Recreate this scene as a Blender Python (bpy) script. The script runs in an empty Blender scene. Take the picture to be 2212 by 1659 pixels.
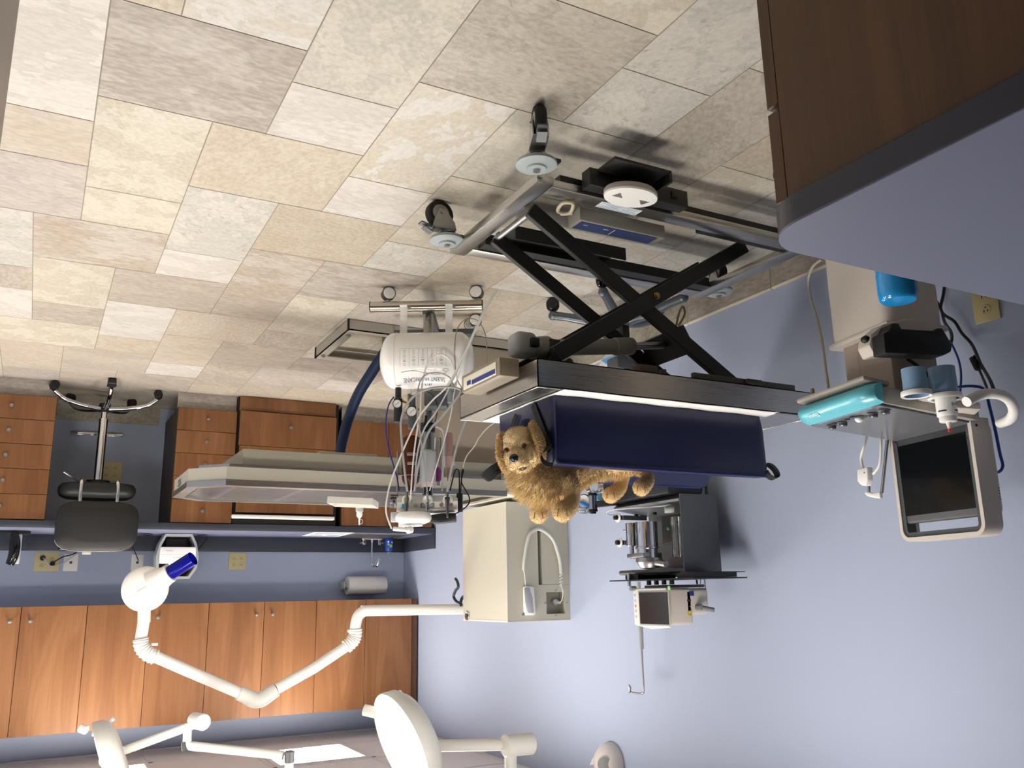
import bpy, bmesh, math, random
from mathutils import Vector, Matrix, Quaternion
random.seed(7)
PI = math.pi
SC = bpy.context.scene
COL = SC.collection
# ------------------------------------------------------------------ camera
F, IW, IH = 1871.38, 2212.0, 1659.0
CAM = Vector((0, 0, 1.337))
_y, _p, _r = -0.50026727, -0.23600242, -0.01890284
_f = Vector((math.sin(_y)*math.cos(_p), math.cos(_y)*math.cos(_p), math.sin(_p)))
_rt = Vector((math.cos(_y), -math.sin(_y), 0))
_up = _rt.cross(_f)
RT = _rt*math.cos(_r) + _up*math.sin(_r)
UP = _up*math.cos(_r) - _rt*math.sin(_r)
FW = _f
cd = bpy.data.cameras.new('camera')
cd.sensor_fit = 'HORIZONTAL'; cd.sensor_width = 36.0; cd.lens = F/IW*36.0
cd.clip_start = 0.02
cam = bpy.data.objects.new('camera', cd); COL.objects.link(cam)
# the photograph was taken with the phone upside down: rolled half a turn
mw = Matrix((-RT, -UP, -FW)).transposed().to_4x4(); mw.translation = CAM
cam.matrix_world = mw
SC.camera = cam
SC.view_settings.view_transform = 'Standard'
SC.view_settings.look = 'None'
SC.view_settings.exposure = 0.0
SC.view_settings.gamma = 1.0
SC.view_settings.use_curve_mapping = False
# ------------------------------------------------------------------ world
W = bpy.data.worlds.new('world'); SC.world = W; W.use_nodes = True
W.node_tree.nodes['Background'].inputs[0].default_value = (0.8, 0.85, 1.0, 1)
W.node_tree.nodes['Background'].inputs[1].default_value = 0.12
try:
    SC.cycles.max_bounces = 8; SC.cycles.transparent_max_bounces = 12
    SC.cycles.sample_clamp_indirect = 6.0
except Exception: pass
# room dimensions
XL, YB, ZC = -2.585, 6.58, 2.305
XR, YF = 1.9, -2.4
# the room's light: three rows of ceiling panels
TROFF_POWER = (30.0, 27.0, 22.0)

# ------------------------------------------------------------------ measuring helpers: a pixel of the photo on a real plane
def ray(x, y):
    u, v = IW-x, IH-y
    return RT*((u-IW/2)/F) - UP*((v-IH/2)/F) + FW
def onx(x, y, X): d = ray(x, y); return CAM + d*(X/d.x)
def ony(x, y, Y): d = ray(x, y); return CAM + d*(Y/d.y)
def onz(x, y, Z): d = ray(x, y); return CAM + d*((Z-CAM.z)/d.z)
FH = Vector((FW.x, FW.y, 0)).normalized()
RH = Vector((FH.y, -FH.x, 0))
ZU = Vector((0, 0, 1))
def onv(x, y, D): d = ray(x, y); return CAM + d*(D/d.dot(FH))

# ------------------------------------------------------------------ materials
def lin(c):
    c = c/255.0
    return c/12.92 if c <= 0.04045 else ((c+0.055)/1.055)**2.4
def rgb(h):
    if isinstance(h, str):
        h = h.lstrip('#'); return tuple(lin(int(h[i:i+2], 16)) for i in (0, 2, 4))
    return h
MATS = {}
def mat(name, col, rough=.5, metal=0., spec=.5, coat=0., bump=0., bscale=200., emit=None, estr=0., trans=0., alpha=1., ior=1.45, aniso=0., var=0., vscale=8.):
    if name in MATS: return MATS[name]
    m = bpy.data.materials.new(name); m.use_nodes = True
    nt = m.node_tree; b = nt.nodes['Principled BSDF']
    c = rgb(col)
    b.inputs['Base Color'].default_value = (*c, 1)
    b.inputs['Roughness'].default_value = rough
    b.inputs['Metallic'].default_value = metal
    b.inputs['Specular IOR Level'].default_value = spec
    b.inputs['Coat Weight'].default_value = coat
    b.inputs['IOR'].default_value = ior
    b.inputs['Transmission Weight'].default_value = trans
    b.inputs['Alpha'].default_value = alpha
    if aniso: b.inputs['Anisotropic'].default_value = aniso
    if emit is not None:
        b.inputs['Emission Color'].default_value = (*rgb(emit), 1)
        b.inputs['Emission Strength'].default_value = estr
    if bump or var:
        tc = nt.nodes.new('ShaderNodeTexCoord')
        if bump:
            n = nt.nodes.new('ShaderNodeTexNoise'); n.inputs['Scale'].default_value = bscale
            n.inputs['Detail'].default_value = 3
            nt.links.new(tc.outputs['Object'], n.inputs['Vector'])
            bp = nt.nodes.new('ShaderNodeBump'); bp.inputs['Strength'].default_value = bump
            bp.inputs['Distance'].default_value = .002
            nt.links.new(n.outputs['Fac'], bp.inputs['Height'])
            nt.links.new(bp.outputs['Normal'], b.inputs['Normal'])
        if var:
            n2 = nt.nodes.new('ShaderNodeTexNoise'); n2.inputs['Scale'].default_value = vscale
            n2.inputs['Detail'].default_value = 4
            nt.links.new(tc.outputs['Object'], n2.inputs['Vector'])
            mx = nt.nodes.new('ShaderNodeMix'); mx.data_type = 'RGBA'
            mx.inputs['A'].default_value = (*[x*(1-var) for x in c], 1)
            mx.inputs['B'].default_value = (*[min(1, x*(1+var)) for x in c], 1)
            nt.links.new(n2.outputs['Fac'], mx.inputs['Factor'])
            nt.links.new(mx.outputs['Result'], b.inputs['Base Color'])
    MATS[name] = m
    return m
def nodes_of(m): return m.node_tree.nodes, m.node_tree.links, m.node_tree.nodes['Principled BSDF']
def ramp(nt, pts, interp='LINEAR'):
    r = nt.nodes.new('ShaderNodeValToRGB'); cr = r.color_ramp; cr.interpolation = interp
    while len(cr.elements) < len(pts): cr.elements.new(.5)
    for e, (p, c) in zip(cr.elements, pts):
        e.position = p; e.color = (*rgb(c), 1) if not (isinstance(c, tuple) and len(c) == 4) else c
    return r
def wood_mat(name, dark, mid, light, rough=.32, scale=1.0):
    m = mat(name, mid, rough=rough, spec=.45)
    nt = m.node_tree; N, L, b = nodes_of(m)
    tc = N.new('ShaderNodeTexCoord'); oi = N.new('ShaderNodeObjectInfo')
    mul = N.new('ShaderNodeVectorMath'); mul.operation = 'SCALE'; mul.inputs[0].default_value = (37.3, 11.1, 23.7)
    L.new(oi.outputs['Random'], mul.inputs['Scale'])
    add = N.new('ShaderNodeVectorMath'); add.operation = 'ADD'
    L.new(tc.outputs['Object'], add.inputs[0]); L.new(mul.outputs[0], add.inputs[1])
    mp = N.new('ShaderNodeMapping'); mp.inputs['Scale'].default_value = (5*scale, 5*scale, .55*scale)
    L.new(add.outputs[0], mp.inputs['Vector'])
    n1 = N.new('ShaderNodeTexNoise'); n1.inputs['Scale'].default_value = 1.0; n1.inputs['Detail'].default_value = 2; n1.inputs['Distortion'].default_value = .7
    L.new(mp.outputs[0], n1.inputs['Vector'])
    # cathedral rings from the noise field
    sn = N.new('ShaderNodeMath'); sn.operation = 'MULTIPLY'; sn.inputs[1].default_value = 46
    L.new(n1.outputs['Fac'], sn.inputs[0])
    si = N.new('ShaderNodeMath'); si.operation = 'SINE'; L.new(sn.outputs[0], si.inputs[0])
    mp2 = N.new('ShaderNodeMapping'); mp2.inputs['Scale'].default_value = (160*scale, 160*scale, 4*scale)
    L.new(add.outputs[0], mp2.inputs['Vector'])
    n2 = N.new('ShaderNodeTexNoise'); n2.inputs['Scale'].default_value = 1; n2.inputs['Detail'].default_value = 4
    L.new(mp2.outputs[0], n2.inputs['Vector'])
    a1 = N.new('ShaderNodeMath'); a1.operation = 'MULTIPLY_ADD'; a1.inputs[1].default_value = .06
    L.new(si.outputs[0], a1.inputs[0]); L.new(n1.outputs['Fac'], a1.inputs[2])
    a2 = N.new('ShaderNodeMath'); a2.operation = 'MULTIPLY_ADD'; a2.inputs[1].default_value = .42
    L.new(n2.outputs['Fac'], a2.inputs[0]); L.new(a1.outputs[0], a2.inputs[2])
    r = ramp(nt, [(.40, dark), (.70, mid), (1.0, light)])
    L.new(a2.outputs[0], r.inputs['Fac']); L.new(r.outputs['Color'], b.inputs['Base Color'])
    bp = N.new('ShaderNodeBump'); bp.inputs['Strength'].default_value = .08; bp.inputs['Distance'].default_value = .001
    L.new(n2.outputs['Fac'], bp.inputs['Height']); L.new(bp.outputs['Normal'], b.inputs['Normal'])
    return m
def steel_mat(name, col, rough=.3, axis=0, metal=1.0):
    m = mat(name, col, rough=rough, metal=metal)
    nt = m.node_tree; N, L, b = nodes_of(m)
    tc = N.new('ShaderNodeTexCoord'); mp = N.new('ShaderNodeMapping')
    s = [900., 900., 900.]; s[axis] = 5.
    mp.inputs['Scale'].default_value = s
    n = N.new('ShaderNodeTexNoise'); n.inputs['Scale'].default_value = 1; n.inputs['Detail'].default_value = 2
    L.new(tc.outputs['Object'], mp.inputs['Vector']); L.new(mp.outputs[0], n.inputs['Vector'])
    mr = N.new('ShaderNodeMapRange'); mr.inputs['To Min'].default_value = rough*.75; mr.inputs['To Max'].default_value = rough*1.35
    L.new(n.outputs['Fac'], mr.inputs['Value']); L.new(mr.outputs['Result'], b.inputs['Roughness'])
    bp = N.new('ShaderNodeBump'); bp.inputs['Strength'].default_value = .02; bp.inputs['Distance'].default_value = .0003
    L.new(n.outputs['Fac'], bp.inputs['Height']); L.new(bp.outputs['Normal'], b.inputs['Normal'])
    return m

WOOD = wood_mat('cherry_laminate', '#6a4429', '#7a5233', '#8a6140')
DWOOD = wood_mat('dark_walnut_laminate', '#442d1b', '#533720', '#644327')
DARKSIDE = mat('dark_cabinet_side', '#3a302c', rough=.5)
STEEL = steel_mat('brushed_steel', '#b9b7b2', rough=.28, axis=0)
STEELY = steel_mat('brushed_steel_cross', '#b9b7b2', rough=.28, axis=1)
CHROME = mat('chrome', '#d8d8d8', rough=.08, metal=1)
SATIN = mat('satin_metal', '#a9a9a8', rough=.32, metal=1)
BLACKM = mat('black_powder_coat', '#1b1b1a', rough=.45, bump=.15, bscale=600)
BLACKP = mat('black_plastic', '#121213', rough=.4)
BLACKG = mat('black_gloss', '#0b0b0c', rough=.12)
RUBBER = mat('black_rubber', '#1d1c1b', rough=.75)
GREYP = mat('grey_plastic', '#7b7f80', rough=.45)
LGREY = mat('light_grey_plastic', '#a9adae', rough=.45)
DGREY = mat('dark_grey_enamel', '#4a4d50', rough=.35)
WHITEP = mat('white_plastic', '#e9e8e4', rough=.32)
WHITEE = mat('white_enamel', '#efeeea', rough=.22, coat=.3)
CREAM = mat('cream_enamel', '#cfcabb', rough=.42)
BEIGE = mat('beige_plastic', '#cfc6bb', rough=.45)
GREIGE = mat('greige_enamel', '#b7b3a4', rough=.4)
ALMOND = mat('almond_plastic', '#c9bd8d', rough=.4)
CLEAR = mat('clear_plastic', '#f4f8fa', rough=.06, trans=.95, ior=1.4, spec=.5)
CTUBE = mat('milky_tubing', '#dfe2e2', rough=.25, trans=.35, ior=1.4)
GTUBE = mat('grey_tubing', '#a4a7a8', rough=.3)
WTUBE = mat('white_tubing', '#e2e1dc', rough=.35)
SCREEN = mat('screen_glass', '#101213', rough=.12, spec=.5)
PAPER = mat('paper', '#e4e4e6', rough=.7)
BRASS = mat('brass', '#a98c5b', rough=.3, metal=1)
INK = mat('navy_ink', '#2a3763', rough=.6)
GINK = mat('grey_ink', '#8b8f96', rough=.6)
BINK = mat('black_ink', '#26262a', rough=.6)
WINK = mat('white_ink', '#e9eef0', rough=.6)

# ------------------------------------------------------------------ mesh builder
def frame(o, x, z=None, y=None):
    """matrix with origin o, local x along x, local z near z"""
    x = Vector(x).normalized()
    z = Vector(z) if z is not None else ZU
    yv = z.cross(x).normalized(); zv = x.cross(yv).normalized()
    m = Matrix((x, yv, zv)).transposed().to_4x4(); m.translation = Vector(o)
    return m
def align(a, b):
    """matrix at a whose local z runs to b"""
    d = (Vector(b)-Vector(a)).normalized()
    h = Vector((1, 0, 0)) if abs(d.x) < .9 else Vector((0, 1, 0))
    x = h.cross(d).normalized() if True else h
    y = d.cross(x)
    m = Matrix((x, y, d)).transposed().to_4x4(); m.translation = Vector(a)
    return m
def spline(pts, sub=6, closed=False):
    P = [Vector(p) for p in pts]; n = len(P); out = []
    if n < 3: return P
    rng = n if closed else n-1
    for i in range(rng):
        if closed: a, b, c, d = P[(i-1) % n], P[i], P[(i+1) % n], P[(i+2) % n]
        else: a, b, c, d = P[max(i-1, 0)], P[i], P[i+1], P[min(i+2, n-1)]
        for k in range(sub):
            t = k/sub
            out.append(.5*((2*b)+(c-a)*t+(2*a-5*b+4*c-d)*t*t+(3*b-a-3*c+d)*t**3))
    if not closed: out.append(P[-1])
    return out
class MB:
    def __init__(s, T=None):
        s.v = []; s.f = []; s.mi = []; s.T = T or Matrix()
    def add(s, vs, fs, mi=0):
        o = len(s.v)
        s.v += [s.T @ Vector(p) for p in vs]
        for f in fs: s.f.append([i+o for i in f]); s.mi.append(mi)
        return s
    def addbm(s, bm, M=None, mi=0):
        bm.verts.ensure_lookup_table()
        bm.verts.index_update()
        M = M or Matrix()
        s.add([M @ v.co for v in bm.verts], [[v.index for v in f.verts] for f in bm.faces], mi)
        bm.free(); return s
    def bx(s, x0, x1, y0, y1, z0, z1, bev=0, seg=2, mi=0, M=None, edges=None):
        bm = bmesh.new(); bmesh.ops.create_cube(bm, size=1)
        for v in bm.verts:
            v.co = Vector(((x0+x1)/2+v.co.x*(x1-x0), (y0+y1)/2+v.co.y*(y1-y0), (z0+z1)/2+v.co.z*(z1-z0)))
        if bev:
            es = bm.edges[:] if edges is None else [e for e in bm.edges if abs((e.verts[0].co-e.verts[1].co).normalized()[edges]) > .9]
            bmesh.ops.bevel(bm, geom=es, offset=bev, segments=seg, profile=.5, affect='EDGES')
        return s.addbm(bm, M, mi)
    def beam(s, a, b, w, h, up=(0, 0, 1), bev=0, mi=0, seg=1):
        """square bar from a to b, width w across, height h along up"""
        a = Vector(a); b = Vector(b); L = (b-a).length
        M = frame(a, b-a, up)
        return s.bx(0, L, -w/2, w/2, -h/2, h/2, bev, seg, mi, M)
    def cyl(s, a, b, r, r2=None, n=24, mi=0, cap=True, bev=0):
        r2 = r if r2 is None else r2
        M = align(a, b); L = (Vector(b)-Vector(a)).length
        if bev: prof = [(0, 0), (r-bev, 0), (r, bev), (r2, L-bev), (r2-bev, L), (0, L)] if cap else [(r, 0), (r2, L)]
        else: prof = [(0, 0), (r, 0), (r2, L), (0, L)] if cap else [(r, 0), (r2, L)]
        return s.lathe(prof, M, n, mi)
    def lathe(s, prof, M=None, n=32, mi=0, a0=0, a1=2*PI):
        M = M or Matrix(); vs = []; fs = []; full = abs(a1-a0-2*PI) < 1e-6
        k = n if full else n+1; idx = []
        for (r, h) in prof:
            if r < 1e-7: idx.append([len(vs)]*k); vs.append(M @ Vector((0, 0, h)))
            else:
                row = []
                for i in range(k):
                    a = a0+(a1-a0)*i/n
                    row.append(len(vs)); vs.append(M @ Vector((r*math.cos(a), r*math.sin(a), h)))
                idx.append(row)
        for j in range(len(prof)-1):
            A, B = idx[j], idx[j+1]
            for i in range(n if full else n):
                i2 = (i+1) % k
                q = [A[i], A[i2], B[i2], B[i]]
                q2 = []
                for t in q:
                    if t not in q2: q2.append(t)
                if len(q2) > 2: fs.append(q2)
        return s.add(vs, fs, mi)
    def tube(s, pts, r, n=10, sub=6, closed=False, mi=0, rs=None, smooth=True):
        P = spline(pts, sub, closed) if smooth else [Vector(p) for p in pts]
        m = len(P)
        if rs is not None:
            R = []
            for i in range(m):
                t = i/(m-1)*(len(rs)-1); k = min(int(t), len(rs)-2); R.append(rs[k]+(rs[k+1]-rs[k])*(t-k))
        else: R = [r]*m
        vs = []; fs = []; prev = None
        for i in range(m):
            if closed: t = (P[(i+1) % m]-P[i-1])
            else: t = P[min(i+1, m-1)]-P[max(i-1, 0)]
            if t.length < 1e-9: t = Vector((0, 0, 1))
            t.normalize()
            if prev is None:
                h = Vector((0, 0, 1)) if abs(t.z) < .9 else Vector((1, 0, 0))
                u = t.cross(h).normalized()
            else:
                u = prev-t*prev.dot(t)
                u = u.normalized() if u.length > 1e-6 else t.orthogonal().normalized()
            prev = u; w = t.cross(u)
            for k in range(n):
                a = 2*PI*k/n
                vs.append(P[i]+(u*math.cos(a)+w*math.sin(a))*R[i])
        for i in range(m if closed else m-1):
            for k in range(n):
                a = i*n+k; b = i*n+(k+1) % n; i2 = (i+1) % m
                fs.append([a, b, i2*n+(k+1) % n, i2*n+k])
        if not closed:
            fs.append(list(range(n-1, -1, -1))); fs.append([(m-1)*n+k for k in range(n)])
        return s.add(vs, fs, mi)
    def band(s, pts, w, th, side, sub=6, mi=0):
        """flat webbing strap along pts; side = width direction"""
        P = spline(pts, sub); side = Vector(side).normalized(); vs = []; fs = []; m = len(P)
        for i in range(m):
            t = (P[min(i+1, m-1)]-P[max(i-1, 0)]).normalized()
            n = t.cross(side).normalized()
            for a, b in ((-1, -1), (1, -1), (1, 1), (-1, 1)): vs.append(P[i]+side*a*w/2+n*b*th/2)
        for i in range(m-1):
            for k in range(4): fs.append([i*4+k, i*4+(k+1) % 4, (i+1)*4+(k+1) % 4, (i+1)*4+k])
        fs.append([3, 2, 1, 0]); fs.append([(m-1)*4+k for k in range(4)])
        return s.add(vs, fs, mi)
    def prism(s, poly, vec, mi=0, bev=0, seg=2):
        bm = bmesh.new(); vec = Vector(vec)
        vs = [bm.verts.new(Vector(p)) for p in poly]; f = bm.faces.new(vs)
        f.normal_update()
        r = bmesh.ops.extrude_face_region(bm, geom=[f])
        for v in r['geom']:
            if isinstance(v, bmesh.types.BMVert): v.co += vec
        bmesh.ops.recalc_face_normals(bm, faces=bm.faces[:])
        if bev: bmesh.ops.bevel(bm, geom=bm.edges[:], offset=bev, segments=seg, profile=.5, affect='EDGES')
        return s.addbm(bm, None, mi)
    def sph(s, c, r, n=20, mi=0, M=None):
        r = Vector((r, r, r)) if not hasattr(r, '__len__') else Vector(r)
        bm = bmesh.new(); bmesh.ops.create_uvsphere(bm, u_segments=n, v_segments=max(8, n//2), radius=1)
        for v in bm.verts: v.co = Vector((v.co.x*r.x, v.co.y*r.y, v.co.z*r.z))
        M2 = M or Matrix.Translation(Vector(c))
        return s.addbm(bm, M2, mi)
    def quad(s, a, b, c, d, mi=0): return s.add([a, b, c, d], [[0, 1, 2, 3]], mi)
    def build(s, name, mats, parent=None, smooth=40):
        me = bpy.data.meshes.new(name)
        inv = WM[parent.name].inverted() if parent is not None else Matrix()
        me.from_pydata([inv @ p for p in s.v], [], s.f)
        if not isinstance(mats, (list, tuple)): mats = [mats]
        for m in mats: me.materials.append(m)
        for p, i in zip(me.polygons, s.mi): p.material_index = i
        me.validate(); 
        bm = bmesh.new(); bm.from_mesh(me); bmesh.ops.recalc_face_normals(bm, faces=bm.faces[:]); bm.to_mesh(me); bm.free()
        if smooth:
            me.polygons.foreach_set('use_smooth', [True]*len(me.polygons))
            try: me.set_sharp_from_angle(angle=math.radians(smooth))
            except Exception: pass
        o = bpy.data.objects.new(name, me); COL.objects.link(o)
        if parent is not None:
            o.parent = parent; WM[o.name] = WM[parent.name]
        else: WM[o.name] = Matrix()
        return o
WM = {}
def thing(name, label, cat, loc, group=None, rot=0):
    o = bpy.data.objects.new(name, None); COL.objects.link(o)
    o.empty_display_size = .05
    o.location = loc; o.rotation_euler = (0, 0, rot)
    WM[o.name] = Matrix.Translation(Vector(loc)) @ Matrix.Rotation(rot, 4, 'Z')
    o['label'] = label; o['category'] = cat
    if group: o['group'] = group
    return o
def solo(name, label, cat, mb, m, loc, group=None, smooth=40):
    loc = Vector(loc)
    mb.v = [p-loc for p in mb.v]
    o = mb.build(name, m, None, smooth); o.location = loc
    WM[o.name] = Matrix.Translation(loc)
    o['label'] = label; o['category'] = cat
    if group: o['group'] = group
    return o
def struct(name, mb, m, smooth=40):
    o = mb.build(name, m, None, smooth); o['kind'] = 'structure'; return o
def dup(o, loc, label=None, rot=None, parent=None):
    c = o.copy(); COL.objects.link(c)
    if parent is None:
        c.location = loc
        if rot is not None: c.rotation_euler = (0, 0, rot)
        if label: c['label'] = label
        WM[c.name] = Matrix.Translation(Vector(loc)) @ Matrix.Rotation(c.rotation_euler.z, 4, 'Z')
    else: c.parent = parent
    for ch in [k for k in bpy.data.objects if k.parent == o]: dup(ch, None, parent=c)
    return c
def text(name, s, M, size, m, parent, ext=.0004, align_x='CENTER', sx=1., shear=0., spacing=1.):
    cu = bpy.data.curves.new(name, 'FONT'); cu.body = s; cu.size = size; cu.align_x = align_x; cu.align_y = 'CENTER'
    cu.extrude = ext; cu.shear = shear; cu.space_character = spacing; cu.resolution_u = 3
    t = bpy.data.objects.new('tmp', cu); COL.objects.link(t)
    dg = bpy.context.evaluated_depsgraph_get(); me0 = t.evaluated_get(dg).to_mesh()
    mb = MB(M); mb.add([Vector((v.co.x*sx, v.co.y, v.co.z)) for v in me0.vertices], [list(p.vertices) for p in me0.polygons])
    t.evaluated_get(dg).to_mesh_clear(); bpy.data.objects.remove(t); bpy.data.curves.remove(cu)
    return mb.build(name, m, parent, smooth=0)
def face_frame(o, right, up):
    """text frame: x to the reader's right, y up, z to the reader"""
    r = Vector(right).normalized(); u = Vector(up); u = (u-r*u.dot(r)).normalized()
    m = Matrix((r, u, r.cross(u))).transposed().to_4x4(); m.translation = Vector(o); return m
# ================================================================== setting
WALLB = mat('blue_wall_paint', '#a8b2c9', rough=.55, bump=.12, bscale=220, spec=.3)
CEILM = mat('ceiling_tile', '#ece7e6', rough=.8, bump=.3, bscale=300)
TBAR = mat('ceiling_grid_bar', '#e6e3e3', rough=.5)
CAP = mat('cream_tile_trim', '#d8cfba', rough=.35)

def floor_mat(name, wallstone=False):
    m = mat(name, '#cfc3ad', rough=.38, spec=.4)
    nt = m.node_tree; N, L, b = nodes_of(m)
    def at(n):
        a = N.new('ShaderNodeAttribute'); a.attribute_name = n; a.attribute_type = 'GEOMETRY'; return a
    A, B2, P = at('tint'), at('tint2'), at('par')
    tc = N.new('ShaderNodeTexCoord')
    sp = N.new('ShaderNodeSeparateColor'); L.new(P.outputs['Color'], sp.inputs[0])
    def math_(op, i0, i1=None, v1=None, i2=None, v2=None, clamp=False):
        n = N.new('ShaderNodeMath'); n.operation = op; n.use_clamp = clamp
        if hasattr(i0, 'links'): L.new(i0, n.inputs[0])
        else: n.inputs[0].default_value = i0
        if i1 is not None: L.new(i1, n.inputs[1])
        elif v1 is not None: n.inputs[1].default_value = v1
        if i2 is not None: L.new(i2, n.inputs[2])
        elif v2 is not None: n.inputs[2].default_value = v2
        return n.outputs[0]
    ang = math_('MULTIPLY', sp.outputs[1], v1=PI)
    vr = N.new('ShaderNodeVectorRotate'); vr.rotation_type = 'Z_AXIS'
    L.new(tc.outputs['Object'], vr.inputs['Vector']); L.new(ang, vr.inputs['Angle'])
    st = N.new('ShaderNodeCombineXYZ')
    sx = math_('MULTIPLY_ADD', sp.outputs[2], v1=-.75, v2=1.0)
    L.new(sx, st.inputs[0]); st.inputs[1].default_value = 1; st.inputs[2].default_value = 1
    vm = N.new('ShaderNodeVectorMath'); vm.operation = 'MULTIPLY'; L.new(vr.outputs[0], vm.inputs[0]); L.new(st.outputs[0], vm.inputs[1])
    off = N.new('ShaderNodeCombineXYZ')
    L.new(math_('MULTIPLY', sp.outputs[0], v1=91.7), off.inputs[0]); L.new(math_('MULTIPLY', sp.outputs[0], v1=53.1), off.inputs[1]); L.new(math_('MULTIPLY', sp.outputs[0], v1=17.9), off.inputs[2])
    va = N.new('ShaderNodeVectorMath'); va.operation = 'ADD'; L.new(vm.outputs[0], va.inputs[0]); L.new(off.outputs[0], va.inputs[1])
    def noise(scale, det, rough=.55, dist=0.):
        n = N.new('ShaderNodeTexNoise'); n.inputs['Scale'].default_value = scale; n.inputs['Detail'].default_value = det
        n.inputs['Roughness'].default_value = rough; n.inputs['Distortion'].default_value = dist
        L.new(va.outputs[0], n.inputs['Vector']); return n.outputs['Fac']
    n1 = noise(8.5, 9, .62, .25); n2 = noise(19, 7, .6, .3); n3 = noise(70, 4); n4 = noise(5, 8, .6, .5); n0 = noise(2.2, 2)
    con = A.outputs['Alpha']
    def mix(fac, a, c, mode='MIX'):
        x = N.new('ShaderNodeMix'); x.data_type = 'RGBA'; x.blend_type = mode
        if hasattr(fac, 'links'): L.new(fac, x.inputs['Factor'])
        else: x.inputs['Factor'].default_value = fac
        for s_, i in ((a, 'A'), (c, 'B')):
            if hasattr(s_, 'links'): L.new(s_, x.inputs[i])
            else: x.inputs[i].default_value = (*rgb(s_), 1)
        return x.outputs['Result']
    def step(x, lo, hi, to=1.):
        r = N.new('ShaderNodeMapRange'); r.interpolation_type = 'SMOOTHSTEP'
        r.inputs['From Min'].default_value = lo; r.inputs['From Max'].default_value = hi; r.inputs['To Max'].default_value = to
        L.new(x, r.inputs['Value']); return r.outputs['Result']
    c = mix(step(n1, .485, .515), A.outputs['Color'], B2.outputs['Color'])          # hard-edged cleft patches
    cm = mix(.5, A.outputs['Color'], B2.outputs['Color'])
    c = mix(step(n2, .56, .6, .75), c, cm)
    c = mix(step(n0, .3, .7, .35), c, B2.outputs['Color'])
    # thin dark lips along cleft edges
    d = math_('ABSOLUTE', math_('SUBTRACT', n1, v1=.5))
    lip = step(d, .012, 0.0, .16)
    c = mix(lip, c, '#5d564c')
    d2 = math_('ABSOLUTE', math_('SUBTRACT', n4, v1=.52))
    vein = math_('MULTIPLY', step(d2, .008, 0.0, .55), B2.outputs['Alpha'])
    c = mix(vein, c, '#7d7a70')
    spk = math_('MULTIPLY', step(n2, .62, .68, .55), B2.outputs['Alpha'])
    c = mix(spk, c, '#8b8171')
    c = mix(step(n3, .3, .75, .16), c, '#fffaf0')
    c = mix(step(n3, .62, .8, .12), c, '#6a6255')
    L.new(c, b.inputs['Base Color'])
    bp = N.new('ShaderNodeBump'); bp.inputs['Strength'].default_value = .22; bp.inputs['Distance'].default_value = .004
    h = math_('ADD', math_('MULTIPLY', n1, v1=.7), math_('MULTIPLY', n2, v1=.4))
    L.new(h, bp.inputs['Height']); L.new(bp.outputs['Normal'], b.inputs['Normal'])
    rr = N.new('ShaderNodeMapRange'); rr.inputs['To Min'].default_value = .3; rr.inputs['To Max'].default_value = .52
    L.new(n2, rr.inputs['Value']); L.new(rr.outputs['Result'], b.inputs['Roughness'])
    return m
TILE = floor_mat('slate_look_tile')
GROUT = mat('grout', '#8d8577', rough=.85)
PAL = {  # colour, second colour, stretch, vein/speckle amount
 'cream': ('#d8cfba', '#c8bda4', .1, .15), 'creamg': ('#d4ccb8', '#c3bdac', .15, .25), 'grey': ('#b9aea0', '#a89b8d', .8, .2),
 'white': ('#d9d4cb', '#cdc5ba', .7, .15), 'beige': ('#cbbda4', '#c3b297', .3, .1), 'brown': ('#b5a089', '#c6bcab', .7, .6),
 'veined': ('#d3cdc0', '#c3c0b4', .25, .9), 'spot': ('#c4baa8', '#b5aa98', .55, .9), 'lilac': ('#b6aaa0', '#c2b6a9', .8, .15),
 'streak': ('#cec2ab', '#d8d4cb', .35, .35), 'orange': ('#c9b69c', '#ccbea9', .75, .05), 'dusk': ('#b3a593', '#bfb19d', .8, .1), 'olive': ('#b9b096', '#a9a292', .4, .8)}
HAND = {(-3, 0): ('grey', 0.02), (-2, 3): ('cream', .2), (-2, 7): ('cream', .0), (-5, -3): ('creamg', .3), (-5, 1): ('white', .02), (-5, 3): ('beige', .6),
 (-2, 9): ('brown', .03), (-4, 6): ('veined', .25), (-4, 10): ('white', .05), (-7, 6): ('beige', .1), (-8, -3): ('spot', .03), (-7, 0): ('streak', .55),
 (-7, 4): ('white', .05), (-10, -2): ('veined', .3), (-10, -6): ('veined', .7), (-12, -3): ('spot', .3), (0, 0): ('white', .02), (0, 4): ('orange', .03),
 (0, 6): ('lilac', .02), (-4, 12): ('dusk', .02), (-1, 12): ('cream', .02), (-1, 16): ('dusk', .02), (-6, 9): ('brown', .1), (-10, 0): ('creamg', .3),
 (-9, 3): ('cream', .1), (-9, 7): ('veined', .6), (-9, 9): ('grey', .02), (-8, -6): ('cream', .3), (-3, -6): ('cream', .5), (-15, -3): ('beige', .3)}
TX0, TY0, TM = -.033, 1.93, .1508
def tile_list():
    out = []
    for n in range(-30, 31):
        for m_ in range(-30, 31):
            x, y = -3-2*n-5*m_, 3*n-3*m_
            for (dx, dy, w, h) in ((0, 0, 3, 3), (1, 3, 2, 4), (1, 7, 2, 2)):
                out.append((x+dx, y+dy, w, h))
    return out
def set_tile_attr(o, cols):
    me = o.data
    for nm, idx in (('tint', 0), ('tint2', 1), ('par', 2)):
        at = me.attributes.new(nm, 'FLOAT_COLOR', 'FACE')
        for i, c in enumerate(cols): at.data[i].color = c[idx]
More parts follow.
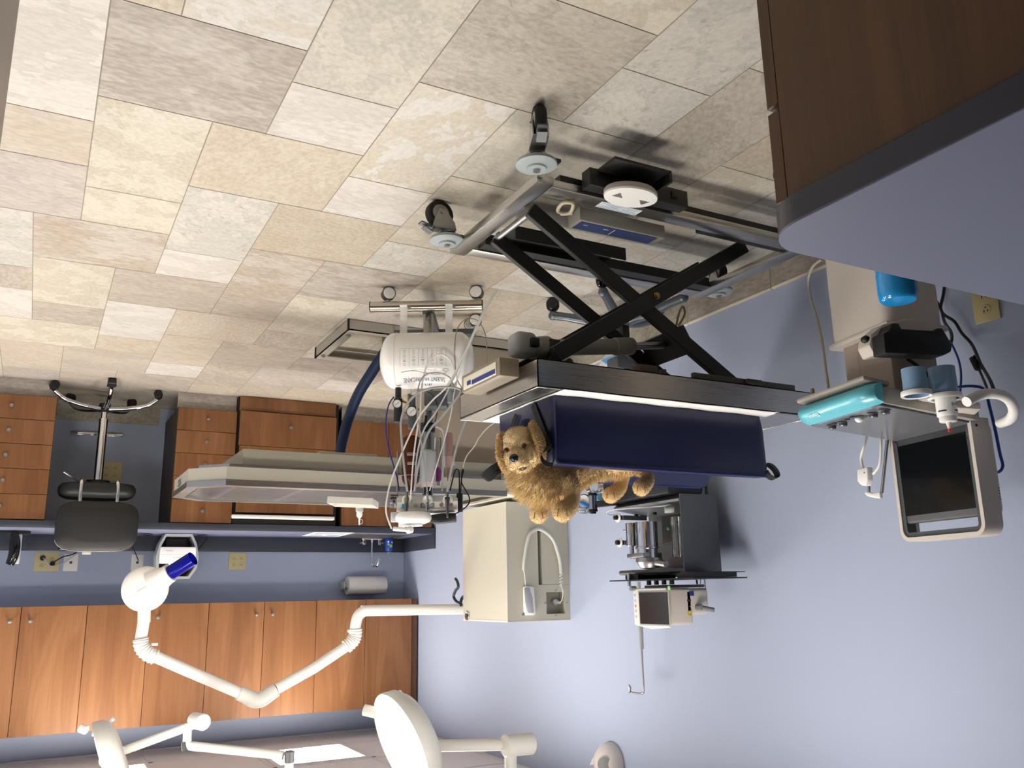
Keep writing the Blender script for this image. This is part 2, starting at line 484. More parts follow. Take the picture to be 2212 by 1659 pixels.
def tile_cols(kind, ang, rnd):
    a, b2, st, vn = PAL[kind]
    j = .74*(1+rnd.uniform(-.04, .05))
    def soft(c): g = sum(c)/3; return tuple(min(1, (x*.8+g*.2)*j) for x in c)
    ca = soft(rgb(a)); cb = soft(rgb(b2))
    return ((*ca, 1), (*cb, vn), (rnd.random(), ang, st, 1))
fb = MB(); cols = []; gap = .0016
rnd = random.Random(3)
names = list(PAL)
seen = set()
for (x, y, w, h) in tile_list():
    x0, x1 = TX0+x*TM, TX0+(x+w)*TM; y0, y1 = TY0+y*TM, TY0+(y+h)*TM
    if x1 < XL or x0 > XR or y1 < YF or y0 > YB or (x, y) in seen: continue
    seen.add((x, y))
    x0, x1, y0, y1 = max(x0, XL), min(x1, XR), max(y0, YF), min(y1, YB)
    if x1-x0 < .01 or y1-y0 < .01: continue
    k = HAND.get((x, y))
    if k is None:
        pool = ['cream', 'creamg', 'white', 'beige', 'veined', 'streak', 'spot'] if y < 12 else ['dusk', 'lilac', 'beige', 'orange', 'grey', 'white', 'cream', 'dusk']
        k = (rnd.choice(pool), rnd.choice([.02, .03, .5, .25, .02]))
    fb.quad((x0+gap, y0+gap, 0), (x1-gap, y0+gap, 0), (x1-gap, y1-gap, 0), (x0+gap, y1-gap, 0), 0)
    cols.append(tile_cols(k[0], k[1], rnd))
fb.quad((XL-.1, YF-.1, -.0015), (XR+.1, YF-.1, -.0015), (XR+.1, YB+.1, -.0015), (XL-.1, YB+.1, -.0015), 1); cols.append(((1, 1, 1, 1),)*3)
fl = struct('floor', fb, [TILE, GROUT], smooth=0)
set_tile_attr(fl, cols)

wb = MB(); wb.bx(XL-.12, XR+.12, YB, YB+.12, 0, ZC+.1); struct('wall_back', wb, WALLB)
wb = MB(); wb.bx(XL-.12, XL, YF-.12, YB+.12, 0, ZC+.1); struct('wall_left', wb, WALLB)
wb = MB(); wb.bx(XR, XR+.12, YF-.12, YB+.12, 0, ZC+.1); struct('wall_right', wb, WALLB)
wb = MB(); wb.bx(XL-.12, XR+.12, YF-.12, YF, 0, ZC+.1); struct('wall_front', wb, WALLB)

# suspended ceiling on a two-foot grid
G = .607; GX0, GY0 = -1.96, 6.05
cb = MB(); cb.bx(XL-.12, XR+.12, YF-.12, YB+.12, ZC+.006, ZC+.1, mi=0)
xs = [GX0+G*i for i in range(-1, 8)]; ys = [GY0-G*i for i in range(-1, 16)]
for x in xs:
    if XL < x < XR: cb.bx(x-.012, x+.012, YF, YB, ZC, ZC+.006, mi=1)
for y in ys:
    if YF < y < YB: cb.bx(XL, XR, y-.012, y+.012, ZC, ZC+.0061, mi=1)
for (a, b2) in ((XL, XL+.022), (XR-.022, XR)): cb.bx(a, b2, YF, YB, ZC-.001, ZC+.006, mi=1)
cb.bx(XL, XR, YB-.022, YB, ZC-.001, ZC+.006, mi=1)
struct('ceiling', cb, [CEILM, TBAR], smooth=0)

# tile skirting along the left wall, one mesh of tiles, and its cream cap
def skirting(name, segs, zt, axis, plane, th, sgn, m=None):
    b = MB(); cc = []; r2 = random.Random(len(segs)*3+1)
    for (a, c) in segs:
        n0 = len(b.f)
        if axis == 'y': b.bx(min(plane, plane+sgn*th), max(plane, plane+sgn*th), a+.001, c-.001, 0, zt)
        else: b.bx(a+.001, c-.001, min(plane, plane+sgn*th), max(plane, plane+sgn*th), 0, zt)
        col = tile_cols(r2.choice(['olive', 'spot', 'olive', 'grey']), .48 if axis == 'y' else 0.02, r2)
        cc += [col]*(len(b.f)-n0)
    o = struct(name, b, TILE, smooth=0); set_tile_attr(o, cc); return o
ysg = [-2.4]+[2.46+.53*i for i in range(-9, 8)]; ysg = sorted(y for y in ysg if y < YB)
skirting('baseboard_left', list(zip(ysg[:-1], ysg[1:]))+[(ysg[-1], YB)], .128, 'y', XL, .011, 1)
b = MB()
for a, c in list(zip(ysg[:-1], ysg[1:]))+[(ysg[-1], YB)]: b.bx(XL, XL+.014, a+.0012, c-.0012, .1285, .1405, bev=.004)
struct('trim_1', b, CAP)
skirting('baseboard_back', [(-.70, -.38), (-.38, -.04)], .128, 'x', YB, .011, -1)

# ------------------------------------------------------------------ ceiling lights
LENSES = [mat('light_lens_%d' % i, '#ffffff', rough=.5, emit='#fff8ee', estr=TROFF_POWER[i]) for i in range(3)]
def troffer(loc, label, j):
    t = thing('ceiling_light', label, 'ceiling light', loc, 'recessed ceiling lights')
    x, y, z = loc; h = G/2-.014
    f = MB()
    for (a, b_, c, d) in ((-h, h, -h, -h+.03), (-h, h, h-.03, h), (-h, -h+.03, -h+.03, h-.03), (h-.03, h, -h+.03, h-.03)):
        f.bx(x+a, x+b_, y+c, y+d, z-.006, z+.004, bev=.002)
    f.build('light_frame', TBAR, t)
    l = MB(); l.bx(x-h+.03, x+h-.03, y-h+.03, y+h-.03, z-.003, z+.003); l.build('lens', LENSES[j], t)
    return t
xs3 = [GX0+G*.5, GX0+G*2.5, GX0+G*4.5]; ys3 = [GY0-G*.5, GY0-G*3.5, GY0-G*6.5]
wh = {0: 'nearest the left wall', 1: 'in the middle', 2: 'on the right'}
for j, y in enumerate(ys3):
    for i, x in enumerate(xs3):
        troffer((x, y, ZC+.002), 'square glowing ceiling light panel %s, %s' % (['above the wall cabinets', 'over the dental unit', 'over the lift table'][j], wh[i]), j)
# ================================================================== casework
TOPM = mat('slate_blue_laminate', '#6c7087', rough=.42, bump=.1, bscale=900)
EDGEM = mat('dark_slate_edge', '#3a3d49', rough=.42)
KICK = TILE
def knob_mb(p, n, r=.0125):
    b = MB(); M = align(p, Vector(p)+Vector(n))
    b.lathe([(0, 0), (r*.55, 0), (r*.5, .012), (r*.95, .016), (r, .021), (r*.85, .026), (0, .028)], M, 20); return b
def kick(name, parent, x0, x1, y, z1=.104):
    b = MB(); b.bx(x0, x1, y, y+.012, 0, z1); o = b.build(name, TILE, parent, smooth=0)
    set_tile_attr(o, [tile_cols('lilac', .02, random.Random(int(x0*100)))]*len(b.f))
YD = 5.95
def drawer_unit(x0, x1, label, sides):
    t = thing('drawer_cabinet', label, 'cabinet', ((x0+x1)/2, 6.2, 0), 'base cabinets under the back counter')
    b = MB(); b.bx(x0, x1, YD+.022, YB-.005, .104, .866); b.build('cabinet_body', DARKSIDE, t)
    kick('toe_kick', t, x0, x1, 6.0)
    n = 5; z0, z1 = .108, .862; dz = (z1-z0)/n
    for k in range(n):
        d = MB(); d.bx(x0+.002, x1-.002, YD, YD+.02, z0+k*dz+.0015, z0+(k+1)*dz-.0015, bev=.0012, seg=1)
        o = d.build('drawer', WOOD, t)
        knob_mb(((x0+x1)/2, YD, z0+(k+.5)*dz), (0, -1, 0)).build('knob', SATIN, o)
    return t
drawer_unit(-.036, .447, 'five-drawer wood cabinet to the right of the knee space', 1)
drawer_unit(-1.125, -.744, 'five-drawer wood cabinet between the knee space and the pull-out unit', 1)

# pull-out unit with the white bar handle, standing proud of the cabinets
t = thing('pull_out_cabinet', 'wide wood-fronted cabinet with a white bar handle at its top', 'cabinet', (-1.47, 6.2, 0), 'base cabinets under the back counter')
b = MB(); b.bx(-1.83, -1.128, 5.955, YB-.01, .0, .864); b.build('cabinet_body', mat('black_appliance', '#17120f', rough=.4), t)
b = MB(); b.bx(-1.80, -1.135, 5.925, 5.955, .002, .098, bev=.0015, seg=1); b.build('plinth', WOOD, t)
b = MB(); b.bx(-1.80, -1.135, 5.90, 5.925, .108, .342, bev=.0015, seg=1); o = b.build('drawer', WOOD, t)
knob_mb((-1.473, 5.90, .21), (0, -1, 0), .0145).build('knob', SATIN, o)
b = MB(); b.bx(-1.795, -1.14, 5.90, 5.925, .345, .79, bev=.0015, seg=1); b.build('door', WOOD, t)
b = MB(); b.bx(-1.803, -1.115, 5.885, 5.925, .806, .83, bev=.006); b.build('bar_handle', WHITEP, t)

# sink base
t = thing('sink_cabinet', 'wood cabinet with two plain doors under the sink', 'cabinet', (-2.2, 6.2, 0), 'base cabinets under the back counter')
b = MB(); b.bx(-2.575, -1.868, YD+.022, YB-.005, .104, .74); b.bx(-2.575, -1.868, YD+.022, 6.01, .74, .866); b.bx(-2.575, -2.46, 6.01, YB-.005, .74, .866); b.bx(-1.98, -1.868, 6.01, YB-.005, .74, .866); b.build('cabinet_body', DARKSIDE, t)
kick('toe_kick', t, -2.575, -1.868, 6.0)
for (a, c) in ((-2.555, -2.2135), (-2.2105, -1.87)):
    d = MB(); d.bx(a, c, YD, YD+.02, .108, .862, bev=.0012, seg=1); d.build('door', WOOD, t)
# dark end panel facing the knee space is part of the drawer unit body; counter
def sink_hole(x0, x1, y0, y1, hx0, hx1, hy0, hy1, z0, z1, b, mi=0):
    b.bx(x0, hx0, y0, y1, z0, z1, mi=mi); b.bx(hx1, x1, y0, y1, z0, z1, mi=mi)
    b.bx(hx0, hx1, y0, hy0, z0, z1, mi=mi); b.bx(hx0, hx1, hy1, y1, z0, z1, mi=mi)
t = thing('countertop', 'long slate-blue counter with dark backsplash along the back wall', 'countertop', (-.9, 6.26, .868), None)
SX0, SX1, SY0, SY1 = -2.40, -2.03, 6.06, 6.36
b = MB(); sink_hole(XL, .9, 5.95, YB-.001, SX0, SX1, SY0, SY1, .870, .908, b); b.build('top', TOPM, t)
b = MB(); b.bx(XL, .9, 5.938, 5.951, .866, .9085, bev=.002); b.build('front_edge', EDGEM, t)
b = MB(); b.bx(XL+.018, .9, YB-.018, YB-.001, .908, 1.013, bev=.001); b.build('backsplash', EDGEM, t)
b = MB(); b.bx(XL+.001, XL+.018, 5.94, YB-.001, .908, 1.013, bev=.001); b.build('side_splash', EDGEM, t)

# sink and faucet
t = thing('sink', 'stainless drop-in sink set in the back counter', 'sink', (-2.21, 6.21, .908))
b = MB(); r = .032
sink_hole(SX0-r, SX1+r, SY0-r, SY1+.085, SX0+.004, SX1-.004, SY0+.004, SY1-.004, .9085, .9135, b)
b.build('rim', STEEL, t)
b = MB()
b.bx(SX0+.002, SX0+.005, SY0+.002, SY1-.002, .76, .912); b.bx(SX1-.005, SX1-.002, SY0+.002, SY1-.002, .76, .912)
b.bx(SX0+.002, SX1-.002, SY0+.002, SY0+.005, .76, .912); b.bx(SX0+.002, SX1-.002, SY1-.005, SY1-.002, .76, .912)
b.bx(SX0+.002, SX1-.002, SY0+.002, SY1-.002, .757, .76); b.build('basin', STEEL, t)
t = thing('faucet', 'chrome gooseneck faucet with two lever handles behind the sink', 'faucet', (-2.258, 6.405, .9135))
b = MB(); b.bx(-2.258-.085, -2.258+.085, 6.385, 6.425, .9138, .929, bev=.006); b.build('base_plate', CHROME, t)
b = MB(); b.tube([(-2.258, 6.405, .93), (-2.258, 6.405, 1.0), (-2.258, 6.405, 1.08), (-2.262, 6.395, 1.12), (-2.275, 6.36, 1.13), (-2.282, 6.335, 1.115), (-2.284, 6.328, 1.07)], .0085, 12)
b.cyl((-2.258, 6.405, .925), (-2.258, 6.405, .95), .013, .0095); b.build('spout', CHROME, t)
for sx in (-1, 1):
    b = MB(); x = -2.258+sx*.062
    b.lathe([(0, 0), (.015, 0), (.014, .012), (.017, .02), (.015, .036), (0, .04)], Matrix.Translation((x, 6.405, .928)), 18)
    b.bx(min(x, x+sx*.052), max(x, x+sx*.036), 6.4, 6.41, .946, .956, bev=.003); b.build('handle', CHROME, t)
t = thing('soap_bottle', 'blue pump bottle of hand soap beside the faucet', 'bottle', (-2.384, 6.375, .914))
SOAP = mat('blue_soap', '#2f56b8', rough=.1, trans=.5, ior=1.35)
b = MB(); b.lathe([(0, 0), (.027, 0), (.0305, .006), (.0315, .05), (.0305, .075), (.025, .095), (.013, .105), (0, .106)], Matrix.Translation((-2.384, 6.375, .9142)), 28)
b.build('bottle_body', SOAP, t)
b = MB(); b.lathe([(0, 0), (.012, 0), (.013, .018), (.006, .022), (.005, .05), (.0, .05)], Matrix.Translation((-2.384, 6.375, 1.02)), 16)
b.bx(-2.397, -2.371, 6.345, 6.382, 1.066, 1.074, bev=.003); b.build('pump', CLEAR, t)
LBL = mat('soap_label', '#2a3fa0', rough=.4)
b = MB(); b.lathe([(.0322, .02), (.0322, .075)], Matrix.Translation((-2.384, 6.375, .9142)), 20, a0=-PI*.95, a1=-PI*.15)
lb = b.build('label', LBL, t)
for (cx, cz, m_, rr) in ((-.004, .062, mat('leaf_green', '#7fb04a', rough=.5), .012), (.014, .05, mat('leaf_green', '#7fb04a', rough=.5), .008), (-.013, .036, WINK, .007), (.016, .03, WINK, .006)):
    b = MB(); th = math.asin(max(-1, min(1, cx/.033))); q = Vector((-2.384+0.0327*math.sin(th), 6.375-0.0327*math.cos(th), .9142+cz))
    nrm = Vector((math.sin(th), -math.cos(th), 0)); b.lathe([(0, .0004), (rr, .0004)], align(q, q+nrm), 12); b.build('print', m_, lb)
# laminated sheets on the counter
for k, (x0, ang, lab) in enumerate(((-1.83, .05, 'printed white sheet lying flat on the counter beside the sink'),)):
    t = thing('paper_sheet', lab, 'paper', (x0, 6.14, .909), None, rot=ang)
    M = WM[t.name]
    b = MB(M); b.bx(-.14, .14, -.2, .2, .0003, .0015); o = b.build('sheet', PAPER, t)
    b = MB(M)
    for (ya, yb, xa, xb) in ((.02, .14, -.11, -.01), (.02, .14, .01, .11), (-.14, -.02, -.11, .11)): b.bx(xa, xb, ya, yb, .0015, .0018)
    b.build('print', mat('print_grey', '#9aa0a8', rough=.7), t)

# paper towel roll under the wall cabinet
t = thing('paper_towel_roll', 'white paper towel roll on a holder under the wall cabinets', 'paper towel', (-2.24, 6.49, 1.2))
b = MB(); c0, c1 = Vector((-2.395, 6.49, 1.265)), Vector((-2.095, 6.49, 1.265))
b.lathe([(.02, 0), (.066, 0), (.068, .003), (.068, .297), (.066, .3), (.02, .3), (.02, 0)], align(c0, c1), 40); b.build('roll', mat('paper_towel', '#dcd9d4', rough=.85, bump=.3, bscale=120), t)
b = MB(); b.cyl(c0-Vector((.012, 0, 0)), c1+Vector((.03, 0, 0)), .018, n=20)
b.bx(-2.073, -2.063, 6.46, YB-.002, 1.235, 1.29, bev=.004); b.bx(-2.415, -2.405, 6.46, YB-.002, 1.235, 1.29, bev=.004); b.build('holder', LGREY, t)

# wall cabinets
YU = 6.25; ZU0, ZU1 = 1.368, 2.122
edges_u = [(.40, .0353, -.330), (-.330, -.694, -1.068), (-1.068, -1.435, -1.801), (-1.801, -2.165, -2.527)]
wl = ['wall cabinet at the right edge of the view', 'two-door wall cabinet behind the x-ray tube head', 'two-door wall cabinet above the pull-out unit', 'two-door wall cabinet nearest the left wall above the sink']
for (a, m_, c), lab in zip(edges_u, wl):
    t = thing('wall_cabinet', 'wood '+lab, 'cabinet', ((a+c)/2, 6.415, ZU0), 'wall cabinets along the back wall')
    b = MB(); b.bx(c if c > -2.5 else -2.569, a, YU+.02, YB-.001, ZU0+.003, ZU1-.002); b.build('cabinet_body', DWOOD, t)
    if c < -2.5:
        b = MB(); b.bx(-2.569, -2.5285, YU+.004, YU+.02, ZU0, ZU1); b.build('filler_strip', DWOOD, t)
    for (p, q, s) in ((m_, a, 1), (c, m_, -1)):
        d = MB(); d.bx(p+.0015, q-.0015, YU, YU+.019, ZU0, ZU1, bev=.0012, seg=1); o = d.build('door', WOOD, t)
        knob_mb((m_+s*.055, YU, ZU0+.085), (0, -1, 0)).build('knob', SATIN, o)

# peninsula in the left foreground
t = thing('peninsula_counter', 'blue-grey laminate counter with dark wood end panel in the near left corner', 'counter', (-1.6, .43, 0))
def rounded(x0, x1, y0, y1, rad, n=12):
    p = [(x0, y0), (x1-rad, y0)]
    p += [(x1-rad+rad*math.sin(a), y0+rad-rad*math.cos(a)) for a in [PI/2*i/n for i in range(1, n+1)]]
    p += [(x1-rad+rad*math.cos(a), y1-rad+rad*math.sin(a)) for a in [PI/2*i/n for i in range(0, n+1)]]
    p.append((x0, y1)); return p
pts = rounded(XL+.002, -.768, .095, .757, .075)
b = MB(); b.prism([(x, y, .9085) for x, y in pts], (0, 0, .0017)); b.build('top', TOPM, t)
b = MB(); b.prism([(x, y, .872) for x, y in pts], (0, 0, .0365), bev=.0015, seg=1); b.build('front_edge', mat('dark_blue_edge', '#2e303b', rough=.4), t)
b = MB(); b.bx(XL+.002, -.80, .13, .70, .0, .872); b.build('cabinet_body', DARKSIDE, t)
b = MB(); b.bx(-.80, -.778, .12, .703, .0, .8718, bev=.001, seg=1); b.build('end_panel', DWOOD, t)
b = MB(); b.bx(-1.25, -.782, .706, .727, .105, .735, bev=.0015, seg=1); b.build('door', DWOOD, t)
b = MB(); b.bx(-1.25, -.782, .706, .727, .742, .868, bev=.0015, seg=1); b.build('drawer', DWOOD, t)

# tall dark cabinet at the right edge, close to the camera
t = thing('tall_cabinet', 'dark wood cabinet side at the near right corner of the view', 'cabinet', (.62, .2, 0))
b = MB(); b.bx(.046, .7, .25, .62, 0, 1.9, bev=.003); b.build('cabinet_body', DWOOD, t)
b = MB(); b.bx(.047, .696, .62, .64, .1, 1.89, bev=.002); b.build('door', DWOOD, t)

# wall plates
def plate(x, z, w, h, label, m, kind, wall='back', y=None):
    base = (x, YB, z) if wall == 'back' else (XL, y, z)
    t = thing('outlet' if kind != 'jack' else 'wall_jack', label, 'wall outlet', base)
    if wall == 'back': Mx = Matrix.Translation((x, YB, z)) @ Matrix(((1, 0, 0, 0), (0, 0, -1, 0), (0, 1, 0, 0), (0, 0, 0, 1)))
    else: Mx = Matrix.Translation((XL, y, z)) @ Matrix(((0, 0, 1, 0), (-1, 0, 0, 0), (0, 1, 0, 0), (0, 0, 0, 1)))
    if wall == 'back': Mx = face_frame((x, YB, z), (1, 0, 0), (0, 0, 1))
    else: Mx = face_frame((XL, y, z), (0, 1, 0), (0, 0, 1))
    b = MB(Mx); b.bx(-w/2, w/2, -h/2, h/2, .0002, .006, bev=.0025); b.build('cover_plate', m, t)
    gx = [0] if kind in ('jack', 'duplex') else [-w*.2, w*.2]
    if kind == 'jack':
        b = MB(Mx); b.bx(-.008, .008, -.008, .008, .006, .01, bev=.001); b.build('jack', DGREY, t)
    else:
        for gxx in gx:
            for gy in (-h*.19, h*.19):
                b = MB(Mx); b.lathe([(0, .0062), (.0165, .0062), (.016, .0074), (0, .0076)], Matrix.Translation((gxx, gy, 0)), 20); o = b.build('socket', m, t)
                b = MB(Mx)
                for (dx, dy, sx, sy) in ((-.006, .004, .0016, .0042), (.006, .004, .0016, .0042), (0, -.007, .0022, .0022)): b.bx(gxx+dx-sx, gxx+dx+sx, gy+dy-sy, gy+dy+sy, .0076, .0079)
                b.build('slots', BINK, o)
    return t
plate(-1.302, 1.083, .124, .118, 'almond four-socket outlet above the counter left of the scanner', ALMOND, 'quad')
plate(-.63, 1.09, .078, .112, 'white wall jack above the counter between scanner and stool', WHITEP, 'jack')
plate(-.22, 1.09, .086, .112, 'white wall jack above the counter beside the almond outlet', WHITEP, 'jack')
plate(-.078, 1.085, .147, .123, 'almond four-socket outlet with black plugs at the right end of the counter', ALMOND, 'quad')
plate(-.413, .471, .137, .132, 'almond four-socket outlet low in the knee space behind the stool', ALMOND, 'quad')
plate(0, .47, .085, .125, 'almond outlet low on the left wall behind the ultrasound cart', ALMOND, 'duplex', 'left', onx(2130, 655, XL).y)
b = MB(); b.bx(-.47, -.14, YB-.02, YB-.0005, .205, .228, bev=.003); solo('metal_rail', 'flat polished metal strip low on the wall behind the stool', 'rail', b, CHROME, (-.305, YB-.01, .205))
# ================================================================== scissor-lift exam table
TXE, TXW, TYN, TYF, TZ = -1.26, -2.404, 2.145, 2.686, .75
t = thing('lift_table', 'steel scissor-lift exam table with black cross arms in the middle of the room', 'table', (-1.75, 2.4, 0))
b = MB()
b.bx(TXW, TXE, TYN, TYF, .744, .750, mi=0)
for (x0, x1, y0, y1, mi) in ((TXW, TXE, TYN, TYN+.003, 0), (TXW, TXE, TYF-.003, TYF, 0), (TXE-.003, TXE, TYN, TYF, 1), (TXW, TXW+.003, TYN, TYF, 1)):
    b.bx(x0, x1, y0, y1, .661, .7495, mi=mi)
    b.bx(x0-(.012 if mi == 1 and x0 > -2 else 0), x1+(.012 if mi == 1 and x0 < -2 else 0), y0-(0 if y0 < 2.4 else .012 if mi == 0 else 0), y1+(.012 if mi == 0 and y0 < 2.4 else 0), .661, .664, mi=mi)
b.build('tabletop', [STEEL, STEELY], t, smooth=0)
b = MB()   # raised rim drawn as a slim bright edge
for (a, c) in (((TXE, TYN), (TXE, TYF)), ((TXE, TYF), (TXW, TYF)), ((TXW, TYF), (TXW, TYN)), ((TXW, TYN), (TXE, TYN))):
    b.beam((*a, .7495), (*c, .7495), .005, .0035, bev=.001)
b.build('rim', STEEL, t)
b = MB(); b.bx(-2.32, -1.86, TYN+.004, TYN+.02, .640, .6605, bev=.002); b.bx(-2.15, -2.08, TYN-.012, TYN+.004, .642, .660, bev=.003); b.build('track_bracket', mat('dark_bracket', '#4b4840', rough=.5, metal=.4), t)
b = MB(); b.bx(-1.72, -1.645, TYN+.01, TYN+.06, .632, .661, bev=.006); b.cyl((-1.76, TYN+.04, .635), (-1.76, TYN+.04, .66), .012); b.build('clamp_block', mat('brown_bracket', '#4b3b2f', rough=.5), t)
# base frame of steel channel
FZ0, FZ1 = .128, .155
fx0, fx1, fy0, fy1 = -2.36, -1.205, 2.025, 2.65
b = MB()
b.bx(fx1-.058, fx1, fy0, fy1, FZ0, FZ1, bev=.002, mi=1)
b.bx(fx0, fx0+.058, fy0, fy1, FZ0, FZ1, bev=.002, mi=1)
b.bx(fx0+.058, fx1-.0585, fy0+.012, fy0+.07, FZ0, FZ1, bev=.002); b.bx(fx0+.058, fx1-.0585, fy1-.07, fy1-.012, FZ0, FZ1, bev=.002)
b.build('base_frame', [STEEL, STEELY], t)
b = MB()   # black runners under and inside the frame
b.bx(fx0+.03, fx1-.09, fy0+.016, fy0+.066, .106, .127); b.bx(fx0+.03, fx1-.09, fy1-.066, fy1-.016, .106, .127)
b.bx(fx0+.06, fx1-.08, fy1-.125, fy1-.075, .112, .15); b.bx(fx0+.06, fx0+.46, fy0+.075, fy0+.11, .112, .145)
b.build('runner', BLACKM, t)
# perforated black plate at the back of the base
b = MB()
b.bx(-1.80, -1.34, fy1-.24, fy1-.071, .118, .122)
b.bx(-1.80, -1.34, fy1-.245, fy1-.24, .118, .165)
b.build('cover_plate', BLACKM, t)
HOLE = mat('hole_to_floor', '#b9b1a2', rough=.7)
# scissor arms
def arm(a, c, y, w=.052, th=.022):
    b = MB(); A = Vector((a[0], y, a[1])); C_ = Vector((c[0], y, c[1])); d = (C_-A).normalized()
    nrm = d.cross(Vector((0, 1, 0)))
    b.beam(A, C_, th, w, up=nrm, bev=.0025, seg=1); return b
yn, yf = 2.185, 2.43
for (y, k) in ((yn+.026, 0), (yf+.026, 1)):
    arm((-1.285, .152), (-2.10, .655), y).build('scissor_arm', mat('arm_inner_black', '#262624', rough=.45, metal=.3), t)
for (y, k) in ((yn, 0), (yf, 1)):
    arm((-2.17, .125), (-1.345, .632), y).build('scissor_arm', mat('arm_outer_black', '#232322', rough=.4, metal=.3), t)
b = MB(); b.cyl((-1.292, yn+.03, .157), (-1.292, yf+.03, .157), .011, n=18); b.build('axle', SATIN, t)
b = MB(); b.cyl((-2.12, yn, .148), (-2.12, yf+.03, .148), .011, n=14); b.build('axle', BLACKM, t)
b = MB(); b.cyl((-1.40, yn, .648), (-1.40, yf, .648), .012, n=14); b.build('axle', BLACKM, t)
b = MB(); M = align((-1.742, yn-.011, .385), (-1.742, yn-.03, .385)); b.lathe([(0, 0), (.013, 0), (.013, .004), (.0095, .004), (.0095, .011), (.006, .013), (0, .013)], M, 6); b.build('pivot_bolt', BRASS, t)
b = MB(); b.beam((-1.905, yn+.03, .50), (-1.905, yf+.02, .50), .02, .10, up=(-.5, 0, .86), bev=.003); b.build('cross_brace', BLACKM, t)
# linear actuator
pa, pb = Vector((-1.385, 2.36, .56)), Vector((-1.875, 2.33, .50))
b = MB(); d = (pb-pa).normalized()
b.lathe([(0, -.05), (.028, -.045), (.038, -.02), (.04, .04), (.032, .055), (.028, .06), (.027, .30), (.031, .302), (.031, .37), (.028, .375), (.0, .375)], align(pa, pb), 28)
b.build('actuator', mat('actuator_grey', '#8d8c84', rough=.4), t)
b = MB(); b.cyl(pa+d*.37, pb+d*.01, .0135, n=20); b.build('piston_rod', SATIN, t)
b = MB(); b.bx(-1.47, -1.37, 2.30, 2.40, .61, .665, bev=.004); b.bx(-1.45, -1.41, 2.315, 2.345, .535, .61, bev=.003); b.build('motor_mount', BLACKM, t)
b = MB(); b.bx(-1.365, -1.285, 2.31, 2.39, .52, .60, bev=.022, seg=4); b.build('motor_housing', mat('motor_grey', '#9c9f9d', rough=.4), t)
b = MB(); b.bx(-1.36, -1.33, 2.295, 2.312, .545, .575, bev=.004); b.build('motor_cap', BLACKP, t)
b = MB(); b.tube([(-1.905, 2.3, .47), (-1.90, 2.27, .44), (-1.90, 2.25, .40), (-1.915, 2.245, .375), (-1.925, 2.25, .40), (-1.91, 2.27, .44)], .004, 8); b.build('cord_loop', mat('tan_cord', '#9b8d6c', rough=.7), t)
# hand control box slid on the end of the table
b = MB(); M = frame((TXE+.045, 2.37, .672), (0, 1, 0))
b.bx(-.135, .135, -.035, .035, -.03, .03, bev=.006, mi=0, M=M); b.build('control_housing', mat('control_tan', '#8d8271', rough=.4), t)
b = MB(); b.bx(-.115, .115, -.0375, -.0345, -.018, .022, bev=.001, M=M); b.build('control_face', mat('control_ivory', '#e7e2cf', rough=.35), t)
b = MB(); b.bx(-.11, .05, -.039, -.0375, .004, .018, M=M); b.bx(.06, .085, -.039, -.0375, .0, .014, M=M); b.build('control_label', mat('navy_label', '#23307c', rough=.4), t)
# casters
def caster(loc, ang, stem, label=None):
    """loc = floor contact, ang = rolling direction, stem = swivel point at frame"""
    cs = MB(); d = Vector((math.cos(ang), math.sin(ang), 0)); s = Vector((-d.y, d.x, 0)); c = Vector((loc[0], loc[1], .05))
    w = MB(); w.lathe([(.012, -.014), (.036, -.015), (.044, -.017), (.049, -.012), (.05, 0), (.049, .012), (.044, .017), (.036, .015), (.012, .014), (.012, -.014)], align(c, c+s), 36)
    wo = w.build('wheel', RUBBER, t)
    w = MB(); w.lathe([(0, -.0165), (.03, -.016), (.034, -.014), (.034, .014), (.03, .016), (0, .0165)], align(c, c+s), 28); w.build('hub', mat('caster_hub', '#9a968c', rough=.4), wo)
    f = MB(); st = Vector((stem[0], stem[1], .1))
    for k in (-1, 1):
        o = s*k*.02
        poly = [c+o-d*.012+Vector((0, 0, -.014)), c+o+d*.014+Vector((0, 0, -.014)), c+o+d*.05+Vector((0, 0, .03)), c+o+d*.055+Vector((0, 0, .055)), c+o-d*.035+Vector((0, 0, .055)), c+o-d*.03+Vector((0, 0, .03))]
        f.prism(poly, s*k*.003)
    f.beam(c+d*.055+Vector((0, 0, .0555)), c-d*.035+Vector((0, 0, .0555)), .046, .004)
    f.cyl(st+Vector((0, 0, .004)), st+Vector((0, 0, .012)), .03); f.cyl(st+Vector((0, 0, .01)), st+Vector((0, 0, .03)), .022, .018)
    f.cyl(st, st+Vector((0, 0, .06)), .01)
    f.cyl(c-s*.026, c+s*.026, .006, n=12)
    f.build('fork', SATIN, t)
    br = MB(); br.beam(c-d*.075+Vector((0, 0, .045)), c-d*.02+Vector((0, 0, .058)), .03, .006, bev=.002); br.beam(c-d*.062+Vector((0, 0, .06)), c-d*.03+Vector((0, 0, .075)), .03, .004, bev=.001); br.build('brake_pedal', DGREY, t)
    bp = MB(); sz = Vector((stem[0], stem[1], .128))
    bp.lathe([(.012, .0), (.055, .0), (.0595, .004), (.06, .012), (.052, .0165), (.03, .02), (.028, .0255), (.0, .0265)], Matrix.Translation(sz), 40); bp.build('bumper', mat('bumper_grey', '#9aa3a4', rough=.45), t)
    bk = MB(); bk.bx(min(stem[0], fx1-.03), max(stem[0], fx1-.03) if stem[0] > fx1-.05 else stem[0]+.02, stem[1]-.028, stem[1]+.028, .118, .1275); bk.build('caster_bracket', BLACKM, t)
caster((-1.138, 1.895), math.radians(112), (-1.168, 1.965))
caster((-1.131, 2.575), math.radians(176), (-1.165, 2.585))
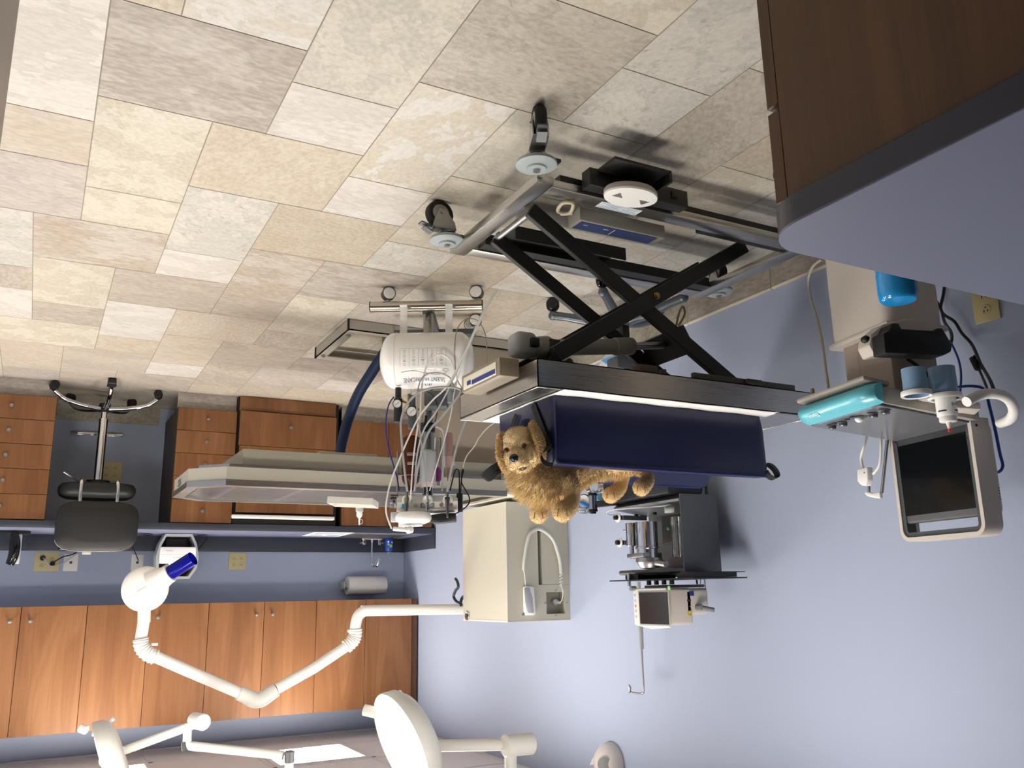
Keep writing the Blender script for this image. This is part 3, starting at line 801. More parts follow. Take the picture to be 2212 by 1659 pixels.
caster((-2.42, 2.055), math.radians(100), (-2.40, 2.05)); caster((-2.42, 2.6), math.radians(100), (-2.40, 2.585))
# black equipment boxes on the base
b = MB(); b.bx(-1.735, -1.36, 1.975, 2.02, .095, .152, bev=.002)
b.bx(-1.60, -1.39, 1.885, 1.975, .095, .104, bev=.001); b.bx(-1.60, -1.59, 1.885, 1.975, .1045, .135); b.build('junction_box', BLACKM, t)
b = MB(); b.bx(-1.69, -1.668, 1.972, 1.9745, .108, .132, bev=.001); b.build('power_inlet', BLACKG, t)
b = MB(); c = Vector((-1.495, 1.958, .152)); M = Matrix.Translation(c)
b.lathe([(0, 0), (.086, 0), (.09, .006), (.09, .018)], M @ Matrix.Diagonal((1, .7, 1, 1)), 48); b.build('puck_side', mat('puck_grey', '#b3aea2', rough=.45), t)
b = MB(); b.lathe([(.0905, .0181), (.089, .024), (.07, .0265), (0, .027)], M @ Matrix.Diagonal((1, .7, 1, 1)), 48); o = b.build('puck_cover', WHITEP, t)
b = MB()
for sgn in (-1, 1):
    for i in range(6):
        L_ = .006+.006*i; x = c.x+sgn*.052+L_/2*sgn*-1*.3; y = c.y+sgn*(.012-.0042*i)*-1-.004*sgn
        b.bx(x-L_/2, x+L_/2, y-.001, y+.001, c.z+.0262, c.z+.0274)
b.build('vents', BINK, o)
b = MB(); b.bx(-1.74, -1.405, 2.105, 2.175, .16, .205, bev=.002); bo = b.build('power_unit', mat('power_unit_grey', '#8b887e', rough=.45), t)
b = MB(); b.bx(-1.715, -1.415, 2.113, 2.167, .205, .2065); b.build('nameplate', mat('navy_plate', '#2b3a66', rough=.35), bo)
b = MB(); b.bx(-1.55, -1.548, 2.12, 2.16, .2065, .207); b.bx(-1.53, -1.51, 2.13, 2.132, .2065, .207); b.bx(-1.45, -1.435, 2.13, 2.132, .2065, .207); b.build('print', WINK, bo)
b = MB(); b.tube([(-1.40, 2.14, .17), (-1.36, 2.16, .165), (-1.345, 2.11, .16), (-1.37, 2.09, .165), (-1.385, 2.13, .175), (-1.37, 2.16, .17)], .006, 8); b.build('cable', mat('cream_cable', '#b9b097', rough=.5), t)
# warning sticker on the near rail
ST = mat('sticker_white', '#dfe6ea', rough=.4); SB = mat('sticker_blue', '#7f9fbe', rough=.45)
b = MB(); b.bx(-1.61, -1.455, 2.052, 2.092, .1551, .1556); so = b.build('sticker', ST, t)
b = MB()
for i in range(20):
    for y in (2.056, 2.0835):
        x = -1.605+.0073*i; b.add([(x, y, .1557), (x+.0035, y, .1557), (x+.0045, y+.005, .1557), (x+.001, y+.005, .1557)], [[0, 1, 2, 3]])
for (y, a, c) in ((2.064, -1.60, -1.56), (2.064, -1.54, -1.48), (2.07, -1.57, -1.545), (2.07, -1.53, -1.50), (2.076, -1.6, -1.55), (2.076, -1.53, -1.47)): b.bx(a, c, y, y+.0022, .1557, .1558)
b.build('print', SB, so)

# ------------------------------------------------------------------ white absorbent sheet
b = MB(); nx, ny = 44, 22; sx0, sx1, sy0, sy1 = -2.222, -1.335, 2.124, 2.66
vs = []
r3 = random.Random(5)
def sheet_edge(i, j):
    x = sx0+(sx1-sx0)*i/nx; y = sy0+(sy1-sy0)*j/ny
    k = ((x-sx0)/(sx1-sx0)-.5)*2
    if j == 0: y = 2.119+.002*math.sin(x*23)
    y = max(y, 2.116)
    cx = .04*max(0, (1-j/4))**2 if i == 0 else 0
    z = .7535+.0012*math.sin(x*31+y*17)*math.sin(y*41)
    if y < TYN+.01: z = .7545
    return (x+cx, y, max(z, .7522))
for j in range(ny+1):
    for i in range(nx+1): vs.append(sheet_edge(i, j))
fs = [[j*(nx+1)+i, j*(nx+1)+i+1, (j+1)*(nx+1)+i+1, (j+1)*(nx+1)+i] for j in range(ny) for i in range(nx)]
b.add(vs, fs)
sh = solo('absorbent_sheet', 'white absorbent sheet spread on the steel table under the navy trough', 'sheet', b, mat('white_sheet', '#f4f3f0', rough=.8, bump=.2, bscale=90), (-1.78, 2.4, .7515), smooth=60)
md = sh.modifiers.new('thick', 'SOLIDIFY'); md.thickness = .0012; md.offset = 1

# ------------------------------------------------------------------ navy foam positioning trough
NAVY = mat('navy_vinyl', '#191d40', rough=.33, spec=.5, bump=.35, bscale=24)
NAVYT = mat('navy_vinyl_piping', '#2a3168', rough=.35)
STRAP = mat('black_webbing', '#131417', rough=.75, bump=.4, bscale=500)
ft = thing('positioning_trough', 'navy padded trough with black straps lying on the white sheet', 'cushion', (-1.75, 2.37, .756))
gx0, gx1 = -2.185, -1.342
def section(x, k):
    yn0, yf0 = 2.192, 2.556
    ins = .004*k
    top = .968
    P = [(yn0+ins, .7565), (yf0-ins, .7565), (yf0-.01, .84), (2.535, .965), (2.512, .969), (2.498, .962), (2.40, .80), (2.385, .795), (2.355, .795), (2.34, .80), (2.255, .945), (2.245, .964), (2.222, .9695), (2.196, .967), (2.186, .945), (2.186, .80)]
    if abs(k): P = [(y+(2.37-y)*.02*k, z+(.86-z)*.05*k if z > .76 else z) for y, z in P]
    return [(x, y, z) for y, z in P]
xsn = [gx0+.012*0, gx0+.004, gx0+.02]+[gx0+.05+(gx1-gx0-.1)*i/14 for i in range(15)]+[gx1-.02, gx1-.004, gx1]
b = MB(); rows = []
for i, x in enumerate(xsn):
    k = 1 if i in (0, len(xsn)-1) else (.35 if i in (1, len(xsn)-2) else 0)
    lean = .0
    rows.append([(px_+(-.0 if x > -1.7 else (pz-.756)*-.03), py_, pz) for px_, py_, pz in section(x, k)])
n = len(rows[0]); vs = [p for r_ in rows for p in r_]; fs = []
for i in range(len(rows)-1):
    for k in range(n): fs.append([i*n+k, i*n+(k+1) % n, (i+1)*n+(k+1) % n, (i+1)*n+k])
L_ = len(rows)-1
for base, rev in ((0, False), (L_*n, True)):
    for poly in ([0, 15, 14, 13, 12, 11, 10, 9], [0, 9, 8, 7, 6, 1], [1, 6, 5, 4, 3, 2]):
        f = [base+q for q in poly]; fs.append(f[::-1] if rev else f)
b.add(vs, fs); tb = b.build('foam_body', NAVY, ft, smooth=50)
b = MB(); b.tube([(gx0-.004, 2.19, .9675), (-1.8, 2.188, .9685), (gx1-.004, 2.19, .966)], .0032, 8, sub=4); b.tube([(gx0-.004, 2.535, .966), (-1.8, 2.536, .967), (gx1-.004, 2.534, .964)], .0032, 8, sub=4)
b.tube([(gx1-.001, 2.192, .762), (gx1+.001, 2.186, .86), (gx1-.001, 2.19, .964)], .002, 6); b.build('piping', NAVYT, ft)
e = gx1+.004
def ex(x, y, o=0): return onx(x, y, e+o)
def endband(pts, w, nm='strap'):
    d = (Vector(pts[-1])-Vector(pts[0])).normalized(); sd = Vector((1, 0, 0)).cross(d)
    b = MB(); b.band(pts, w, .0025, sd); return b.build(nm, STRAP, ft)
endband([ex(1151, 873), ex(1163, 905, .003), ex(1176, 940, .004), ex(1190, 975, .004)], .026)
endband([ex(1116, 896), ex(1111, 908, .003), ex(1106, 922, .004)], .022)
b = MB(); b.band([ex(1192, 962, .004), ex(1184, 968, .02), ex(1172, 976, .034), ex(1170, 990, .045), ex(1178, 1001, .046), ex(1192, 1004, .035), ex(1196, 990, .02), ex(1194, 972, .006)], .024, .003, (.55, -.55, .62)); b.build('strap_loop', STRAP, ft)
b = MB(); b.band([onx(1090, 998, e-.02), onx(1068, 1010, e+.02), onx(1050, 1024, e+.035), onx(1046, 1034, e+.035), onx(1056, 1034, e+.03), onx(1074, 1018, e+.015), onx(1092, 1008, e-.02)], .028, .003, (.35, .75, -.55)); b.build('strap_loop', STRAP, ft)
g = gx0-.004
b = MB(); b.band([ony(1653, 1003, 2.2), ony(1664, 1006, 2.195), ony(1675, 1017, 2.19), ony(1679, 1029, 2.188), ony(1672, 1034, 2.19), ony(1661, 1029, 2.195), ony(1653, 1018, 2.2)], .022, .0035, (.25, .9, .3)); b.build('strap_loop', STRAP, ft)
# ================================================================== wet dental table at the left wall
t = thing('wet_table', 'cream and steel wet prep table with a slotted grate top below the x-ray box', 'table', (-1.6, 4.36, 0))
RZ = .85
rim = [(-2.14, 3.99), (-.72, 3.99), (-.575, 4.13), (-.575, 4.57), (-.72, 4.71), (-2.14, 4.71)]
def inset(p, d):
    cx, cy = -1.5, 4.35; out = []
    n = len(p)
    for i in range(n):
        a, b_, c = Vector((*p[i-1], 0)), Vector((*p[i], 0)), Vector((*p[(i+1) % n], 0))
        d1 = (b_-a).normalized(); d2 = (c-b_).normalized(); n1 = Vector((-d1.y, d1.x, 0)); n2 = Vector((-d2.y, d2.x, 0))
        m = (n1+n2); m = m/m.length; k = d/max(.3, m.dot(n1)); q = b_+m*k; out.append((q.x, q.y))
    return out
def ring(b, A, za, B, zb, mi=0):
    n = len(A)
    for i in range(n):
        j = (i+1) % n
        b.add([(*A[i], za), (*A[j], za), (*B[j], zb), (*B[i], zb)], [[0, 1, 2, 3]], mi)
i1 = inset(rim, .05); i2 = inset(rim, .055)
b = MB(); ring(b, rim, RZ, i1, RZ+.001); ring(b, rim, RZ-.026, rim, RZ); ring(b, i1, RZ+.001, i1, .745); ring(b, inset(rim, .006), RZ-.026, rim, RZ-.026)
b.add([(*p, .745) for p in i1], [list(range(len(i1)))]); b.build('steel_basin', STEEL, t, smooth=0)
b = MB(); sk = inset(rim, .004); ring(b, sk, .765, sk, RZ-.026); ring(b, inset(rim, .03), .765, sk, .765); b.add([(*p, .765) for p in inset(rim, .03)], [list(range(6))]); b.build('skirt', GREIGE, t, smooth=0)
b = MB()   # slotted grate
y = 4.05
while y < 4.66:
    e = -.64-max(0, (4.13-y))-max(0, y-4.57)
    b.bx(-2.05, e, y, y+.017, .836, .843); y += .026
for x in (-.78, -1.1, -1.45, -1.8): b.bx(x-.014, x+.014, 4.05, 4.66, .8301, .8425)
b.build('grate', steel_mat('grate_steel', '#d8d5cf', rough=.22), t, smooth=0)
b = MB(); b.bx(-2.16, -.80, 4.06, 4.64, .67, .764, bev=.004); b.build('tub_body', mat('tub_greige', '#a5a192', rough=.45), t)
b = MB(); b.bx(-1.46, -1.17, 4.09, 4.2, .655, .669, bev=.002); b.build('drain_cover', GREIGE, t)
b = MB(); b.bx(-2.575, -2.142, 4.01, 4.69, .66, .84, bev=.012); b.build('head_housing', CREAM, t)
b = MB(); b.bx(-2.44, -2.145, 4.001, 4.0095, .80, .822, bev=.004); b.build('steel_trim', mat('trim_grey', '#73787b', rough=.4), t)
b = MB(); b.bx(-2.50, -1.845, 4.19, 4.52, .06, .668, bev=.006); b.build('pedestal', mat('pedestal_tan', '#b3a594', rough=.5), t)
text('brand_lettering', 'VSSI', face_frame((-.574, 4.36, .80), (0, 1, 0), (0, 0, 1)), .05, mat('dark_lettering', '#46484a'), t)
b = MB()   # floor frame
for (x0, x1, y0, y1) in ((-2.45, -1.262, 3.985, 4.03), (-2.45, -1.262, 4.515, 4.56), (-1.31, -1.262, 4.031, 4.514), (-2.2, -2.05, 4.031, 4.514)):
    b.bx(x0, x1, y0, y1, .052, .058); b.bx(x0, x1, (y0 if y0 < 4.3 else y1-.004), (y0+.004 if y0 < 4.3 else y1), .004, .058)
b.bx(-1.266, -1.262, 3.985, 4.56, .004, .058); b.bx(-1.312, -1.308, 4.031, 4.514, .004, .058)
b.build('floor_frame', mat('frame_greige', '#a8a396', rough=.45), t)
for (x, y) in ((-1.262, 3.985), (-1.262, 4.56)):
    b = MB(); b.bx(x-.004, x+.006, y-.006, y+.006, .002, .064, bev=.002); b.build('corner_cap', BLACKP, t)
for (x, y) in ((-1.285, 4.06), (-1.285, 4.49), (-1.5, 3.988)):
    b = MB(); b.cyl((x, y, .0), (x, y, .07), .007, n=12); b.lathe([(0, 0), (.012, 0), (.012, .01), (0, .01)], Matrix.Translation((x, y, .058)), 6); b.build('levelling_bolt', SATIN, t)
b = MB(); b.bx(-2.45, -1.95, 3.99, 4.18, .06, .25, bev=.004); b.bx(-1.95, -1.80, 4.03, 4.18, .06, .16, bev=.004); b.build('pump_box', mat('pump_tan', '#a69d8b', rough=.5), t)
# corrugated drain hose
hp = [onv(733, 985, 4.62), onv(748, 920, 4.60), onv(772, 856, 4.56), onv(806, 800, 4.5), onv(835, 755, 4.45), onv(850, 715, 4.4)]
P = spline(hp, 16); 
b = MB(); b.tube(P, .03, 14, smooth=False, rs=[.029+(.0025 if i % 2 else -.0015) for i in range(len(P)*2)]); b.build('drain_hose', mat('navy_hose', '#1c3357', rough=.45), t)
b = MB(); b.cyl(onv(850, 718, 4.4)-Vector((0, 0, .03)), onv(850, 718, 4.4)+Vector((0, 0, .08)), .06, n=24, bev=.008); b.build('hose_trap', GREYP, t)
# ================================================================== dental unit with compressor
DD = 3.60
T0 = onv(924, 780, DD)
base0 = Vector((T0.x, T0.y, 0))
t = thing('dental_unit', 'wheeled dental unit with a white compressor tank and hanging handpieces', 'dental unit', base0)
RA = RH.copy()          # along the tank
def pt(x, y, d=DD): return onv(x, y, d)
# base: front steel tube with casters, rear spar
a = pt(801, 671, 3.66); c = pt(1041, 671, 3.66); a.z = c.z = .093
b = MB(); b.cyl(a, c, .0235, n=28); b.build('base_tube', steel_mat('tube_steel', '#c9c4b8', rough=.18), t)
for q, s in ((a, -1), (c, 1)):
    b = MB(); d_ = (a-c).normalized()*(1 if s < 0 else -1); b.cyl(q, q+d_*.004, .0242, n=28); b.build('end_cap', BLACKP, t)
mid = (a+c)/2; rear = mid+FH*.42
b = MB(); b.beam(mid-FH*.0+Vector((0, 0, -.004)), rear, .05, .03, bev=.004); r0, r1 = rear-RH*.2, rear+RH*.2; b.beam(r0, r1, .05, .03, bev=.004); b.build('base_spar', DGREY, t)
def wcaster(p, yaw):
    p = Vector((p.x, p.y, 0)); s = Vector((math.cos(yaw), math.sin(yaw), 0))
    b = MB(); b.cyl(p+Vector((0, 0, .03))-s*.02, p+Vector((0, 0, .03))+s*.02, .0305, n=28, bev=.003); wo = b.build('caster_wheel', mat('caster_rubber', '#57584f', rough=.6), t)
    b = MB(); b.lathe([(0, .0205), (.026, .0205), (.0265, .021), (.024, .0235), (0, .0245)], align(p+Vector((0, 0, .032)), p+Vector((0, 0, .032))-s), 28)
    b.build('caster_cover', WHITEP, wo); b = MB(); b.lathe([(0, .0205), (.026, .0205), (.0265, .021), (.024, .0235), (0, .0245)], align(p+Vector((0, 0, .032)), p+Vector((0, 0, .032))+s), 28); b.build('caster_cover', WHITEP, wo)
    b = MB(); b.bx(-.02, .02, -.014, .014, .035, .062, bev=.006, M=Matrix.Translation(p+FH*.012)@Matrix.Rotation(yaw, 4, 'Z')); b.cyl(p+Vector((0, 0, .055)), p+Vector((0, 0, .08)), .008, n=12); b.build('caster_hood', WHITEP, wo)
fyaw = math.atan2(FH.y, FH.x)
ca = onz(838, 618, 0)+FH*.02; cc_ = onz(1029, 615, 0)+FH*.02
wcaster(ca, fyaw-.35); wcaster(cc_, fyaw+.15); wcaster(r0, fyaw); wcaster(onz(1016, 690, 0), fyaw+.1)
# mast
mast = Vector((mid.x, mid.y, 0))+FH*.09
b = MB(); b.cyl(mast+Vector((0, 0, .08)), mast+Vector((0, 0, .93)), .0225, n=28); b.build('mast', steel_mat('mast_steel', '#9c9a94', rough=.2, axis=2), t)
# tank
R_T, L_T = .121, .405
ctr = pt(923, 779, DD); M = align(ctr-RA*(L_T/2), ctr)
prof = [(0, -.0)] + [(R_T*math.sin(x*PI/2/8), .062-.062*math.cos(x*PI/2/8)) for x in range(1, 9)]
prof += [(r, L_T-h) for (r, h) in prof[::-1]]
b = MB(); b.lathe(prof, M, 48); tank = b.build('compressor_tank', WHITEE, t, smooth=60)
b = MB(); b.tube([ctr+RA*.13+Vector((0, 0, 0))-FH*.1217*math.cos(a_)+Vector((0, 0, .1217*math.sin(a_))) for a_ in [i*PI*2/40 for i in range(40)]], .0015, 6, closed=True, smooth=False); b.build('weld_seam', WHITEE, tank)
for px_ in (872, 970):
    b = MB(); q = pt(px_, 700, DD-.02); b.beam(Vector((q.x, q.y, .118)), Vector((q.x, q.y, ctr.z-R_T+.012)), .032, .006, up=FH, bev=.001)
    b.beam(Vector((q.x, q.y, .121))-FH*.02, Vector((q.x, q.y, .121))+FH*.03, .032, .006, bev=.001); b.build('tank_bracket', WHITEE, t)
def wrap(name, mb_pts, m, par):
    """place flat (s, h) marks on the front of the tank; h is measured along the arc from the axis height"""
    return [ctr+RA*s-FH*(R_T+.0006+e)*math.cos(h/R_T)+Vector((0, 0, (R_T+.0006+e)*math.sin(h/R_T))) for s, h, e in mb_pts]
def tank_text(s, ss, hh, size, m, sx=1., shear=0., spacing=1., name='lettering', warp=None):
    cu = bpy.data.curves.new('tmp', 'FONT'); cu.body = s; cu.size = size; cu.align_x = 'CENTER'; cu.align_y = 'CENTER'; cu.shear = shear; cu.space_character = spacing; cu.resolution_u = 3
    ob = bpy.data.objects.new('tmp', cu); COL.objects.link(ob); dg = bpy.context.evaluated_depsgraph_get(); e_ = ob.evaluated_get(dg); me = e_.to_mesh()
    v = [(p.co.x*sx, p.co.y) for p in me.vertices]; f = [list(p.vertices) for p in me.polygons]; e_.to_mesh_clear(); bpy.data.objects.remove(ob); bpy.data.curves.remove(cu)
    if warp: v = [warp(x, y) for x, y in v]
    b = MB(); b.add(wrap('', [(ss+x, hh+y, 0) for x, y in v], None, None), f); return b.build(name, m, tank, smooth=0)
def arc_h(py): # photo row to arc height on the tank front
    z = pt(923, py, DD-R_T*.8).z-ctr.z
    return R_T*math.asin(max(-.95, min(.95, z/R_T)))
def s_of(px_): return (pt(px_, 790, DD-R_T*.8)-pt(923, 790, DD-R_T*.8)).dot(RA)
tank_text('iM3', s_of(923), arc_h(829), .022, INK, sx=1.5)
tank_text('SILENT HURRICANE', s_of(920), arc_h(815), .0245, INK, sx=.80, warp=lambda x, y: (x, y*(1.0+1.6*abs(x)/.1*.45)+.010*(x/.1)**2))
tank_text('Oil Free Compressor', s_of(922), arc_h(799.5), .0105, GINK, sx=1.15, shear=.3)
def line_on_tank(pts, w, m, name, e=0):
    b = MB(); P = pts; vs = []; fs = []
    for i, (s, h) in enumerate(P):
        s2, h2 = P[min(i+1, len(P)-1)]; s1, h1 = P[max(i-1, 0)]; dx, dy = s2-s1, h2-h1; L_ = math.hypot(dx, dy) or 1; nx, ny = -dy/L_*w/2, dx/L_*w/2
        vs += [(s+nx, h+ny, e), (s-nx, h-ny, e)]
    for i in range(len(P)-1): fs.append([2*i, 2*i+1, 2*i+3, 2*i+2])
    b.add(wrap('', vs, None, None), fs); return b
swp = [(s_of(970-(970-872)*i/30), arc_h(804+3.0*math.sin(i/30*2*PI)+(-5 if i == 30 else 0)*0+ (i/30-.5)*-2)) for i in range(31)]
line_on_tank(swp, .0022, GINK, '').build('swoosh', mat('swoosh_ink', '#59637a'), tank)
lp = [(s_of(968+6*math.sin(a_)), arc_h(800+2.5*math.cos(a_)*1.0)) for a_ in [i*2*PI/20 for i in range(21)]]
line_on_tank(lp, .0015, INK, '').build('swoosh', INK, tank)
# warning panel of five narrow columns
b0 = MB(); fs_, x0_, x1_ = [], 870, 969
h0, h1 = arc_h(755), arc_h(792)
for k in range(6):
    s = s_of(x0_+(x1_-x0_)*k/5); q = line_on_tank([(s, h0+(h1-h0)*i/6) for i in range(7)], .0008, GINK, ''); b0.add(q.v, q.f)
q = line_on_tank([(s_of(x0_+(x1_-x0_)*i/8), h0) for i in range(9)], .0008, GINK, ''); b0.add(q.v, q.f)
rt_ = random.Random(2)
for k in range(5):
    sc = s_of(x0_+(x1_-x0_)*(k+.5)/5)
    for j in range(9):
        w = .0065*rt_.uniform(.5, 1)*(1.15 if j == 7 else 1); h = h0+(h1-h0)*(.1+.072*j+(.05 if j > 6 else 0))
        q = line_on_tank([(sc-w, h), (sc+w, h)], .0012 if j < 7 else .0022, GINK, ''); b0.add(q.v, q.f)
    hc = h0+(h1-h0)*.9
    tri = [(sc-.005, hc-.004), (sc+.005, hc-.004), (sc, hc+.005), (sc-.005, hc-.004)] if k > 1 else [(sc+.0045*math.cos(a_), hc+.0045*math.sin(a_)) for a_ in [i*2*PI/12 for i in range(13)]]
    q = line_on_tank(tri, .0011, GINK, ''); b0.add(q.v, q.f)
b0.build('warning_print', GINK, tank, smooth=0)
# regulators and gauges above the tank
REG = mat('regulator_black', '#232426', rough=.45)
for (gx, gy, r_, dz, m_) in ((858, 872, .0165, .075, REG), (889, 889, .02, .07, mat('regulator_grey', '#4f5456', rough=.5))):
    g_ = pt(gx, gy, DD-.06); b = MB()
    b.cyl(g_+FH*.03-Vector((0, 0, .03)), g_+FH*.03+Vector((0, 0, dz)), .018, n=20, bev=.003); b.cyl(g_+FH*.03-Vector((0, 0, .075)), g_+FH*.03-Vector((0, 0, .03)), .013, n=16); rg = b.build('regulator', m_, t)
    b = MB(); b.lathe([(0, 0), (r_, 0), (r_+.003, .004), (r_+.003, .014), (r_+.0005, .0155)], align(g_+FH*.014, g_), 30); b.build('gauge_case', BLACKP, rg)
    b = MB(); b.lathe([(r_, .0145), (0, .0148)], align(g_+FH*.014, g_), 30); b.build('dial', mat('dial_white', '#e8e8e6', rough=.4), rg)
    b = MB(); Mg = face_frame(g_-FH*.0012, RH, (0, 0, 1)); b.beam(Mg@Vector((-r_*.6, -r_*.5, 0)), Mg@Vector((r_*.5, r_*.45, 0)), .0014, .0006, up=-FH)
    for k in range(9):
        a_ = -PI*.2+k*PI*1.4/8; b.beam(Mg@Vector((r_*.75*math.cos(a_), r_*.75*math.sin(a_), 0)), Mg@Vector((r_*.92*math.cos(a_), r_*.92*math.sin(a_), 0)), .0008, .0004, up=-FH)
    b.build('needle', BINK, rg)
b = MB(); q0, q1 = pt(846, 850, DD), pt(912, 884, DD); b.cyl(pt(858, 860, DD-.02), pt(905, 885, DD-.02), .006, n=12); b.cyl(pt(884, 850, DD-.02), pt(884, 872, DD-.02), .007, n=12); b.build('brass_fitting', BRASS, t)
b = MB(); b.cyl(pt(884, 842, DD-.02), pt(884, 851, DD-.02), .012, n=8); b.build('valve_cap', WHITEP, t)
b = MB(); b.cyl(pt(975, 842, DD-.01), pt(975, 870, DD-.01), .017, n=20); b.cyl(pt(975, 838, DD-.01), pt(975, 846, DD-.01), .022, n=20); b.build('pressure_switch', mat('switch_grey', '#7c7f7f', rough=.4), t)
b = MB(); pb0 = pt(940, 862, DD+.02); b.bx(-.05, .05, -.05, .05, -.04, .03, bev=.01, M=frame(pb0+FH*.06, RH)); b.build('pump_motor', DGREY, t)
# mast clamp
b = MB(); q = pt(930, 908, DD-.02); b.cyl(Vector((mast.x, mast.y, q.z-.02)), Vector((mast.x, mast.y, q.z+.02)), .032, n=20); b.build('mast_clamp', BLACKP, t)
b = MB(); b.tube([pt(921, 898, DD-.08), pt(920, 906, DD-.08), pt(917, 917, DD-.08), pt(911, 921, DD-.08)], .006, 8); b.build('clamp_lever', BLACKP, t)
# head unit
hc = pt(923, 1067, 3.52); hl, hr = pt(858, 1090, 3.52), pt(990, 1090, 3.52); W_H = (hr-hl).length
z0, z1, z2, z3 = pt(923, 1068, 3.52).z, pt(923, 1083, 3.5).z, pt(923, 1098, 3.5).z, pt(923, 1113, 3.56).z
def Hd(s, d, z): # s along RH from the unit's centre, d depth from camera
    o = pt(923, 1090, d); return Vector((o.x, o.y, 0))+RH*s+Vector((0, 0, z))
hs = W_H/2
b = MB(); poly = [(3.56, z0), (3.515, z1), (3.52, z2), (3.512, z2+.001), (3.516, z2+.012), (3.60, z3), (3.72, z3), (3.72, z0)]
b.prism([Hd(-hs, d, z) for d, z in poly], RH*W_H, bev=.0022, seg=2); head = b.build('head_unit', mat('head_white', '#e9e8e3', rough=.3), t)
for k, (px_, col) in enumerate(((872, '#3aa6e0'), (898, '#b9b9b5'), (953, '#8d6b62'), (975, '#8d6b62'))):
    p = Hd((pt(px_, 1090, 3.515)-pt(923, 1090, 3.515)).dot(RH), 3.517, (z1+z2)/2); b = MB(); b.lathe([(.0075, 0), (.0075, .004), (.006, .010), (0, .0105)], align(p, p-FH), 18); b.build('knob', mat('knob_%d' % (k % 3 if k < 3 else 2), col, rough=.35), head)
Mh = face_frame(Hd(0, 3.5155, (z1+z2)/2), RH, (0, 0, 1))
b = MB(Mh); b.bx(-.028, .028, -.009, .009, -.002, .0006, bev=.001); b.build('display_bezel', GREYP, head); b = MB(Mh); b.bx(-.021, .021, -.005, .005, .0006, .001); b.build('display', mat('lcd_grey', '#aeb4b0', rough=.3), head)
text('lettering', 'iM3', face_frame(Hd(.100, 3.5145, z2-.006), RH, (0, 0, 1)), .008, BINK, head)
text('lettering', 'DENTAL', face_frame(Hd(-.068, 3.5145, z2-.005), RH, (0, 0, 1)), .006, GINK, head)
b = MB(); b.bx(-.012, .012, -.02, .02, -.03, .045, bev=.003, M=frame(pt(993, 1082, 3.56), RH)); b.build('side_plug', BLACKP, head)
# handpieces in their cups
HPM = mat('handpiece_steel', '#8b8a86', rough=.25, metal=1)
for k, (px_, ptop, style) in enumerate(((879, 1121, 0), (923, 1105, 1), (966, 1118, 2))):
    s = (pt(px_, 1080, 3.5)-pt(923, 1080, 3.5)).dot(RH)
    q = pt(px_, 1079, 3.50); b = MB()
    b.lathe([(0, 0), (.012, 0), (.0195, .006), (.0205, .012), (.017, .016), (.010, .013), (.006, .006)], align(q+FH*.022, q), 28); b.build('holder_cup', WHITEP, t)
    lo, hi = pt(px_, 1062, 3.475), pt(px_-(2 if k == 0 else 0)+(1 if k == 2 else 0), ptop, 3.475); L_ = (hi-lo).length; b = MB()
    if style == 0: prof = [(0, 0), (.0055, 0), (.006, .02), (.0088, .024), (.0085, .06), (.006, L_*.82), (.003, L_*.96), (.0, L_)]
    elif style == 1: prof = [(0, 0), (.005, 0), (.005, .03), (.008, .036), (.009, .05), (.0065, .06), (.009, L_*.85), (.007, L_), (0, L_)]
    else: prof = [(0, 0), (.0055, 0), (.006, .022), (.0095, .026), (.0095, .035), (.0085, .06), (.006, L_*.9), (.0045, L_), (0, L_+.002)]
    b.lathe(prof, align(lo, hi), 18); h_ = b.build('handpiece', HPM if style != 1 else CHROME, t)
    if style == 2: b = MB(); b.lathe([(.0098, .022), (.0102, .023), (.0102, .03), (.0098, .031)], align(lo, hi), 18); b.build('grip_ring', RUBBER, h_)
# inspection lamp resting above the head unit
q = pt(893, 1118, 3.5); b = MB(); Ml = frame(q, RH); b.lathe([(0, -.026), (.03, -.026), (.062, -.02), (.073, -.006), (.074, .006), (.066, .018), (.045, .026), (0, .028)], Ml @ Matrix.Diagonal((1, .8, 1, 1)), 40); lamp = b.build('work_lamp', WHITEE, t)
b = MB(); b.lathe([(.036, .027), (.036, .034), (.032, .036), (0, .036)], Ml @ Matrix.Translation((.0, -.01, 0)) @ Matrix.Diagonal((1.1, .7, 1, 1)), 32); b.build('lamp_cap', WHITEP, lamp)
b = MB(); b.cyl(pt(849, 1142, 3.44), pt(882, 1145, 3.44), .0085, n=16, bev=.002); b.cyl(pt(879, 1146, 3.44), pt(890, 1143, 3.46), .014, n=18, bev=.004); b.bx(-.012, .012, -.012, .012, -.012, .02, M=frame(pt(868, 1131, 3.5), RH)); b.build('syringe_head', WHITEP, lamp)
b = MB(); b.bx(-.02, .02, -.01, .01, -.02, .02, bev=.004, M=frame(pt(855, 1117, 3.5), RH)); b.build('lamp_clip', mat('clip_grey', '#c3c9cc', rough=.4), lamp)
b = MB(); b.prism([pt(924, 1118, 3.5), pt(930, 1112, 3.5), pt(957, 1108, 3.48), pt(984, 1108, 3.48), pt(984, 1126, 3.48), pt(955, 1129, 3.5), pt(935, 1130, 3.5), pt(926, 1124, 3.5)], FH*.06, bev=.003); b.build('power_adapter', BLACKP, t)
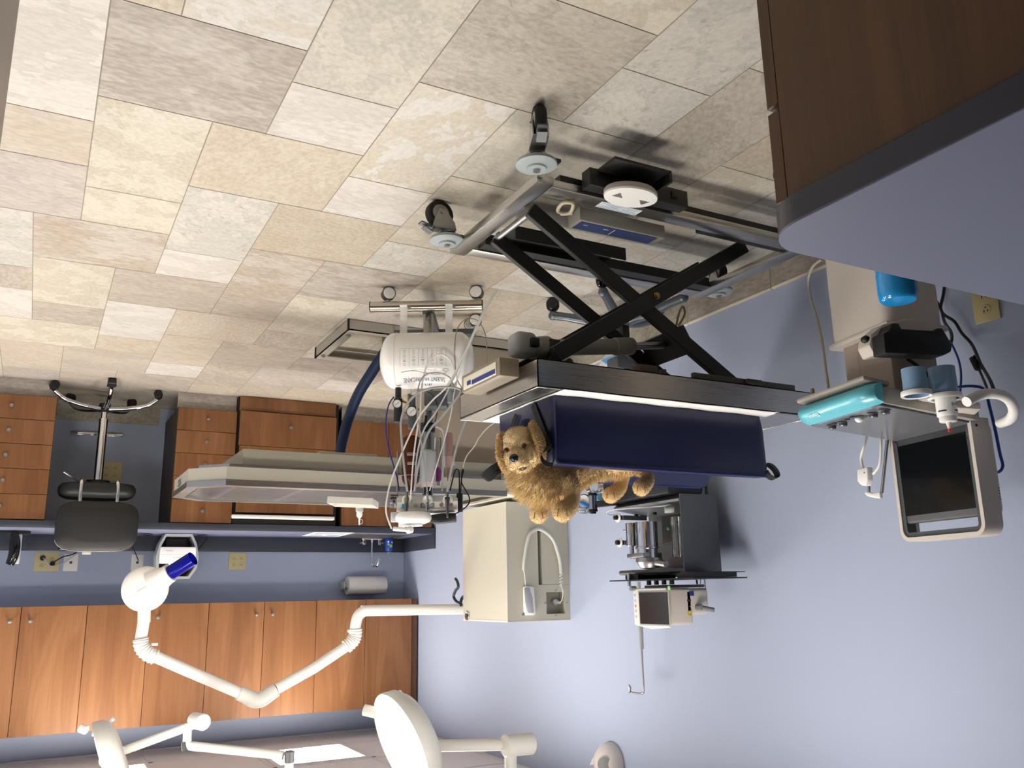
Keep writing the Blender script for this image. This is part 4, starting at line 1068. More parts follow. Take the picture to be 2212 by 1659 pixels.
# side tray
tl, tr = pt(756, 1088, 3.5), pt(850, 1092, 3.5); zt0, zt1 = pt(800, 1083, 3.5).z, pt(800, 1105, 3.62).z
b = MB(); Mt = frame(Vector(((tl.x+tr.x)/2, (tl.y+tr.y)/2, 0)), tr-tl); Lt = (tr-tl).length
b.bx(-Lt/2, Lt/2, -.0, .15, zt0, zt0+.006, bev=.002, M=Mt); 
for (a0, a1, c0, c1) in ((-Lt/2, Lt/2, 0, .004), (-Lt/2, Lt/2, .146, .15), (-Lt/2, -Lt/2+.004, .004, .146), (Lt/2-.004, Lt/2, .004, .146)): b.bx(a0, a1, c0, c1, zt0+.006, zt0+.026, M=Mt)
tray = b.build('side_tray', mat('tray_white', '#dcd9d0', rough=.35), t)
b = MB(); b.cyl(pt(848, 1073, 3.52), pt(852, 1087, 3.52), .004); b.cyl(pt(844, 1070, 3.5), pt(860, 1070, 3.5), .003); b.cyl(pt(844, 1077, 3.5), pt(856, 1077, 3.5), .006); b.build('tray_bracket', BLACKP, t)
b = MB(); b.cyl(pt(859, 975, 3.58), pt(858, 1086, 3.55), .0035, n=10); b.build('side_rod', SATIN, t)
# bottle standing in the tray and a clear jar
def tray_bottle():
    o = pt(772, 1096, 3.47); z = zt0+.0065; o = Vector((o.x, o.y, z))+FH*.05
    r = thing('spray_bottle', 'small clear bottle with a white tip standing on the dental unit tray', 'bottle', o)
    b = MB(); b.lathe([(0, 0), (.014, 0), (.0155, .003), (.0155, .03), (.012, .034)], Matrix.Translation(o), 24); b.build('bottle_body', mat('frost_plastic', '#e6e8e8', rough=.3, trans=.5), r)
    b = MB(); b.lathe([(.012, .034), (.012, .048), (.008, .055), (.004, .058), (.003, .085), (0, .086)], Matrix.Translation(o), 18)
    b.tube([o+Vector((0, 0, .058))+RH*.004, o+Vector((0, 0, .066))+RH*-.012, o+Vector((0, 0, .078))+RH*-.012, o+Vector((0, 0, .084))], .001, 6); b.build('cap', WHITEP, r)
tray_bottle()
o = pt(845, 1100, 3.47); o = Vector((o.x, o.y, zt0+.0065))+FH*.04-RH*.0
b = MB(); b.lathe([(0, 0), (.012, 0), (.0125, .022), (.0115, .022), (.011, .003), (0, .003)], Matrix.Translation(o), 20); solo('clear_jar', 'small clear jar on the dental unit tray next to the head unit', 'jar', b, CLEAR, o)
# bottles hung on the unit
def vbottle(nm, lab, px0, px1, pyb, pyt, d, m_, prof, extra=None):
    c0 = pt((px0+px1)/2, pyb, d); c1 = pt((px0+px1)/2, pyt, d); r = (pt(px1, pyb, d)-pt(px0, pyb, d)).length/2; H_ = c1.z-c0.z
    b = MB(); b.lathe([(r*a_, H_*h_) for a_, h_ in prof], Matrix.Translation((c0.x, c0.y, c0.z)), 28)
    return b.build(nm, m_, t), c0, r, H_
BROWN = mat('amber_plastic', '#5a2f1c', rough=.15, trans=.35, ior=1.3)
ob, c0, r, H_ = vbottle('water_bottle', '', 868, 908, 943, 1060, 3.58, BROWN, [(0, 0), (.7, 0), (.9, .03), (.86, .07), (1, .14), (.95, .3), (1, .4), (1, .72), (.9, .83), (.45, .93), (.38, 1), (0, 1)])
b = MB()
for (zz, wv) in ((.33, .8), (.35, .7), (.37, .8), (.5, .6), (.52, .7), (.54, .6)):
    b.lathe([(r*1.005, H_*zz), (r*1.005, H_*zz+.0015)], Matrix.Translation(c0), 14, a0=-PI/2-wv+fyaw-PI/2, a1=-PI/2+wv*.4+fyaw-PI/2)
b.lathe([(r*1.005, H_*.73), (r*1.005, H_*.735)], Matrix.Translation(c0), 28); b.build('bottle_print', WINK, ob)
FROST = mat('frosted_bottle', '#c9cbd0', rough=.3, trans=.3, ior=1.3)
ob, c0, r, H_ = vbottle('water_bottle', '', 907, 942, 973, 1053, 3.52, FROST, [(0, 0), (.85, 0), (.97, .03), (1, .1), (1, .8), (.97, .88), (.85, .9), (.85, 1), (0, 1)])
b = MB(); b.lathe([(r*.86, H_*.905), (r*.87, H_*.91), (r*.87, H_*.97), (r*.86, H_*.975)], Matrix.Translation(c0), 24); b.build('bottle_cap', mat('pale_pink_cap', '#d9b9b5', rough=.4), ob)
b = MB(); b.cyl(c0+Vector((0, 0, H_)), c0+Vector((0, 0, H_+.03)), r*.5, n=18); b.build('bottle_neck', BLACKP, ob)
ob, c0, r, H_ = vbottle('water_bottle', '', 938, 955, 946, 1050, 3.64, CLEAR, [(0, 0), (.8, 0), (1, .05), (1, .85), (.5, .95), (.5, 1), (0, 1)])
ob, c0, r, H_ = vbottle('water_bottle', '', 962, 978, 935, 1040, 3.64, mat('rosy_clear', '#d8bcb2', rough=.1, trans=.7, ior=1.3), [(0, 0), (.8, 0), (1, .05), (1, .85), (.5, .95), (.5, 1), (0, 1)])
b = MB(); b.prism([pt(942, 1009, 3.56), pt(948, 1009, 3.56), pt(954, 1016, 3.56), pt(953, 1037, 3.56), pt(947, 1041, 3.56), pt(939, 1038, 3.56)], FH*.006, bev=.0015); b.build('tag', mat('purple_tag', '#7a2f74', rough=.5), t)
b = MB(); b.prism([pt(952, 985, 3.7), pt(980, 985, 3.7), pt(982, 1005, 3.7), pt(952, 1008, 3.7)], FH*.002); b.build('instruction_card', PAPER, t)
# hoses
def hose(px_pts, r, m_, d=3.46, ds=None):
    P_ = [pt(x, y, (ds[i] if ds else d)) for i, (x, y) in enumerate(px_pts)]
    b = MB(); b.tube(P_, r, 8, sub=7); return b.build('hose', m_, t)
hose([(880, 1062), (872, 1000), (867, 940), (867, 905), (878, 875), (903, 849), (934, 838), (964, 836), (988, 839), (995, 847), (982, 866), (955, 900), (925, 935), (904, 1004), (895, 1062)], .0048, GTUBE, 3.44)
hose([(846, 1142), (835, 1111), (835, 1082), (844, 1041), (862, 994), (884, 943), (907, 898), (936, 863), (966, 833), (1003, 765), (1043, 677), (1073, 626)], .0035, WTUBE, ds=[3.44]*9+[3.43, 3.44, 3.47])
hose([(887, 1078), (892, 1004), (899, 943), (908, 890), (910, 844), (919, 799), (935, 773), (953, 766), (971, 776), (982, 799), (987, 821), (976, 838)], .0036, WTUBE, 3.455)
hose([(923, 1062), (919, 1025), (913, 976), (903, 902), (900, 861), (907, 825), (917, 812), (932, 806), (951, 806), (972, 816), (979, 832)], .003, GTUBE, 3.45)
hose([(966, 1062), (977, 1004), (993, 943), (1008, 905), (1018, 870), (1022, 835), (1020, 800)], .0048, GTUBE, 3.47)
hose([(928, 1060), (945, 1000), (960, 951), (975, 890), (983, 840), (1006, 765), (1046, 677), (1075, 627)], .0024, WTUBE, ds=[3.46]*5+[3.44, 3.45, 3.475])
hose([(896, 1062), (900, 990), (915, 930), (945, 885), (968, 842), (1001, 770), (1040, 680), (1072, 629)], .0036, CTUBE, ds=[3.5, 3.5, 3.48, 3.46, 3.45, 3.45, 3.46, 3.48])
hose([(1005, 846), (987, 817), (982, 753), (989, 708), (1010, 689), (1034, 695), (1050, 731), (1051, 790)], .0022, mat('tan_wire', '#8d8674', rough=.5), 3.48)
hose([(862, 1060), (856, 1025), (841, 974), (833, 922), (839, 877), (851, 857)], .003, mat('blue_hose', '#26327f', rough=.35), 3.56)
hose([(972, 1060), (982, 1020), (988, 1014), (992, 1025), (992, 1070)], .0028, BLACKP, 3.5)
hose([(994, 1075), (998, 1020), (1001, 1018), (997, 1042), (1012, 1070), (1014, 1085), (1003, 1098), (984, 1110)], .0028, BLACKP, 3.5)
hose([(955, 1062), (957, 1005), (959, 955), (956, 930), (941, 922)], .004, CTUBE, 3.56)
hose([(1000, 1010), (1008, 985), (1024, 965), (1035, 945), (1052, 925), (1070, 912)], .0026, WTUBE, 3.75)
hose([(923, 846), (936, 855), (945, 880), (938, 915), (925, 921), (917, 921)], .002, BLACKP, 3.52)
# ================================================================== anaesthesia machine on a rolling stand
t = thing('anesthesia_machine', 'dark grey anesthesia machine on a rolling stand behind the navy trough', 'anesthesia machine', (-2.30, 3.12, 0))
GUN = mat('gunmetal', '#5d6063', rough=.34, metal=.35)
DKP = mat('dark_panel', '#24262a', rough=.35)
cx, cy = -2.295, 3.12
LEG = mat('leg_grey', '#5f666c', rough=.3, metal=.5)
for k in range(5):
    a = math.radians(32+72*k); d = Vector((math.cos(a), math.sin(a), 0)); r_ = .24 if k in (2,) else .32
    if k == 2: r_ = .22
    b = MB(); o = Vector((cx, cy, 0)); b.tube([o+Vector((0, 0, .125)), o+d*r_*.4+Vector((0, 0, .12)), o+d*r_*.8+Vector((0, 0, .095)), o+d*(r_)+Vector((0, 0, .085))], .02, 12, rs=[.026, .024, .02, .021]); b.sph(o+d*r_+Vector((0, 0, .085)), (.023, .023, .022), 14)
    lg = b.build('leg', LEG, t)
    s = Vector((-d.y, d.x, 0)); c = o+d*r_+Vector((0, 0, .032)); b = MB()
    for q in (-1, 1): b.lathe([(0, 0), (.026, 0), (.031, .004), (.031, .014), (.026, .02), (0, .021)], align(c+s*q*.004, c+s*q*.03), 24)
    b.cyl(c-s*.02, c+s*.02, .008, n=12); b.cyl(c, c+Vector((0, 0, .045)), .009, n=12); b.build('caster', BLACKG, lg)
b = MB(); b.cyl((cx, cy, .1), (cx, cy, .15), .05, n=24, bev=.01); b.build('hub', LEG, t)
b = MB(); b.bx(cx-.02, cx+.02, cy-.025, cy+.03, .15, .95, bev=.004); b.build('column', BLACKP, t)
b = MB(); b.bx(cx-.06, cx+.06, cy-.03, cy+.06, .30, .36, bev=.01); b.build('bag_hook', DGREY, t)
# folded plate body, screen toward the room
X0 = -2.30
b = MB(); 
b.bx(X0-.2, X0-.19, 2.80, 3.26, .955, 1.285, bev=.002)
b.bx(X0-.19, X0, 2.795, 2.80, .955, 1.285, bev=.001)
b.bx(X0-.19, X0-.02, 2.8005, 3.26, 1.262, 1.272, bev=.002)
b.cyl((X0-.02, 2.8005, 1.262), (X0-.02, 3.26, 1.262), .0105, n=20)
b.prism([(X0-.19, 2.8005, 1.01), (X0, 2.8005, .985), (X0+.004, 2.8005, .975), (X0-.02, 2.8005, .955), (X0-.19, 2.8005, .955)], (0, .46, 0))
b.build('chassis', GUN, t)
b = MB(); b.bx(X0-.188, X0-.14, 2.801, 2.87, .99, 1.26); b.bx(X0-.188, X0-.05, 2.80, 2.99, 1.03, 1.15, bev=.004); b.build('inner_panel', DKP, t)
b = MB(); b.bx(X0-.15, X0+.03, 2.83, 3.30, .85, .953, bev=.006); b.build('lower_case', DKP, t)
b = MB(); b.bx(X0-.17, X0-.02, 2.99, 3.33, .865, .90, bev=.004); b.build('lower_bracket', GUN, t)
# vaporiser
def van(y, z0, z1, r, x, m_, n=28): b = MB(); b.cyl((x, y, z0), (x, y, z1), r, n=n, bev=.002); return b
VX = -2.225
p0 = onx(1395, 1128, VX); p1 = onx(1402, 1205, VX); p2 = onx(1398, 1242, VX)
b = MB(); b.lathe([(0, 0), (.046, 0), (.046, .10), (.049, .102), (.049, .108), (.044, .11), (.044, p1.z-p0.z), (0, p1.z-p0.z)], Matrix.Translation(p0), 36); vb = b.build('vaporizer', CHROME, t)
b = MB(); b.lathe([(0, 0), (.055, 0), (.055, .016), (.05, .02), (.045, .03), (.038, .04), (.02, .044), (0, .046)], Matrix.Translation((p1.x, p1.y, p1.z+.001)), 36); b.build('vaporizer_dial', SATIN, vb)
b = MB(); q0 = onx(1362, 1130, VX); q1 = onx(1366, 1180, VX); b.cyl(q0, (q0.x, q0.y, q1.z), .022, n=24, bev=.002); b.cyl((q0.x, q0.y, q1.z), (q0.x, q0.y, p1.z), .009, n=14); b.cyl((q0.x, q0.y, q0.z+.03), (q0.x+.005, q0.y+.045, q0.z+.03), .005, n=10); b.build('filler_port', CHROME, vb)
b = MB(); b.bx(VX-.045, VX+.05, p1.y-.03, p1.y+.085, p1.z-.02, p1.z-.001, bev=.003); b.cyl((VX, p1.y-.04, p1.z+.02), (VX, p1.y-.11, p1.z+.03), .013, n=16); b.build('vaporizer_mount', SATIN, vb)
# flowmeter tube and knobs
f0, f1 = onx(1455, 1116, X0+.005), onx(1464, 1204, X0+.005)
b = MB(); b.bx(X0-.02, X0+.012, f0.y-.022, f0.y+.016, f0.z, f1.z, bev=.004); b.build('flowmeter', CLEAR, t)
b = MB(); b.cyl((X0-.003, f0.y, f0.z+.01), (X0-.003, f0.y, f1.z-.01), .005, n=12); b.build('flow_scale', SATIN, t)
GRN = mat('green_cap', '#3f8a62', rough=.35)
q = onx(1435, 1102, X0+.02); b = MB(); b.cyl(q-Vector((.035, 0, 0))+Vector((0, -.02, 0)), q, .013, n=20, bev=.002); kn = b.build('flow_knob', mat('pale_knob', '#b9c4bb', rough=.3), t)
b = MB(); b.lathe([(0, 0.001), (.008, 0.001), (.011, 0.0015)], align(q, q+Vector((1, .55, .05))), 18); b.build('knob_cap', GRN, kn)
q = onx(1443, 1142, X0+.0); b = MB(); b.sph(q, .007, 12); b.build('indicator', GRN, t)
for (px_, py_) in ((1333, 1118), (1337, 1172)):
    q = onx(px_, py_, X0-.19+.012); q = onx(px_, py_, X0-.01); b = MB(); M = align(q-Vector((.02, 0, 0)), q)
    b.lathe([(.010, .014), (.021, .014), (.022, .018), (.016, .021), (.010, .02)], M, 28); po = b.build('port_ring', WHITEP, t)
    b = MB(); b.lathe([(0, 0), (.011, 0), (.0105, .035), (.006, .037), (0, .037)], M, 20); b.build('port_cone', BLACKP, po)
    b = MB(); b.beam(q-Vector((.03, .0, 0)), q-Vector((.16, .0, 0)), .02, .02); b.build('port_stem', GUN, po)
for (px_, py_) in ((1373, 1113), (1413, 1109)):
    q = onx(px_, py_, X0); b = MB(); b.cyl(q-Vector((.01, 0, 0)), q+Vector((.0035, 0, 0)), .006, n=14); b.build('screw', BLACKP, t)
# breathing parts below the case
q = onx(1281, 1090, -2.16); b = MB(); b.cyl(q-Vector((0, 0, .04)), q+Vector((0, 0, .022)), .018, n=24, bev=.001); pv = b.build('pop_off_valve', CHROME, t)
b = MB(); b.cyl(q+Vector((0, 0, .022)), q+Vector((0, 0, .031)), .020, n=24); b.cyl(q-Vector((0, 0, .05)), q-Vector((0, 0, .04)), .020, n=24); b.cyl(q+Vector((0, 0, .03)), q+Vector((0, 0, .04)), .013, n=18); b.build('valve_cap', BLACKP, pv)
b = MB(); b.beam(q, (X0-.02, 3.26, q.z-.02), .03, .03, bev=.005); b.build('valve_arm', GUN, t)
q = onx(1258, 1083, -2.14); b = MB(); b.lathe([(0, 0), (.033, 0), (.034, .02), (.03, .022)], align(q-Vector((.03, -.015, 0)), q), 32); pg = b.build('pressure_gauge', BLACKP, t)
b = MB(); b.lathe([(.031, .0205), (0, .021)], align(q-Vector((.03, -.015, 0)), q), 32); b.build('dial', mat('dial_white', '#e8e8e6'), pg)
q = onx(1262, 1096, -2.16); b = MB(); b.tube([q+Vector((0, .035, .0)), q+Vector((.02, .02, -.012)), q+Vector((.025, 0, -.018)), q+Vector((.02, -.02, -.014)), q+Vector((0, -.035, 0))], .009, 10); b.build('blue_hose', mat('bright_blue', '#2b7fd6', rough=.35), t)
q = onx(1262, 1102, -2.15); b = MB(); b.lathe([(.03, 0), (.032, .012), (.024, .024), (.01, .028), (0, .028)], Matrix.Translation(q+Vector((0, 0, -.012))), 26); b.cyl(q+Vector((0, -.02, .004)), q+Vector((0, -.06, .012)), .009, n=14); b.build('dome_valve', CLEAR, t)
q = onx(1283, 1052, -2.2); b = MB(); b.cyl(q+Vector((0, .03, 0)), q+Vector((0, -.04, 0)), .03, n=24, bev=.006); b.build('canister', CLEAR, t)
q = onx(1298, 1073, -2.18); b = MB(); b.cyl(q-Vector((0, 0, .014)), q+Vector((0, 0, .014)), .016, n=18); b.build('blue_fitting', mat('teal_fitting', '#4f8298', rough=.2, trans=.3), t)
b = MB(); b.tube([onx(1330, 1113, -2.28), onx(1315, 1112, -2.24), onx(1311, 1107, -2.23), onx(1320, 1102, -2.23), onx(1360, 1098, -2.26), onx(1410, 1095, -2.28), onx(1445, 1090, -2.32), onx(1462, 1075, -2.38), onx(1468, 1050, -2.42)], .0028, 8); b.build('sample_tube', CTUBE, t)
b = MB(); b.tube([onx(1490, 1105, -2.45), onx(1505, 1102, -2.46), onx(1518, 1090, -2.47), onx(1526, 1072, -2.48), onx(1525, 1045, -2.5)], .0065, 10); b.build('oxygen_hose', mat('green_hose', '#1f5a45', rough=.4), t)
b = MB(); b.tube([onx(1508, 1045, -2.5), onx(1503, 1065, -2.5), onx(1499, 1110, -2.5), onx(1495, 1160, -2.5), onx(1500, 1215, -2.5), onx(1506, 1262, -2.5)], .004, 8); q = onx(1508, 1056, -2.5); b.bx(q.x-.012, q.x+.012, q.y-.016, q.y+.016, q.z-.02, q.z+.015, bev=.005); b.build('power_cord', BLACKP, t)
# shelf rails
s0, s1 = onx(1343, 1258, -2.25), onx(1535, 1249, -2.25)
zz = 1.296; b = MB()
b.bx(-2.50, -2.225, 2.655, 3.215, zz-.002, zz+.003); b.bx(-2.50, -2.20, 2.665, 2.70, zz-.024, zz-.021)
b.bx(-2.45, -2.25, 2.66, 2.78, zz-.022, zz-.003); b.bx(-2.45, -2.25, 3.04, 3.13, zz-.022, zz-.003); b.bx(-2.46, -2.43, 2.84, 3.0, zz-.022, zz-.002); b.build('shelf', BLACKP, t)
b = MB(); b.cyl((-2.24, 3.09, 1.268), (-2.24, 3.09, 1.32), .008, n=14); b.build('shelf_post', CHROME, t)
for y in (2.82, 2.87, 2.92, 2.97):
    b = MB(); b.bx(-2.26, -2.245, y-.006, y+.006, zz+.0035, zz+.022); b.build('shelf_clip', BLACKP, t)
# IV pole behind the monitor
ip = onx(1384, 1365, -2.47); it = onx(1393, 1500, -2.47)
b = MB(); b.cyl((ip.x, ip.y, 1.30), (ip.x, ip.y, ip.z+.075), .011, n=16); b.build('pole_sleeve', LGREY, t)
k0 = onx(1363, 1500, -2.47); b = MB()
b.tube([(ip.x, ip.y, ip.z+.07), (ip.x, ip.y, ip.z+.15), (ip.x, ip.y, it.z-.02), (ip.x, ip.y+.01, it.z-.004), (ip.x, ip.y+.03, it.z), (ip.x, k0.y-.005, it.z), (ip.x, k0.y+.006, it.z-.012), (ip.x+.006, k0.y+.002, it.z-.03), (ip.x+.008, k0.y-.008, it.z-.02), (ip.x+.006, k0.y+.0, it.z-.004), (ip.x, k0.y+.012, it.z+.002)], .0045, 10); b.build('iv_pole', SATIN, t)

# patient monitor on the shelf: its own thing
P0 = Vector((-2.33, 2.93, zz+.0225))
m = thing('patient_monitor', 'white patient monitor with a dark square screen on the anesthesia machine shelf', 'monitor', P0)
yl, yr, zb, zt_ = onx(1370, 1275, -2.21).y, onx(1452, 1270, -2.21).y, 1.33, 1.487
yl, yr = 3.02, 2.80
b = MB(); b.prism([(-2.225, yl, zb), (-2.225, yl, zt_-.01), (-2.225, (yl+yr)/2, zt_+.004), (-2.225, yr, zt_-.004), (-2.225, yr, zb)], (.022, 0, 0), bev=.007, seg=3); fr = b.build('front_bezel', WHITEP, m)
b = MB(); b.bx(-2.34, -2.226, yr+.004, yl-.004, zb+.002, zt_-.012, bev=.012, seg=3); b.bx(-2.425, -2.30, yr+.004, yl-.02, zb+.004, zt_-.05, bev=.014, seg=3); b.build('monitor_case', BEIGE, m)
b = MB(); b.bx(-2.42, -2.25, yr+.02, yl-.02, zz+.0235, zb+.001, bev=.003); b.build('foot', DGREY, m)
sa, sb = onx(1381, 1281, -2.202), onx(1446, 1349, -2.202)
b = MB(); b.bx(-2.2045, -2.2015, sb.y-.008, sa.y+.008, sa.z-.009, sb.z+.008, bev=.001); b.build('screen_frame', mat('warm_grey', '#a9a7a1', rough=.4), m)
b = MB(); b.bx(-2.2018, -2.1995, sb.y, sa.y, sa.z-.002, sb.z+.001); b.build('screen', mat('monitor_screen', '#2b2a2a', rough=.12), m)
q = onx(1445, 1270, -2.202); b = MB(); b.lathe([(0, .0015), (.008, .001), (.009, 0)], align(q, q+Vector((1, 0, 0))), 20); b.build('power_button', mat('green_button', '#8fd07f', rough=.4), m)
q = onx(1369, 1271, -2.20); b = MB(); b.cyl(q-Vector((.01, 0, 0)), q+Vector((.018, 0, 0)), .010, n=18, bev=.002); b.build('dial_knob', GREYP, m)
for i, py_ in enumerate((1286, 1298, 1309, 1320, 1332)):
    q = onx(1371+i*.9, py_, -2.2015); b = MB(); b.lathe([(0, .001), (.0045, .0008), (.005, 0)], align(q, q+Vector((1, 0, 0))), 16); b.build('button', mat('orange_button', '#e08a3c') if i == 2 else mat('pale_blue_button', '#aebdd6'), m)
yy = yr+.0035
def side(px_, py_): return ony(px_, py_, yy)
q = side(1494, 1282); b = MB(); b.bx(q.x-.012, q.x+.012, yy-.0006, yy+.001, q.z-.009, q.z+.009); b.build('side_label', mat('navy_label', '#2a2f66'), m)
q = side(1488, 1297); b = MB(); b.bx(q.x-.01, q.x+.008, yy-.001, yy+.001, q.z-.004, q.z+.004); b.build('usb_port', BINK, m)
q = side(1497, 1312); b = MB(); b.cyl(q+Vector((-.02, .002, .0)), q+Vector((-.02, -.03, .0)), .012, n=16, bev=.003); b.cyl(q+Vector((-.02, -.02, .0)), q+Vector((-.07, -.045, .012)), .009, n=14, bev=.002); b.build('gas_connector', GREYP, m)
q = side(1490, 1325); b = MB(); b.lathe([(.006, .002), (.011, .002), (.011, 0)], align(q, q-Vector((0, 1, 0))), 20); b.build('yellow_socket', mat('yellow_ring', '#d3bc3a'), m)
b = MB(); b.tube([side(1497, 1312)+Vector((-.06, -.045, .01)), onx(1522, 1305, -2.46), onx(1524, 1275, -2.47), onx(1521, 1245, -2.47), onx(1515, 1210, -2.46), onx(1506, 1180, -2.44), onx(1496, 1150, -2.42), onx(1488, 1130, -2.38)], .003, 8); b.build('sample_line', CTUBE, m)
b = MB(); b.tube([side(1490, 1310), onx(1507, 1295, -2.44), onx(1513, 1262, -2.45), onx(1513, 1225, -2.45), onx(1508, 1190, -2.44), onx(1500, 1155, -2.43)], .0022, 8); b.build('sample_line', CTUBE, m)
ORG = mat('orange_tag', '#e0812f', rough=.45)
q = onx(1516, 1200, -2.455); b = MB(); b.lathe([(0, 0), (.009, 0), (.009, .002), (0, .002)], align(q, q+Vector((.8, -.6, 0))), 10); b.build('tag', mat('orange_red_tag', '#d9622c', rough=.45), m)
b = MB(); b.beam(onx(1493, 1151, -2.41), onx(1500, 1162, -2.41), .012, .008, bev=.002); b.build('tag', ORG, m)
# white supply bag hanging at the stand, blue tape
q = onx(1320, 775, -2.33); b = MB(); b.prism([onx(1292, 792, -2.33), onx(1300, 775, -2.33), onx(1318, 755, -2.33), onx(1338, 745, -2.33), onx(1340, 792, -2.33)], (-.02, .0, 0), bev=.004); o = solo('supply_pouch', 'clear white supply pouch with blue bands hanging low behind the lift table', 'pouch', b, mat('pouch_white', '#cfd3d3', rough=.35), q)
b = MB(); b.prism([onx(1300, 778, -2.328), onx(1340, 766, -2.328), onx(1340, 778, -2.328), onx(1310, 786, -2.328)], (.004, 0, 0)); b.build('band', mat('sky_band', '#4c9ad6', rough=.4), o)
# ================================================================== ultrasound cart
n_ = Vector((.978, .207, 0)).normalized(); yv = Vector((-n_.y, n_.x, 0)); Cc = Vector((-2.106, 1.625, 0))
t = thing('ultrasound_cart', 'beige ultrasound cart with a teal front handle and dark screen by the left wall', 'ultrasound machine', Cc)
U = frame(Cc, n_)
UI = U.inverted()
def L(x, y, z): return U @ Vector((x, y, z))
def onp(px_, py_, lx):  # pixel on the cart's plane local x = lx
    d = ray(px_, py_); P = L(lx, 0, 0); k = (P-CAM).dot(n_)/d.dot(n_); return CAM+d*k
def onpy(px_, py_, ly):
    d = ray(px_, py_); P = L(0, ly, 0); k = (P-CAM).dot(yv)/d.dot(yv); return CAM+d*k
PEARL = mat('pearl_beige', '#cbc3ba', rough=.42); PANEL = mat('console_grey', '#5e6066', rough=.22, spec=.5)
TEAL = mat('teal_plastic', '#5fb6c4', rough=.28, coat=.2)
# column
b = MB(); b.lathe([(0, 0), (.30, 0), (.31, .03), (.27, .06), (.12, .09), (.0, .09)], Matrix.Translation(L(-.06, -.0, .045)) @ Matrix.Diagonal((.8, .85, 1, 1)), 32); b.build('base', PEARL, t)
for (lx, ly) in ((.12, .2), (.12, -.2), (-.26, .2), (-.26, -.2)):
    p = L(lx, ly, .03); b = MB(); s = yv; b.cyl(p-s*.015, p+s*.015, .03, n=20, bev=.004); b.cyl(p, p+Vector((0, 0, .05)), .01, n=12); b.build('caster', DGREY, t)
CY = -.005
b = MB(); b.bx(-.13, .07, CY-.125, CY+.125, .08, .635, bev=.03, seg=4, edges=2, M=U); b.build('outer_column', PEARL, t)
b = MB(); b.bx(-.135, .075, CY-.13, CY+.13, .625, .645, bev=.008, seg=2, M=U); b.build('column_collar', PEARL, t)
b = MB(); b.bx(-.11, .05, CY-.1, CY+.1, .64, .82, bev=.012, seg=2, edges=2, M=U); b.bx(.05, .0505, CY+.03, CY+.0306, .65, .81, M=U); b.build('inner_column', mat('inner_tan', '#a89a8e', rough=.45), t)
b = MB(); b.bx(-.05, .0, CY+.1, CY+.105, .646, .81, M=U); b.build('column_slot', mat('slot_grey', '#4a4942', rough=.5), t)
# console
Pf, Pb = L(.14, 0, .87), L(-.14, 0, .905)
sl = (.905-.87)/.28
def zc(x): return .87-(x-.14)*sl
b = MB()
for i, (x0, x1, w0, w1) in enumerate(((-.17, .14, .165, .157),)):
    poly = [L(-.17, -.165, zc(-.17)-.002), L(.14, -.157, zc(.14)-.002), L(.14, .157, zc(.14)-.002), L(-.17, .165, zc(-.17)-.002)]
    b.prism(poly, (0, 0, -.05), bev=.01, seg=2)
b.build('console_body', mat('console_pearl', '#a9a49c', rough=.4), t)
b = MB(); b.prism([L(-.15, -.148, zc(-.15)-.0005), L(.143, -.150, zc(.143)-.0005), L(.148, -.14, zc(.148)-.0005), L(.148, .14, zc(.148)-.0005), L(.143, .150, zc(.143)-.0005), L(-.15, .148, zc(-.15)-.0005)], (0, 0, .004)); b.build('control_panel', PANEL, t)
for (ly, r_, m_) in ((-.122, .0115, DGREY), (-.075, .0115, DGREY), (.055, .0115, DGREY), (.105, .011, DGREY)):
    z = zc(.105)+.0035; b = MB(); b.lathe([(.016, 0), (.0165, .0012), (.012, .002), (r_, .002), (r_, .010), (r_*.8, .0125), (0, .0115)], Matrix.Translation(L(.105, ly, z)), 22); b.build('rotary_knob', mat('knob_silver', '#6a6c70', rough=.2, metal=.5), t)
z = zc(.105)+.0035; b = MB(); b.lathe([(.025, 0), (.0255, .0015), (.014, .003)], Matrix.Translation(L(.105, -.015, z)), 28); tb_ = b.build('trackball_ring', mat('knob_dark', '#44464a', rough=.25), t)
b = MB(); b.sph(L(.105, -.015, z+.002), .0125, 20); b.build('trackball', mat('trackball_white', '#e2e2e4', rough=.12), tb_)
for ly in (-.047, .018, .078):
    b = MB(); b.lathe([(0, .003), (.009, .0025), (.010, 0)], Matrix.Translation(L(.118 if ly > 0 else .1, ly, z)) @ Matrix.Diagonal((.6, 1, 1, 1)), 18); b.build('key', mat('knob_dark', '#44464a'), t)
# teal handle, a rounded bar across the front
b = MB(); N = 13; vs = []; prof2 = [(-.006, .0015), (.030, -.007), (.046, -.02), (.05, -.032), (.043, -.046), (.02, -.058), (-.006, -.062)]
rows = []
for i in range(N+1):
    ly = -.166+.332*i/N; k = abs(ly)/.166; sq = 1-.55*max(0, (k-.72)/.28)**2.2
    rows.append([L(.148+x*sq if x > 0 else .148+x, ly, .872+h*(.75+.25*sq)-(1-sq)*.012) for x, h in prof2])
n = len(prof2); vs = [p for r_ in rows for p in r_]
fs = [[i*n+k, i*n+(k+1) % n, (i+1)*n+(k+1) % n, (i+1)*n+k] for i in range(N) for k in range(n)]
fs += [list(range(n))[::-1], [N*n+k for k in range(n)]]
b.add(vs, fs); th_ = b.build('front_handle', TEAL, t, smooth=50)
text('lettering', 'Ebox', face_frame(L(.191, .075, .8525), -yv*-1, (-n_*.9+Vector((0, 0, 1)))*1) if False else face_frame(L(.190, .07, .8585), yv, Vector((0, 0, 1))*.5-n_*.9), .022, mat('pale_lettering', '#e9fbff', rough=.4), th_, ext=.0008)
